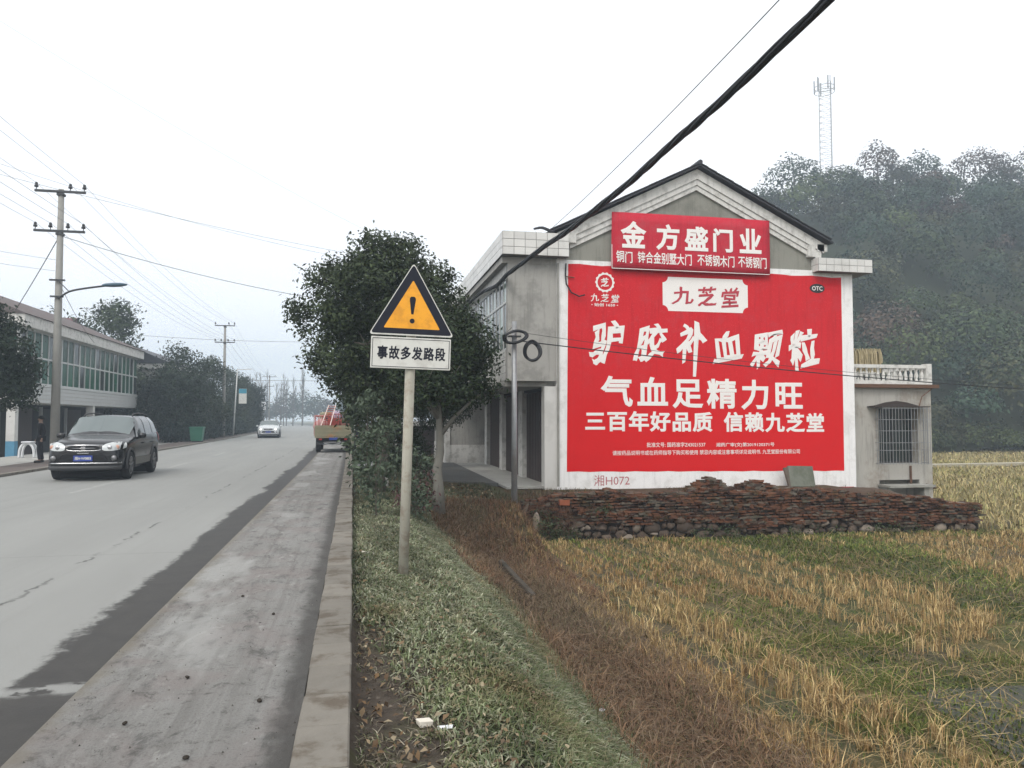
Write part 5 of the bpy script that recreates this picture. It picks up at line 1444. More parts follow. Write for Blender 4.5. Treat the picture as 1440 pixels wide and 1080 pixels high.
    part(MB().tube([(-.62, -.94, 1.15), (-.05, -.93, 1.185)], .008, 5).tube([(.02, -.94, 1.185), (.55, -.93, 1.165)], .008, 5), 'wiper', 'rubber')
    part(MB().box(-.8, .8, -1.9, 1.9, .30, .42), 'underside', 'interior', smooth=False)
    for y in (-1.33, 1.33): part(MB().lathe([(.35, -.72), (.35, .72)], 10, (0, y, .36), 'X'), 'wheel_well', 'interior')
    return c
make_car('black compact SUV driving towards the camera in the far lane', (-6.84, 23.9, 0.004), R(1), 'black_car_paint', '湘H·W0883', name='black_suv', sc=(1.02, 1, 1.04))
make_car('small white car with lit headlamps in the far lane', (-7.25, 71.2, 0.004), R(3), 'white_car_paint', None, True, name='white_car', sc=(.98, 1, .93))

# loaded flatbed truck seen from behind
tr = thing('loaded_truck', 'small flatbed truck seen from behind, loaded with red frames', 'truck', (-.96, 38.0, .016))
def tp(mb, nm, mat, parent=tr, **k): return mb.build(nm, mat, parent, **k)
TX0, TX1, TY = -1.80, -.10, 38.0
M['truck_green'] = simple('dull_green_truck_paint', (0.22, 0.205, 0.13), .6, var=.2, dirt=(0.34, 0.16, 0.06), dirt_amt=.85, dirt_scale=1.5)
M['load_red'] = simple('red_oxide_frames', (0.36, 0.07, 0.055), .7, var=.3, scale=6); M['load_pink'] = simple('pale_pink_wrapping', (0.42, 0.25, 0.24), .8, var=.3, scale=5)
tp(MB().box(TX0 + .05, TX1 - .05, TY + .3, TY + 4.6, .52, .70), 'chassis', 'interior')
tg = tp(MB().box(TX0, TX1, TY + .02, TY + .08, .72, 1.32), 'tailgate', 'truck_green')
for k in range(3): tp(MB().box(TX0 + .06, TX1 - .06, TY + .0, TY + .018, .80 + k * .18, .86 + k * .18), 'tailgate_rib', 'truck_green', tg)
tp(MB().box(TX0, TX0 + .05, TY + .085, TY + 3.3, .72, 1.30), 'side_board', 'truck_green'); tp(MB().box(TX1 - .05, TX1, TY + .085, TY + 3.3, .72, 1.30), 'side_board', 'truck_green')
tp(MB().box(TX0 + .06, TX1 - .06, TY + .09, TY + 3.3, .71, .80), 'load_bed', 'wood_grey')
tp(MB().box(TX0 + .08, TX1 - .08, TY + 3.45, TY + 5.0, .55, 2.0), 'cab', 'truck_green', bevel=.08)
tp(MB().box(TX0 + .25, TX1 - .25, TY + 3.435, TY + 3.448, 1.45, 1.85), 'cab_rear_window', 'car_glass_side')
for x in (TX0 + .14, TX1 - .14):
    for y in (TY + 1.0, TY + 4.2):
        w = tp(MB().lathe([(.15, -.12), (.33, -.11), (.35, -.06), (.35, .06), (.33, .11), (.15, .12)], 18, (x, y, .36), 'X'), 'wheel', 'rubber')
        tp(MB().lathe([(.14, -.10), (.17, -.05), (.17, .05), (.14, .10)], 12, (x, y, .36), 'X'), 'hub', 'rust', w)
tp(MB().box(TX0 + .1, TX1 - .1, TY + .05, TY + .15, .40, .50), 'rear_bumper', 'dark_metal')
tp(MB().tube([(TX0 + .45, TY + .04, .46), (TX0 + .85, TY + .02, .38), (TX1 - .5, TY + .04, .46)], .025, 6), 'towing_chain', 'galv')
for s_ in (TX0 + .2, TX1 - .32): tp(MB().box(s_, s_ + .14, TY - .02, TY + .016, .62, .69), 'tail_light', 'tail_red')
tp(MB().box(-1.12, -.72, TY - .012, TY - .002, .62, .74), 'number_plate', 'plate_blue')
# load (rests on the bed, things of its own)
def frame(label, x, y, z, w, h, n=4, mat='load_red', cat='frame'):
    f = thing('barred_rack', label, cat, (x, y, z), 0, 'red frames on the truck bed')
    mb = MB()
    for (a, b) in (((x, z), (x + w, z)), ((x, z + h), (x + w, z + h)), ((x, z), (x, z + h)), ((x + w, z), (x + w, z + h))):
        mb.tube([(a[0], y, a[1]), (b[0], y, b[1])], .025, 5)
    mb.build('border', mat, f)
    for k in range(1, n): MB().tube([(x + w * k / n, y, z), (x + w * k / n, y, z + h)], .018, 5).build('bar', mat, f)
    return f
frame('red barred frame at the left side of the truck load', TX0 + .02, TY + .5, .82, .62, .95, 4)
frame('red barred frame in the middle of the truck load behind the ladder', -1.2, TY + .7, .82, .62, 1.05, 5)
frame('red barred frame at the right side of the truck load', -.78, TY + .42, .82, .60, .72, 6)
frame('pale red frame standing deepest in the truck load', TX0 - .10, TY + 1.6, .82, .9, .98, 5, 'load_pink')
o = tp(MB().cbox((-.98, TY + 1.4, 1.25), (.42, .9, .85), Euler((0, .05, .1)).to_matrix()), 'crate', 'load_red', None); props(o, 'red crate in the middle of the truck load', 'crate')
o = tp(MB().cbox((-.45, TY + 1.3, 1.45), (.36, .6, .45), Euler((0, -.05, .2)).to_matrix()), 'carton', simple('brown_card', (.24, .19, .15), .9), None); props(o, 'brown carton on the right of the truck load', 'carton')
o = tp(MB().lathe([(.1, 0), (.34, .05), (.42, .25), (.36, .45), (.16, .6), (.03, .66)], 12, (-1.52, TY + 1.1, 1.0)), 'wrapped_bundle', 'load_pink', None, smooth=True); props(o, 'pale pink wrapped bundle at the left of the truck load', 'bundle')
o = tp(MB().lathe([(.1, 0), (.30, .05), (.33, .25), (.26, .42), (.1, .5)], 12, (-.80, TY + 2.1, 1.55)), 'cloth_bundle', simple('lilac_cloth', (.36, .30, .38), .9), None, smooth=True); props(o, 'lilac cloth bundle on top of the truck load', 'bundle')
ld = thing('ladder', 'pale red ladder slanting up over the truck tailgate', 'ladder', (-1.35, TY - .05, 1.3))
M['ladder_paint'] = simple('pale_pink_ladder_paint', (0.70, 0.55, 0.50), .7, var=.1)
for x in (0, .42): MB().tube([(-1.50 + x, TY - .04, 1.32), (-1.18 + x * .78, TY + .9, 2.30)], .026, 6).build('rail', 'ladder_paint', ld)
for k in range(9):
    u = (k + .6) / 9; xa = lerp(-1.50, -1.18, u); xb = lerp(-1.08, -1.18 + .33, u); y = lerp(TY - .04, TY + .9, u); z = lerp(1.32, 2.30, u)
    MB().tube([(xa, y, z), (xb, y, z)], .016, 5).build('rung', 'load_red', ld)
wb = thing('wheelbarrow_tray', 'upturned grey tray lying between kerb and trees behind the truck', 'tray', (.55, 24.5, .0))
MB().lathe([(.30, .02), (.52, .10), (.56, .22), (.50, .25), (.30, .27)], 14, (.62, 24.5, .02)).build('tray', 'galv', wb, smooth=True); MB().tube([(.62, 24.5, -.25), (.62, 24.5, .03)], .05, 6).build('leg', 'dark_metal', wb)
o = MB().cbox((.75, 20.6, -.05), (.34, .4, .26)).build('concrete_block', 'concrete', None, bevel=.015); props(o, 'pale concrete block on the verge under the roadside tree', 'block')
# ------------------------------------------------------------------ trees
def rot_basis(n, r, up_bias=0.0, out=None):
    """n random orthonormal frames, leaning towards the directions in out"""
    a = r.normal(size=(n, 3)); a[:, 2] += up_bias
    if out is not None: a = a + out
    a = a; a /= np.linalg.norm(a, axis=1, keepdims=True)
    b = r.normal(size=(n, 3)); b -= (b * a).sum(1, keepdims=True) * a; b /= np.linalg.norm(b, axis=1, keepdims=True)
    return a, b, np.cross(a, b)

def crown(name, blobs, nclump, per, leaf, sigma, cols, seed, droop=0.0, aspect=0.45, mat='leaf'):
    """blobs: (cx,cy,cz,rx,ry,rz). leaves as folded diamonds grouped into sprays"""
    r = np.random.RandomState(seed)
    vol = np.array([b[3] * b[4] * b[5] for b in blobs]) ** (2 / 3.); pick = r.choice(len(blobs), nclump, p=vol / vol.sum())
    Bq = np.array(blobs)[pick]
    d = r.normal(size=(nclump, 3)); d /= np.linalg.norm(d, axis=1, keepdims=True)
    rad = r.uniform(0.50, 1.0, nclump) ** 0.55
    rad *= 1 + 0.10 * np.sin(d[:, 0] * 7 + seed) * np.sin(d[:, 2] * 6 + 1) + .06 * np.sin(d[:, 1] * 13)
    cc = Bq[:, :3] + d * Bq[:, 3:] * rad[:, None]
    tone = r.uniform(0, 1, nclump)
    N = nclump * per
    c = np.repeat(cc, per, axis=0) + r.normal(size=(N, 3)) * sigma * np.array([1, 1, .75])
    c[:, 2] -= droop * r.uniform(0, 1, N)
    n, u, w = rot_basis(N, r, 0.5, np.repeat(d, per, axis=0) * 1.1)
    s = leaf * r.uniform(.6, 1.25, N)[:, None]
    V = np.stack([c - u * s * .5, c + w * s * aspect * .5 + n * s * .08, c + u * s * .5, c - w * s * aspect * .5 + n * s * .08], 1).reshape(-1, 3)
    c0, c1 = np.array(cols[0]), np.array(cols[1])
    f = np.clip(np.repeat(tone, per) * .55 + r.uniform(0, 1, N) * .45, 0, 1)[:, None]
    C = c0 * (1 - f) + c1 * f
    return np_mesh(name, V, 4, C, mat)

def limb_mesh(name, H, r0, spread, seed, nb=6, lean=(0, 0), mat='bark'):
    r = random.Random(seed); mb = MB()
    pts = [Vector((lean[0] * k / 6 + r.uniform(-.04, .04), lean[1] * k / 6 + r.uniform(-.04, .04), H * k / 6)) for k in range(7)]
    pts[0] = Vector((0, 0, -.25))
    mb.tube(pts, [r0 * (1.25 if k == 0 else 1 - .09 * k) for k in range(7)], 10)
    for i in range(nb):
        a = 2 * math.pi * i / nb + r.uniform(-.4, .4); k = r.choice((4, 5, 6)); p0 = pts[k]
        L = spread * r.uniform(.6, 1.0); e_ = Vector((math.cos(a) * L, math.sin(a) * L, L * r.uniform(.5, 1.1)))
        q = [p0, p0 + e_ * .35 + Vector((0, 0, .1)), p0 + e_ * .7 + Vector((r.uniform(-.2, .2), r.uniform(-.2, .2), .2)), p0 + e_]
        mb.tube(q, r0 * .45, 6, r0 * .10)
        for _ in range(2):
            e2 = Vector((r.uniform(-1, 1), r.uniform(-1, 1), r.uniform(.1, 1))) * spread * .35
            mb.tube([q[2], q[2] + e2], r0 * .14, 5, r0 * .04)
    me = bpy.data.meshes.new(name); me.from_pydata(mb.v, [], mb.f); me.materials.append(M[mat]); me.shade_smooth(); return me

DG = ((0.009, 0.016, 0.007), (0.036, 0.054, 0.022))
DG2 = ((0.008, 0.015, 0.008), (0.028, 0.045, 0.022))
def tree(label, loc, cm, tm, sc=1.0, rz=0.0, group=None, cat='tree', name='tree'):
    t_ = thing(name, label, cat, loc, rz, group); t_.scale = (sc, sc, sc) if not isinstance(sc, tuple) else sc
    if tm is not None: link('trunk', tm, t_)
    link('crown', cm, t_)
    return t_

# big evergreen beside the road (multi-lobed), and its neighbours
def lobes(spec, seed, n=3, rr=(.5, .8)):
    """break each lobe into smaller bumps so the outline is uneven"""
    q = random.Random(seed); out = []
    for (x, y, z, a, b_, c_) in spec:
        out.append((x, y, z, a * .86, b_ * .86, c_ * .86))
        for _ in range(n):
            th, ph = q.uniform(0, 6.28), q.uniform(-.9, 1.2); k = q.uniform(*rr)
            out.append((x + a * .78 * math.cos(th) * math.cos(ph), y + b_ * .78 * math.sin(th) * math.cos(ph), z + c_ * .8 * math.sin(ph), a * k * .62, b_ * k * .62, c_ * k * .62))
    return out
big = crown('crown', lobes([(-.10, .0, 4.7, 1.35, 1.7, 1.25), (-1.35, .1, 3.95, .85, 1.2, .65), (-.95, .1, 4.7, .9, 1.3, .7), (.75, .2, 4.4, 1.0, 1.4, 1.2), (.05, .3, 5.55, .9, 1.1, .62), (-.85, .3, 3.2, .95, 1.3, .75),
            (-.45, .3, 2.5, .8, 1.2, .65), (.55, .1, 3.1, 1.0, 1.3, .9), (-.1, .2, 1.75, .65, .9, .55), (1.45, .3, 4.55, .75, 1.0, .85), (1.55, .3, 3.6, .7, 1.0, .8), (1.0, .3, 5.2, .7, .9, .55)], 3, 4), 1750, 26, .115, .125, ((0.010, 0.017, 0.008), (0.062, 0.084, 0.036)), 1)
tree('broad dark evergreen tree behind the warning sign', (.65, 18.9, -.05), big, limb_mesh('trunk', 2.6, .15, 1.7, 2), 1.0, 0)
mid1 = crown('crown', lobes([(.05, 0, 3.75, .85, 1.0, 1.0), (.65, 0, 3.35, .75, .9, .85), (.25, 0, 2.5, .75, .9, .65), (-.5, .1, 2.7, .7, .8, .8), (.75, 0, 2.55, .5, .6, .4)], 9, 3), 700, 22, .105, .13, DG, 5)
tree('smaller tree with lime-washed trunk in front of the house window bay', (1.80, 16.5, -.15), mid1, limb_mesh('trunk', 2.1, .125, 1.0, 4, 5, mat='bark_pale'), 1.0)
rowc = [crown('crown', lobes([(0, 0, 4.3, 1.8, 1.9, 1.7), (-.8, .3, 3.1, 1.2, 1.3, 1.2), (.8, -.3, 3.3, 1.3, 1.4, 1.3), (.1, .1, 5.6, 1.0, 1.1, .7), ], 77 + i), 900, 18, .15, .18, DG, 20 + i) for i in range(2)]
rowt = [limb_mesh('trunk', 2.5, .13, 1.6, 30 + i) for i in range(2)]
row_lab = ['second evergreen in the roadside row, just past the big tree', 'third evergreen in the roadside row, beside the parked truck', 'fourth evergreen in the roadside row beyond the truck',
           'fifth evergreen in the roadside row, mostly hidden', 'sixth evergreen in the roadside row, mostly hidden', 'last evergreen of the near roadside row']
for i, (x, y, s_) in enumerate([(1.0, 23.5, .98), (1.25, 29.0, .95), (1.75, 35.5, .93), (2.4, 42, .95), (2.6, 49, .95), (2.6, 57, 1.0)]):
    tree(row_lab[i], (x, y, -.2), rowc[i % 2], rowt[i % 2], s_, i * 1.3, 'evergreens in a row along the right kerb')
tree('slim dark tree against the porch end', (3.3, 29.5, -.3), rowc[1], rowt[0], (.50, .50, .72), .5)

# trees on the left-hand side
lft = crown('crown', lobes([(0, 0, 4.2, 1.8, 1.6, 1.6), (.5, -.1, 2.9, 1.25, 1.2, 1.0), (-.6, 0, 5.5, 1.1, 1.1, .9), (.2, 0, 3.5, 1.5, 1.3, 1.2)], 31), 1100, 20, .15, .18, DG2, 41)
tree('dark evergreen filling the far left edge before the gallery house', (-12.65, 30.0, -.1), lft, limb_mesh('trunk', 2.3, .14, 1.5, 42))
bush_c = [crown('crown', lobes([(0, 0, 4.3 + .5 * i, 1.9, 1.8, 1.9), (-1.2, 0, 2.9, 1.4, 1.5, 1.5), (1.3 - .4 * i, .2, 3.1, 1.5, 1.5, 1.4), (.2, 0, 1.7, 2.0, 1.9, 1.4)], 51 + i, 4), 900, 16, .22, .22, [DG2, DG, ((.014, .026, .012), (.050, .068, .026))][i], 50 + i) for i in range(3)]
bush_t = limb_mesh('trunk', 1.8, .16, 1.8, 55)
LT = [(-12.9, 59.5, 1.0, 'dark bushy tree at the far end of the gallery house'), (-13.2, 65, 1.16, 'second dark bushy tree beyond the gallery house'), (-12.9, 71, 1.0, 'third dark bushy tree, before the second house'),
      (-13.3, 77, .80, 'dark tree directly behind the litter bin verge'), (-13.2, 84, .66, 'low dark tree left of the banner lamp post'), (-13.3, 92, 1.05, 'dark tree rising right of the banner lamp post'),
      (-13.6, 99, 1.2, 'tallest round dark tree past the banner lamp post'), (-14.2, 106, 1.15, 'dark tree behind the tallest round one'), (-14.9, 116, .82, 'low green tree above the white car'), (-16.0, 127, .74, 'low green tree past the white car'), (-17.0, 138, .8, 'dim tree further along the left row'), (-18.6, 150, .85, 'misty tree beside the farthest pole'), (-20.5, 163, .9, 'misty tree beyond the farthest pole'), (-23, 178, .95, 'last misty tree of the left-hand row'),
      (-19.5, 66, 1.55, 'tree standing behind the gallery house roof end'), (-19.5, 60.5, 1.50, 'taller tree behind the gallery house, near the red roof'), (-21, 58, 1.38, 'tree beside the red gabled roof'), (-17.5, 96, 1.0, 'dark tree behind the far eave')]
for i, (x, y, s_, lab) in enumerate(LT):
    tree(lab, (x, y, -.3), bush_c[i % 3], bush_t, s_, i * 1.1, 'dark trees along the left side of the road')
# clipped dark hedge running along the left verge under the trees
hg = [crown('foliage', [(0, 0, .95, 1.5, 2.6, 1.05), (0, 1.6, .8, 1.3, 1.5, 1.0), (0, -1.5, .85, 1.3, 1.5, 1.0)], 260, 16, .24, .2, ((.008, .020, .014), (.022, .042, .028)), 61)]
for i in range(11):
    y = 60.5 + i * 5.0
    h_ = thing('hedge', 'dark green hedge on the left verge, bush number by distance' if False else ['nearest dark green hedge bush behind the litter bin', 'second hedge bush behind the litter bin', 'third hedge bush along the left verge', 'fourth hedge bush along the left verge', 'hedge bush just left of the banner lamp post', 'hedge bush right behind the banner lamp post', 'hedge bush between lamp post and white car', 'hedge bush close left of the white car', 'hedge bush behind the white car roof', 'hedge bush beyond the white car', 'last hedge bush before the far bend'][i],
               'hedge', (-11.9 + shift(y), y, -.1), 0, 'dark hedge bushes along the left verge'); link('foliage', hg[0], h_)

# sapling, shrubs round the sign and tree feet
shr = crown('foliage', [(0, 0, 1.15, .36, .36, .55), (.1, 0, .6, .34, .3, .35), (0, 0, 1.75, .3, .28, .3)], 60, 15, .11, .10, ((.030, .044, .028), (.10, .13, .085)), 71)
st_ = MB().tube([(0, 0, -.1), (.03, 0, .8), (.05, 0, 1.8)], .018, 6, .006).tube([(.02, 0, .5), (.2, .1, 1.0)], .010, 5).tube([(.03, 0, .8), (-.22, 0, 1.35)], .009, 5).tube([(.04, 0, 1.1), (.2, -.1, 1.6)], .008, 5)
stm = bpy.data.meshes.new('stem'); stm.from_pydata(st_.v, [], st_.f); stm.materials.append(M['bark'])
for (x, y, z, s_, lab) in [(.42, 14.0, -.25, .95, 'pale leaved young shrub just behind the sign post'), (1.15, 14.6, -.55, .85, 'pale leaved shrub between the sign post and the lime-washed trunk'), (.30, 16.8, -.15, 1.2, 'taller young shrub left of the sign post')]:
    h_ = thing('shrub', lab, 'shrub', (x, y, z), x * 5, 'young shrubs round the sign post'); h_.scale = (s_,) * 3; link('foliage', shr, h_); link('stem', stm, h_)
dk = crown('foliage', lobes([(0, 0, .8, .75, .7, .8), (.3, 0, 1.5, .5, .5, .5)], 13), 260, 16, .11, .12, DG, 74)
for (x, y, z, s_, lab) in [(1.9, 24.2, -.25, .9, 'dark shrub behind the broad tree trunk'), (.95, 27.5, -.2, .9, 'dark shrub by the kerb beyond the grey tray')]:
    h_ = thing('shrub', lab, 'shrub', (x, y, z), x * 5, 'dark shrubs along the verge'); h_.scale = (s_,) * 3; link('foliage', dk, h_)
pur = crown('foliage', [(0, 0, .45, .40, .35, .35), (.2, 0, .8, .25, .25, .3)], 40, 14, .085, .09, ((.045, .018, .020), (.13, .060, .060)), 73)
h_ = thing('shrub', 'low purple leaved shrub beside the lime-washed trunk', 'shrub', (1.22, 15.5, -.45)); link('foliage', pur, h_); link('stem', stm, h_).scale = (.6, .6, .45)

# ------------------------------------------------------------------ blades and stems: grass, weeds, stubble
def blades(name, base, h, w, bend, cols, seed, mat='straw', kind='stuff', seg=2, lean=0.25, up=0.0):
    """base (N,3); each blade bends over; triangles with one joint"""
    r = np.random.RandomState(seed); N = len(base)
    a = r.uniform(0, 2 * np.pi, N); d = np.stack([np.cos(a), np.sin(a), np.zeros(N)], 1)
    b = a + r.uniform(-.8, .8, N) + np.pi / 2; s = np.stack([np.cos(b), np.sin(b), np.zeros(N)], 1)
    hh = (h * r.uniform(.55, 1.15, N))[:, None] if np.isscalar(h) else (h * r.uniform(.6, 1.15, N))[:, None]
    ww = (w * r.uniform(.6, 1.3, N))[:, None]
    ln = lean * np.abs(r.normal(size=N))[:, None]; bd = bend * r.uniform(.2, 1.3, N)[:, None]
    z = np.array([0, 0, 1.0])
    m = base + d * hh * ln * .5 + z * hh * .55
    t_ = base + d * hh * (ln + bd) + z * hh * np.maximum(.15, 1 - .5 * bd - .3 * ln)
    V = np.stack([base - s * ww * .5, base + s * ww * .5, m + s * ww * .42, m - s * ww * .42, t_], 1).reshape(-1, 3)
    me = np_mesh(name, V, 5, cols, mat, [(0, 1, 2, 3), (3, 2, 4)])
    o = link(name, me); o['kind'] = kind; return o

def palette(n, ps, r, sharp=1.0):
    ps = np.array(ps); i = r.randint(0, len(ps), n); j = r.randint(0, len(ps), n); f = r.uniform(0, 1, n)[:, None]
    return (ps[i] * (1 - f) + ps[j] * f) * r.uniform(.7, 1.25, n)[:, None]
def zt(x, y): return terrain(x, y)
# 1. low pale green weeds covering the bank
r = np.random.RandomState(101)
N = 84000
y = 1.9 * (32 / 1.9) ** r.uniform(0, 1, N) ; y = np.where(r.uniform(size=N) < .2, r.uniform(2, 20, N), y)
x = r.uniform(0.03, 3.1, N) + 0
edge_in = 0.62 * np.clip((8.0 - y) / 3.5, 0.0, 1) - .25 + .20 * wav(x * 0 + 3, y, 2.4)
dens = smooth01((x - edge_in) / .5) * (1 - smooth01((x - 2.25 - .25 * wav(x, y, 2)) / .45)) * (1 - .75 * smooth01((y - 14.5) / 3) * smooth01((x - 1.2) / .8))
bare = smooth01((wav(x * 1.3 + 5, y, 2.6) - .02) / .25) * np.clip(1.3 - y / 7, 0, 1) * (1 - smooth01((x - .9) / .5))
dens *= (1 - .92 * bare) * (0.35 + .65 * smooth01((wav(x, y, 5.5) + .25) * 2.2))
k = r.uniform(size=N) < dens; x, y = x[k], y[k]
tuft = 6
bx = np.repeat(x, tuft) + r.normal(size=len(x) * tuft) * .018; by = np.repeat(y, tuft) + r.normal(size=len(x) * tuft) * .018
sz = np.repeat(np.clip(.6 + y / 10, .7, 1.8), tuft)
base = np.stack([bx, by, zt(bx, by) + r.uniform(-.005, .035, len(bx))], 1)
n_ = len(bx); c0 = palette(n_, [(.125, .140, .088), (.20, .215, .155), (.070, .092, .042), (.105, .130, .070), (.26, .26, .20), (.16, .135, .095)], r)
brw = smooth01((wav(bx + 9, by, 2.7) - .12) * 3)[:, None] * .7; c0 = c0 * (1 - brw) + c0 * np.array([.95, .72, .60]) * brw; c0 = c0 * (.62 + .62 * smooth01((wav(bx, by + 4, 5.5) + .4) * 1.3))[:, None]
yel = smooth01((wav(bx, by, 1.6) - .1) * 2)[:, None]; c0 = c0 * (1 - .35 * yel) + c0 * np.array([1.1, 1.1, .55]) * .35 * yel
base[:, 2] -= .006; c0 = c0 * np.array([1.22, 1.22, 1.18])
blades('ground_cover', base, .050 * sz, .0092 * sz.mean(), .55, c0, 4, lean=.85)
# 2. thin grass blades amongst them
k = r.uniform(size=len(x)) < .6; gx, gy = np.repeat(x[k], 3), np.repeat(y[k], 3); gx = gx + r.normal(size=len(gx)) * .03; gy = gy + r.normal(size=len(gy)) * .03
base = np.stack([gx, gy, zt(gx, gy)], 1)
blades('bank_grass', base, .11, .0045, .6, palette(len(gx), [(.085, .125, .045), (.16, .17, .085), (.055, .085, .03), (.24, .21, .13)], r), 5, lean=.5)
# sparse blades and dead leaves on the bare soil by the kerb
N = 5200; x = r.uniform(.03, .75, N); y = 2.2 * (9.5 / 2.2) ** r.uniform(0, 1, N); k = wav(x * 2, y, 4.1) > -.1; x, y = x[k], y[k]; base = np.stack([x, y, zt(x, y) - .003], 1)
blades('soil_litter', base, .05, .007, 1.2, palette(len(x), [(.16, .13, .09), (.09, .11, .05), (.30, .27, .21), (.07, .05, .04)], r), 6, lean=1.4)
# brown fallen leaves over the bank
N = 5200; x = r.uniform(.05, 3.6, N); y = 2.3 * (22 / 2.3) ** r.uniform(0, 1, N); c_ = np.stack([x, y, zt(x, y) + r.uniform(.01, .06, N)], 1)
nn_, u_, w_ = rot_basis(N, r, 2.0); s_ = (r.uniform(.02, .05, N) * (1 + y / 14))[:, None]
V = np.stack([c_ - u_ * s_ * .5, c_ + w_ * s_ * .28 + nn_ * s_ * .15, c_ + u_ * s_ * .5, c_ - w_ * s_ * .28 + nn_ * s_ * .15], 1).reshape(-1, 3)
o = link('fallen_leaves', np_mesh('fallen_leaves', V, 4, palette(N, [(.20, .14, .085), (.11, .075, .05), (.30, .25, .17), (.14, .09, .05)], r), 'straw')); o['kind'] = 'stuff'
# green patches in the brown band
N = 9000; cxs = r.uniform(2.3, 3.6, 16); cys = 3.2 * (10 / 3.2) ** r.uniform(0, 1, 16); i = r.randint(0, 16, N)
x = cxs[i] + r.normal(size=N) * .17; y = cys[i] + r.normal(size=N) * .22; base = np.stack([x, y, zt(x, y) + .02], 1)
blades('bank_green_patches', base, .12, .010, .6, palette(N, [(.09, .125, .065), (.14, .17, .10), (.06, .085, .035)], r), 7, lean=.7)
# 3. brown dead weeds along the toe of the bank
N = 38000; y = 3.0 * (17.5 / 3.0) ** r.uniform(0, 1, N); x = r.normal(size=N) * .33 + 2.85 + .10 * wav(y, y * .3, 1.1)
x = np.where(y > 12, x - .75 * smooth01((y - 12) / 5) * r.uniform(0, 1.6, N), x)
k = (wav(x, y, 3.1) > -.45); x, y = x[k], y[k]; base = np.stack([x, y, zt(x, y) - .01], 1)
reddish = .45 * smooth01((wav(x, y, .9) + .1) * 3)[:, None]; cc = palette(len(x), [(.150, .100, .065), (.22, .155, .10), (.080, .055, .038), (.27, .21, .14), (.085, .10, .045)], r)
cc = cc * (1 - reddish) + cc * np.array([1.15, .82, .70]) * reddish
blades('dead_weeds', base, .30, .0065, .5, cc, 8, lean=.75)
k = r.uniform(size=len(x)) < .8; base = np.stack([x[k] + r.normal(size=k.sum()) * .2, y[k], zt(x[k], y[k]) + r.uniform(0, .10, k.sum())], 1)
blades('matted_stalks', base, .16, .007, 1.4, palette(k.sum(), [(.135, .092, .062), (.085, .058, .040), (.20, .15, .105)], r), 9, lean=1.6)
# orange-brown patch near the tree and the pole
N = 11000; x = r.uniform(1.6, 4.0, N); y = r.uniform(11.5, 18, N); k = (wav(x, y, 1.7) > -.15); x, y = x[k], y[k]; base = np.stack([x, y, zt(x, y) - .01], 1)
blades('russet_weeds', base, .26, .009, .5, palette(len(x), [(.20, .105, .060), (.13, .075, .050), (.24, .15, .09), (.09, .06, .045)], r), 10, lean=.6)
# 4. rice stubble: tufts in rows
ang = R(2.5)
pts = []
for i in range(0, 50):
    for j in range(0, 108):
        u_ = 3.35 + i * .30 + (i // 3) * .20; v_ = 2.2 + j * .15
        pts.append((u_, v_))
pts = np.array(pts); x = pts[:, 0] + r.normal(size=len(pts)) * .045 - (pts[:, 1] - 9) * math.tan(ang) * .6; y = pts[:, 1] + r.normal(size=len(pts)) * .045
patch_n = wav(x * .9, y * .45, .95) + .35 * wav(x, y, 2.2)
wet = smooth01((x - 5.2 - .10 * (y - 4)) / 1.8) * (1 - smooth01((y - 9.2) / 2.5))
keep = (patch_n > -.24 + .42 * wet) & (y < wall_y(x) - .35) & (x > 3.25) & (y > 2.0) & (r.uniform(size=len(x)) > .10)
x, y, pn = x[keep], y[keep], patch_n[keep]
dist = np.sqrt(x ** 2 + y ** 2)
nb_ = np.where(dist < 9, 34, np.where(dist < 14, 24, 15)); bx = np.repeat(x, nb_); by = np.repeat(y, nb_); pnr = np.repeat(pn, nb_); dd = np.repeat(dist, nb_)
tall = 1 - .35 * smooth01((by - 10) / 5)
rx = r.normal(size=len(bx)) * .045; ry = r.normal(size=len(bx)) * .045
bx, by = bx + rx, by + ry; base = np.stack([bx, by, zt(bx, by) - .02], 1)
cc = palette(len(bx), [(.46, .330, .145), (.31, .215, .095), (.62, .48, .25), (.15, .105, .058), (.36, .235, .110)], r)
brn = smooth01((wav(bx, by, .8) - .10) * 3 + smooth01((by - 11) / 4) * .5)[:, None] * .6; cc = cc * (1 - brn) + cc * np.array([.74, .62, .58]) * brn
blades('rice_stubble', base, .25 * tall * np.repeat(r.uniform(.55, 1.3, len(x)), nb_), .0065 * (1 + dd / 14), .25, cc, 12, lean=.22)
# fallen straw lying about
N = 17000; x = r.uniform(3.2, 18, N); y = 2.4 * (17.5 / 2.4) ** r.uniform(0, 1, N); k = y < wall_y(x) - .2; x, y = x[k], y[k]
base = np.stack([x, y, zt(x, y) + r.uniform(.0, .08, len(x))], 1)
blades('fallen_straw', base, .20, .0065, 2.2, palette(len(x), [(.36, .26, .12), (.22, .15, .08), (.15, .10, .06), (.46, .35, .18)], r), 13, lean=2.4)
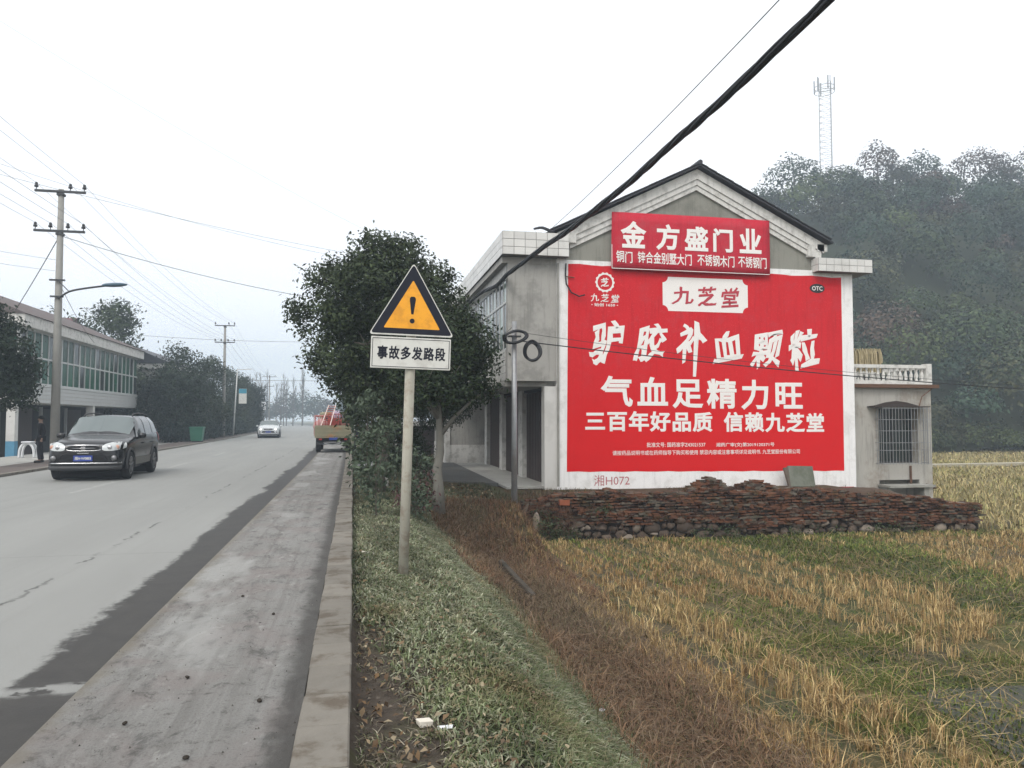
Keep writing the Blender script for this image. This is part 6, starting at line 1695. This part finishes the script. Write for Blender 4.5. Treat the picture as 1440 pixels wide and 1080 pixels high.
# 5. green regrowth between the tufts and along the wall foot
N = 130000; x = r.uniform(3.3, 19, N); y = 2.4 * (17.8 / 2.4) ** r.uniform(0, 1, N)
gp2 = -wav(x * .9, y * .45, .95) - .35 * wav(x, y, 2.2)
foot = 1.3 * np.exp(-((wall_y(x) - .45 - y) / .45) ** 2)
k = (r.uniform(size=N) < np.clip(.10 + smooth01((gp2 + .12) * 2.2) * .9 + foot, 0, 1)) & (y < wall_y(x) - .02) & (wav(x, y, 2.9) + .6 * wav(x, y, .7) > -.62); x, y = x[k], y[k]
base = np.stack([x, y, zt(x, y) - .01], 1)
lum = smooth01((wav(x, y, 1.3) + .2) * 2)[:, None]; cc = palette(len(x), [(.080, .115, .024), (.115, .155, .032), (.155, .170, .050), (.050, .070, .018)], r) * (.75 + .5 * lum)
blades('green_regrowth', base, np.where(y > 14, .13, .085), .0085 * (1 + y / 12), .6, cc, 14, lean=.6)
# yellow-green moss tussocks lower right
N = 26000; cxs = r.uniform(4.2, 10, 26); cys = r.uniform(3.6, 9.5, 26); i = r.randint(0, 26, N)
x = cxs[i] + r.normal(size=N) * .30; y = cys[i] + r.normal(size=N) * .16; base = np.stack([x, y, zt(x, y) - .01 + .04 * np.exp(-((x - cxs[i]) / .3) ** 2)], 1)
blades('moss_tussocks', base, .055, .008, .7, palette(N, [(.11, .135, .035), (.085, .110, .028), (.15, .155, .05)], r), 15, lean=.7)
# shallow standing water in the wet corner
t = NT('paddy_water'); p = t.coord('Position'); t.bump(t.noise(p, 6, 3), .03, .01); M['water'] = t.done(t.mix(t.noise(p, 2), (.030, .032, .024), (.050, .054, .036)), .38, 0, .2)
o = MB().add([(5.5, 5.2, -1.322), (8.6, 5.2, -1.322), (8.6, 7.2, -1.322), (5.9, 7.4, -1.322)], [(0, 1, 2, 3)]).build('paddy_water', 'water'); o['kind'] = 'structure'
# 6. straw-yellow field stretching to the hill
N = 90000; x = r.uniform(14, 78, N); y = 15 * (62 / 15.) ** r.uniform(0, 1, N); k = (x > 16.5) & (x / y > .60) & (x / y < 1.5) | ((y > 26) & (x / y > .5) & (x / y < 1.5)); x, y = x[k], y[k]
dn = wav(x, y, .35); k = (dn > -.5); x, y = x[k], y[k]; base = np.stack([x, y, zt(x, y) - .02], 1)
cc = palette(len(x), [(.40, .315, .155), (.31, .245, .12), (.47, .385, .20), (.22, .19, .09), (.30, .29, .12)], r); g2 = smooth01((wav(x, y, .5) - .2) * 3)[:, None] * .6; cc = cc * (1 - g2) + cc * np.array([.62, .72, .42]) * g2
blades('dry_field_grass', base, .34, .022 * (1 + y / 40), .5, cc, 16, lean=.5)
# 7. weeds on top of and behind the wall, at tree feet and under the row
N = 9000; x = r.uniform(4.1, 16.2, N); y = wall_y(x) + r.uniform(.2, 2.6, N); k = wav(x, y, 2.1) > .05; x, y = x[k], y[k]; base = np.stack([x, y, -.40 - .62 * smooth01((x - 14.3) / 1.6)], 1)
blades('bank_top_weeds', base, .17, .012, .6, palette(len(x), [(.10, .07, .045), (.16, .11, .07), (.06, .07, .035)], r), 17, lean=.5)
N = 16000; x = r.uniform(.1, 3.9, N); y = 14 * (45 / 14.) ** r.uniform(0, 1, N); k = ((y < 23) | (x < 1.7)) & (wav(x, y, 2.3) > -.2); x, y = x[k], y[k]; base = np.stack([x, y, zt(x, y) - .01], 1)
blades('verge_weeds', base, .16, .014, .6, palette(len(x), [(.07, .085, .045), (.11, .115, .07), (.09, .065, .045), (.045, .055, .028)], r), 18, lean=.6)
# tangled dark creeper at the left end of the wall
cp = crown('creeper', [(4.45, 17.98, -.95, .45, .18, .40), (5.0, 17.98, -1.2, .5, .18, .18), (4.0, 17.9, -1.2, .6, .3, .16), (6.0, 17.98, -.62, .30, .10, .12), (8.9, 17.75, -1.22, .8, .12, .12), (11.5, 17.6, -1.22, .9, .12, .13), (13.5, 17.5, -1.22, .9, .12, .12)], 150, 14, .075, .09, ((.020, .030, .014), (.065, .085, .035)), 81)
o = link('wall_creeper', cp); o['kind'] = 'stuff'
stx = MB()
rr = random.Random(5)
for i in range(260):
    x = rr.uniform(4.0, 5.3) if i < 180 else rr.uniform(4.0, 15.5); y = wall_y(x) + rr.uniform(-.10, .0); z = rr.uniform(-1.1, -.25)
    stx.tube([(x, y, z), (x + rr.uniform(-.12, .12), y - rr.uniform(.02, .12), z - rr.uniform(.05, .25)), (x + rr.uniform(-.2, .2), y - .05, z - rr.uniform(.2, .45))], .004, 3)
o = stx.build('dry_vines', M['rust']); o['kind'] = 'stuff'
# litter, clods, pebbles near the kerb
def small(lab, cat, nm, loc, d, rot, mat, g=None):
    o = link(nm, slab_mesh(nm, *d, .003, mat, .006, int(abs(loc[0] * 100)))); o.location = loc; o.rotation_euler = rot; props(o, lab, cat, g)
small('pale rectangular scrap of foam lying on bare soil by the kerb', 'litter', 'foam_scrap', (.42, 4.55, float(zt(.42, 4.55)) + .02), (.085, .06, .03), (.1, .1, .4), 'paper')
small('torn pale wrapper just right of the foam scrap', 'litter', 'wrapper', (.53, 4.45, float(zt(.53, 4.45)) + .02), (.09, .035, .008), (.2, -.2, -.4), 'white_plastic')
small('small white tag among the green weeds on the bank', 'litter', 'paper_tag', (2.17, 6.6, float(zt(2.17, 6.6)) + .10), (.07, .03, .01), (.4, .1, .5), 'white_plastic')
small('pale wrapper beside the sign post foot', 'litter', 'wrapper', (.20, 10.1, float(zt(.2, 10.1)) + .04), (.16, .05, .03), (.1, .2, .3), 'paper')
for i, (x, y) in enumerate([(-.62, 6.6), (-.98, 5.1), (-.75, 3.9), (-1.15, 4.4), (-.5, 4.6), (-.95, 7.3), (-.55, 3.45)]):
    o = link('mud_clod', rocks[i % 8]); o.location = (x, y, .024); o.scale = (.035, .03, .022); o.data = o.data.copy(); o.data.materials[0] = M['soil']
    props(o, ['mud clod on the shoulder nearest the kerb joint', 'mud clod low in the middle of the shoulder', 'mud clod nearest the viewer on the shoulder', 'mud clod towards the road side of the shoulder', 'mud clod near the kerb, second from the bottom', 'farthest mud clod on the shoulder', 'mud clod at the very bottom near the kerb'][i], 'clod', 'mud clods on the shoulder')
N = 520; px_ = r.uniform(-1.6, -.2, N); py_ = 2.5 * (16 / 2.5) ** r.uniform(0, 1, N); s_ = r.uniform(.002, .008, N)
tet = np.array([(1, 0, -.4), (-.5, .87, -.4), (-.5, -.87, -.4), (0, 0, .8)])
V = (np.stack([px_, py_, np.full(N, .016)], 1)[:, None, :] + tet[None] * s_[:, None, None]).reshape(-1, 3)
o = link('grit', np_mesh('grit', V, 4, palette(N, [(.10, .09, .08), (.2, .19, .17), (.05, .045, .04)], r), 'straw', [(0, 1, 3), (1, 2, 3), (2, 0, 3)])); o['kind'] = 'stuff'
N = 1800; px_ = r.uniform(.02, 1.2, N); py_ = 2.2 * (9 / 2.2) ** r.uniform(0, 1, N); s_ = r.uniform(.004, .02, N)
V = (np.stack([px_, py_, zt(px_, py_) + .004], 1)[:, None, :] + tet[None] * s_[:, None, None] * np.array([1, 1, .5])).reshape(-1, 3)
o = link('soil_crumbs', np_mesh('soil_crumbs', V, 4, palette(N, [(.06, .05, .04), (.13, .11, .09), (.03, .028, .024)], r), 'straw', [(0, 1, 3), (1, 2, 3), (2, 0, 3)])); o['kind'] = 'stuff'

# ------------------------------------------------------------------ wooded hill
def crest(x): return np.interp(x, [20, 36, 50, 58, 66, 80, 100, 114, 140, 190, 240], [0, 6, 18.5, 27, 33.5, 38.0, 39, 39.5, 40, 37, 27])
def hill_z(x, y):
    x = np.asarray(x, float); y = np.asarray(y, float)
    yb = 60 + 3 * np.sin(x * .08); u = np.clip((y - yb) / (118 - yb), -0.3, 1.0)
    prof = np.where(u > 0, np.sin(np.clip(u, 0, 1) * np.pi / 2) ** .85, 0)
    back = 1 - smooth01((y - 135) / 90)
    return -2.2 + (crest(x) + 2) * prof * back * (1 + .05 * wav(x, y, .10)) + np.where(u > 0, 1.0, 0) * .4
M['hill_floor'] = simple('hill_undergrowth', (0.030, 0.036, 0.020), .95, var=.4, scale=.4)
grid_obj('hill', np.linspace(24, 240, 60), np.linspace(58, 230, 50), hill_z, 'hill_floor')
HC = [((.014, .026, .012), (.045, .062, .026)), ((.018, .024, .012), (.060, .062, .030)), ((.012, .028, .018), (.034, .058, .034)), ((.035, .026, .020), (.080, .055, .040)), ((.026, .040, .014), (.075, .095, .032))]
r = np.random.RandomState(301)
bx, by = [], []
for yy in np.concatenate([[58.5, 60.5, 62.5, 64.5], np.arange(67, 136, 4.6)]):
    for xx in np.arange(34, 158, 4.9):
        bx.append(xx + r.uniform(-1.5, 1.5)); by.append(yy + r.uniform(-1.4, 1.4))
bx, by = np.array(bx), np.array(by); bz = hill_z(bx, by); k = (bx / by > .42) & (bx / by < 1.35) ; bx, by, bz = bx[k], by[k], bz[k]
order = np.argsort(by); bx, by, bz = bx[order], by[order], bz[order]
def clump_cloud(cx, cy, cz, rx, rz, n, size, cols, r):
    """leaf clumps on the upper shell of a crown"""
    d = r.normal(size=(n, 3)); d[:, 2] = np.abs(d[:, 2]) * .9 + r.normal(size=n) * .25; d[:, 1] -= .35; d /= np.linalg.norm(d, axis=1, keepdims=True)
    rad = r.uniform(.72, 1.06, n) * (1 + .13 * np.sin(d[:, 0] * 6 + cx) * np.sin(d[:, 2] * 5 + cy))
    c = np.array([cx, cy, cz]) + d * np.array([rx, rx, rz]) * rad[:, None]
    nn, u, w = rot_basis(n, r, .5, d * 2.2); s = (size * r.uniform(.55, 1.3, n))[:, None]
    V = np.stack([c - u * s * .5, c + w * s * .35 + nn * s * .1, c + u * s * .5, c - w * s * .35 + nn * s * .1], 1)
    f = r.uniform(0, 1, n)[:, None] ** 1.3; C = np.array(cols[0]) * (1 - f) + np.array(cols[1]) * f
    return V.reshape(-1, 3), C
AV, AC = [], []
for i in range(len(bx)):
    rx = r.choice([2.0, 2.5, 3.0, 3.6]) * r.uniform(.9, 1.1); rx = rx * (.72 if by[i] > 100 else 1.0); rz = rx * r.uniform(.8, 1.15); tn = r.uniform(.55, 1.75) * (1 + .35 * float(wav(bx[i], by[i], .06))); cols = HC[r.choice(5, p=[.36, .22, .22, .08, .12])]
    front = by[i] < 76
    n = int((620 if front else 560) * (rx / 2.6) ** 1.8); v, c_ = clump_cloud(bx[i], by[i], bz[i] + rz * .9, rx, rz, n, .36 if front else .44, cols, r)
    AV.append(v); AC.append(c_ * tn)
AV = np.concatenate(AV); AC = np.concatenate(AC)
o = link('hillside_forest', np_mesh('hillside_forest', AV, 4, AC, 'leaf')); o['kind'] = 'stuff'
# the trees standing out along the skyline are things of their own
sky_tr = [(61.5, 110, 3.0, 3.0, 0), (65, 113, 3.2, 2.9, 0), (70.0, 112, 4.6, 4.4, 2), (76.5, 114, 2.4, 2.6, 3), (80.5, 113, 2.6, 2.6, 0), (85.5, 112, 3.6, 4.6, 3), (90.5, 113, 2.8, 3.4, 0), (94.0, 112, 3.2, 4.2, 2),
          (99.5, 113, 2.2, 2.6, 1), (105.5, 112, 5.2, 4.4, 3), (111.5, 113, 3.2, 3.2, 1), (116.5, 112, 3.4, 4.6, 3), (122, 113, 4, 4, 1), (57, 108, 2.6, 2.6, 1)]
sk_lab = ['round tree low on the left shoulder of the hill skyline', 'green tree on the hill skyline left of the lattice tower', 'large domed tree at the foot of the lattice tower', 'thin reddish tree just right of the lattice tower',
          'low green tree in the skyline dip right of the tower', 'feathery tall tree standing up on the skyline', 'small green tree beside the feathery tall one', 'broad green tree with flat top on the skyline', 'short tree in the second skyline dip',
          'widest domed brownish tree on the skyline', 'small brown tree right of the widest dome', 'tall reddish tree at the right edge of the skyline', 'tree just beyond the right edge of the skyline', 'lowest skyline tree next to the gable roof']
for i, (x, y, rx, rz, ci) in enumerate(sky_tr):
    z = float(hill_z(x, y)); v, c_ = clump_cloud(0, 0, rz * 1.0, rx, rz, int(640 * (rx / 3) ** 1.5), .46, HC[ci], r)
    v2, c2 = clump_cloud(rx * .3, 0, rz * .7, rx * .9, rz * .8, 260, .46, HC[ci], r)
    cm = np_mesh('crown', np.concatenate([v, v2]), 4, np.concatenate([c_, c2]), 'leaf')
    tmk = MB().tube([(0, 0, -1.5), (.1, 0, rz), (0, 0, rz * 1.7)], .22, 6, .06).tube([(.05, 0, rz * .8), (rx * .5, 0, rz * 1.3)], .10, 5, .03).tube([(.05, 0, rz * .8), (-rx * .5, 0, rz * 1.35)], .10, 5, .03)
    tmm = bpy.data.meshes.new('trunk'); tmm.from_pydata(tmk.v, [], tmk.f); tmm.materials.append(M['bark'])
    tree(sk_lab[i], (x, y, z + .9), cm, tmm, 1, 0, 'trees along the skyline of the hill')
# bushes and pale terrace edge at the foot of the hill
AV, AC = [], []
for i in range(150):
    x = r.uniform(32, 84); y = 55 + .04 * x + r.uniform(0, 9); rx = r.uniform(.9, 2.0); rz = r.uniform(.8, 1.9)
    v, c_ = clump_cloud(x, y, -1.2 + rz * .5, rx, rz, 300, .26, HC[r.choice([0, 1, 4, 4])], r); AV.append(v); AC.append(c_)
o = link('hill_foot_scrub', np_mesh('hill_foot_scrub', np.concatenate(AV), 4, np.concatenate(AC), 'leaf')); o['kind'] = 'stuff'
M['field_path'] = simple('pale_field_path', (.34, .31, .24), .9, var=.15)
o = MB().add([(26, 40.0, -1.285), (90, 44, -1.285), (90, 45.0, -1.285), (26, 40.9, -1.285), (26, 40.0, -1.12), (90, 44, -1.12), (90, 45, -1.12), (26, 40.9, -1.12)], [(0, 3, 2, 1), (4, 5, 6, 7), (0, 1, 5, 4), (1, 2, 6, 5), (2, 3, 7, 6), (3, 0, 4, 7)]).build('field_path', 'field_path'); o['kind'] = 'structure'
wt = thing('farm_wall', 'small whitewashed wall glimpsed among trees at the foot of the hill', 'wall', (61, 64, 0)); MB().box(60.2, 62.2, 64, 64.3, 1.2, 3.2).build('wall', 'white_paint', wt)

# lattice tower on the hill
tw = thing('lattice_tower', 'slender hazy lattice mast standing on the wooded hill', 'tower', (84.7, 125, 44))
wb2 = MB(); c0 = Vector((84.7, 125, 0)); hw = 1.55
cor = [(-hw, -.6), (hw * .15, -1.5), (hw, .3), (-.2, 1.4)]
for k, (a, b) in enumerate(cor):
    MB().tube([(c0.x + a, c0.y + b, 42), (c0.x + a * .97, c0.y + b * .97, 64.3 + (k % 2) * .4)], .085, 5).build('leg', 'galv', tw)
br = MB()
for j in range(18):
    z = 43 + j * 1.15
    for k in range(4):
        a, b = cor[k], cor[(k + 1) % 4]
        br.tube([(c0.x + a[0], c0.y + a[1], z), (c0.x + b[0], c0.y + b[1], z)], .035, 4)
        br.tube([(c0.x + a[0], c0.y + a[1], z), (c0.x + b[0], c0.y + b[1], z + 1.15)], .028, 4)
br.build('bracing', 'galv', tw)
for z in (62.0, 62.9):
    pts = [(c0.x + 1.75 * math.cos(a), c0.y + 1.75 * math.sin(a), z) for a in [2 * math.pi * i / 16 for i in range(17)]]
    MB().tube(pts, .06, 5, caps=False).build('antenna_ring', 'galv', tw)
for k in range(6):
    a = 2 * math.pi * k / 6 + .3; MB().box(c0.x + 1.75 * math.cos(a) - .09, c0.x + 1.75 * math.cos(a) + .09, c0.y + 1.75 * math.sin(a) - .09, c0.y + 1.75 * math.sin(a) + .09, 62.1, 64.5).build('antenna_panel', 'galv', tw)

# ------------------------------------------------------------------ far end of the road
AV, AC = [], []
for i in range(60):
    x = -48 + i * 1.6 + r.uniform(-1, 1); y = 225 + r.uniform(0, 80); rx = r.uniform(3, 5.5); rz = r.uniform(3.0, 6.5)
    v, c_ = clump_cloud(x, y, rz * .8, rx, rz, 300, .8, HC[r.choice(4)], r); AV.append(v); AC.append(c_)
o = link('distant_treeline', np_mesh('distant_treeline', np.concatenate(AV), 4, np.concatenate(AC), 'leaf')); o['kind'] = 'stuff'
def bare_tree(H, seed):
    q = random.Random(seed); mb = MB(); mb.tube([(0, 0, 0), (q.uniform(-.2, .2), 0, H)], .16, 5, .02)
    for i in range(34):
        z = H * q.uniform(.25, .95); a = q.uniform(0, 6.28); L = H * .20 * (1.15 - z / H) + .5
        e_ = Vector((math.cos(a) * L * .45, math.sin(a) * L * .45, L * 1.3)); mb.tube([(0, 0, z), e_ * .5 + Vector((0, 0, z)), e_ + Vector((0, 0, z))], .045, 3, .012)
        for _ in range(3):
            p0 = e_ * q.uniform(.3, .9) + Vector((0, 0, z)); mb.tube([p0, p0 + Vector((q.uniform(-.5, .5), q.uniform(-.5, .5), q.uniform(.4, 1.2)))], .02, 3, .006)
    me = bpy.data.meshes.new('branches'); me.from_pydata(mb.v, [], mb.f); me.materials.append(M['bark']); return me
bm_ = [bare_tree(13, i) for i in range(4)]
for i in range(15):
    t_ = thing('bare_poplar', 'leafless misty poplar in the far clump at the end of the road', 'tree', (-30 + i * 1.25 + r.uniform(-.4, .4), 205 + r.uniform(-8, 14), -.3), i * 1.7, 'leafless poplars at the far end of the road')
    t_.scale = (1, 1, float(r.uniform(.78, 1.1))); link('branches', bm_[i % 4], t_)
wp = thing('white_gatepost', 'tiny pale post far down on the left of the road', 'post', (-17.2, 150, 0)); MB().box(-17.6, -16.9, 150, 150.6, -.3, 1.9).build('post', 'white_plastic', wp)


# ------------------------------------------------------------------ the misty air
hz = MB().box(-420, 620, -90, 940, -4.0, 72).build('haze', simple('haze_tmp', (1, 1, 1)))
m = bpy.data.materials.new('haze_air'); m.use_nodes = True; nn = m.node_tree.nodes; nn.clear()
ou = nn.new('ShaderNodeOutputMaterial'); pv = nn.new('ShaderNodeVolumePrincipled'); pv.inputs['Color'].default_value = (.74, .87, 1.0, 1); pv.inputs['Density'].default_value = 0.0017; pv.inputs['Anisotropy'].default_value = 0.2
m.node_tree.links.new(pv.outputs[0], ou.inputs['Volume']); hz.data.materials.clear(); hz.data.materials.append(m); hz['kind'] = 'stuff'; hz.display_type = 'WIRE'
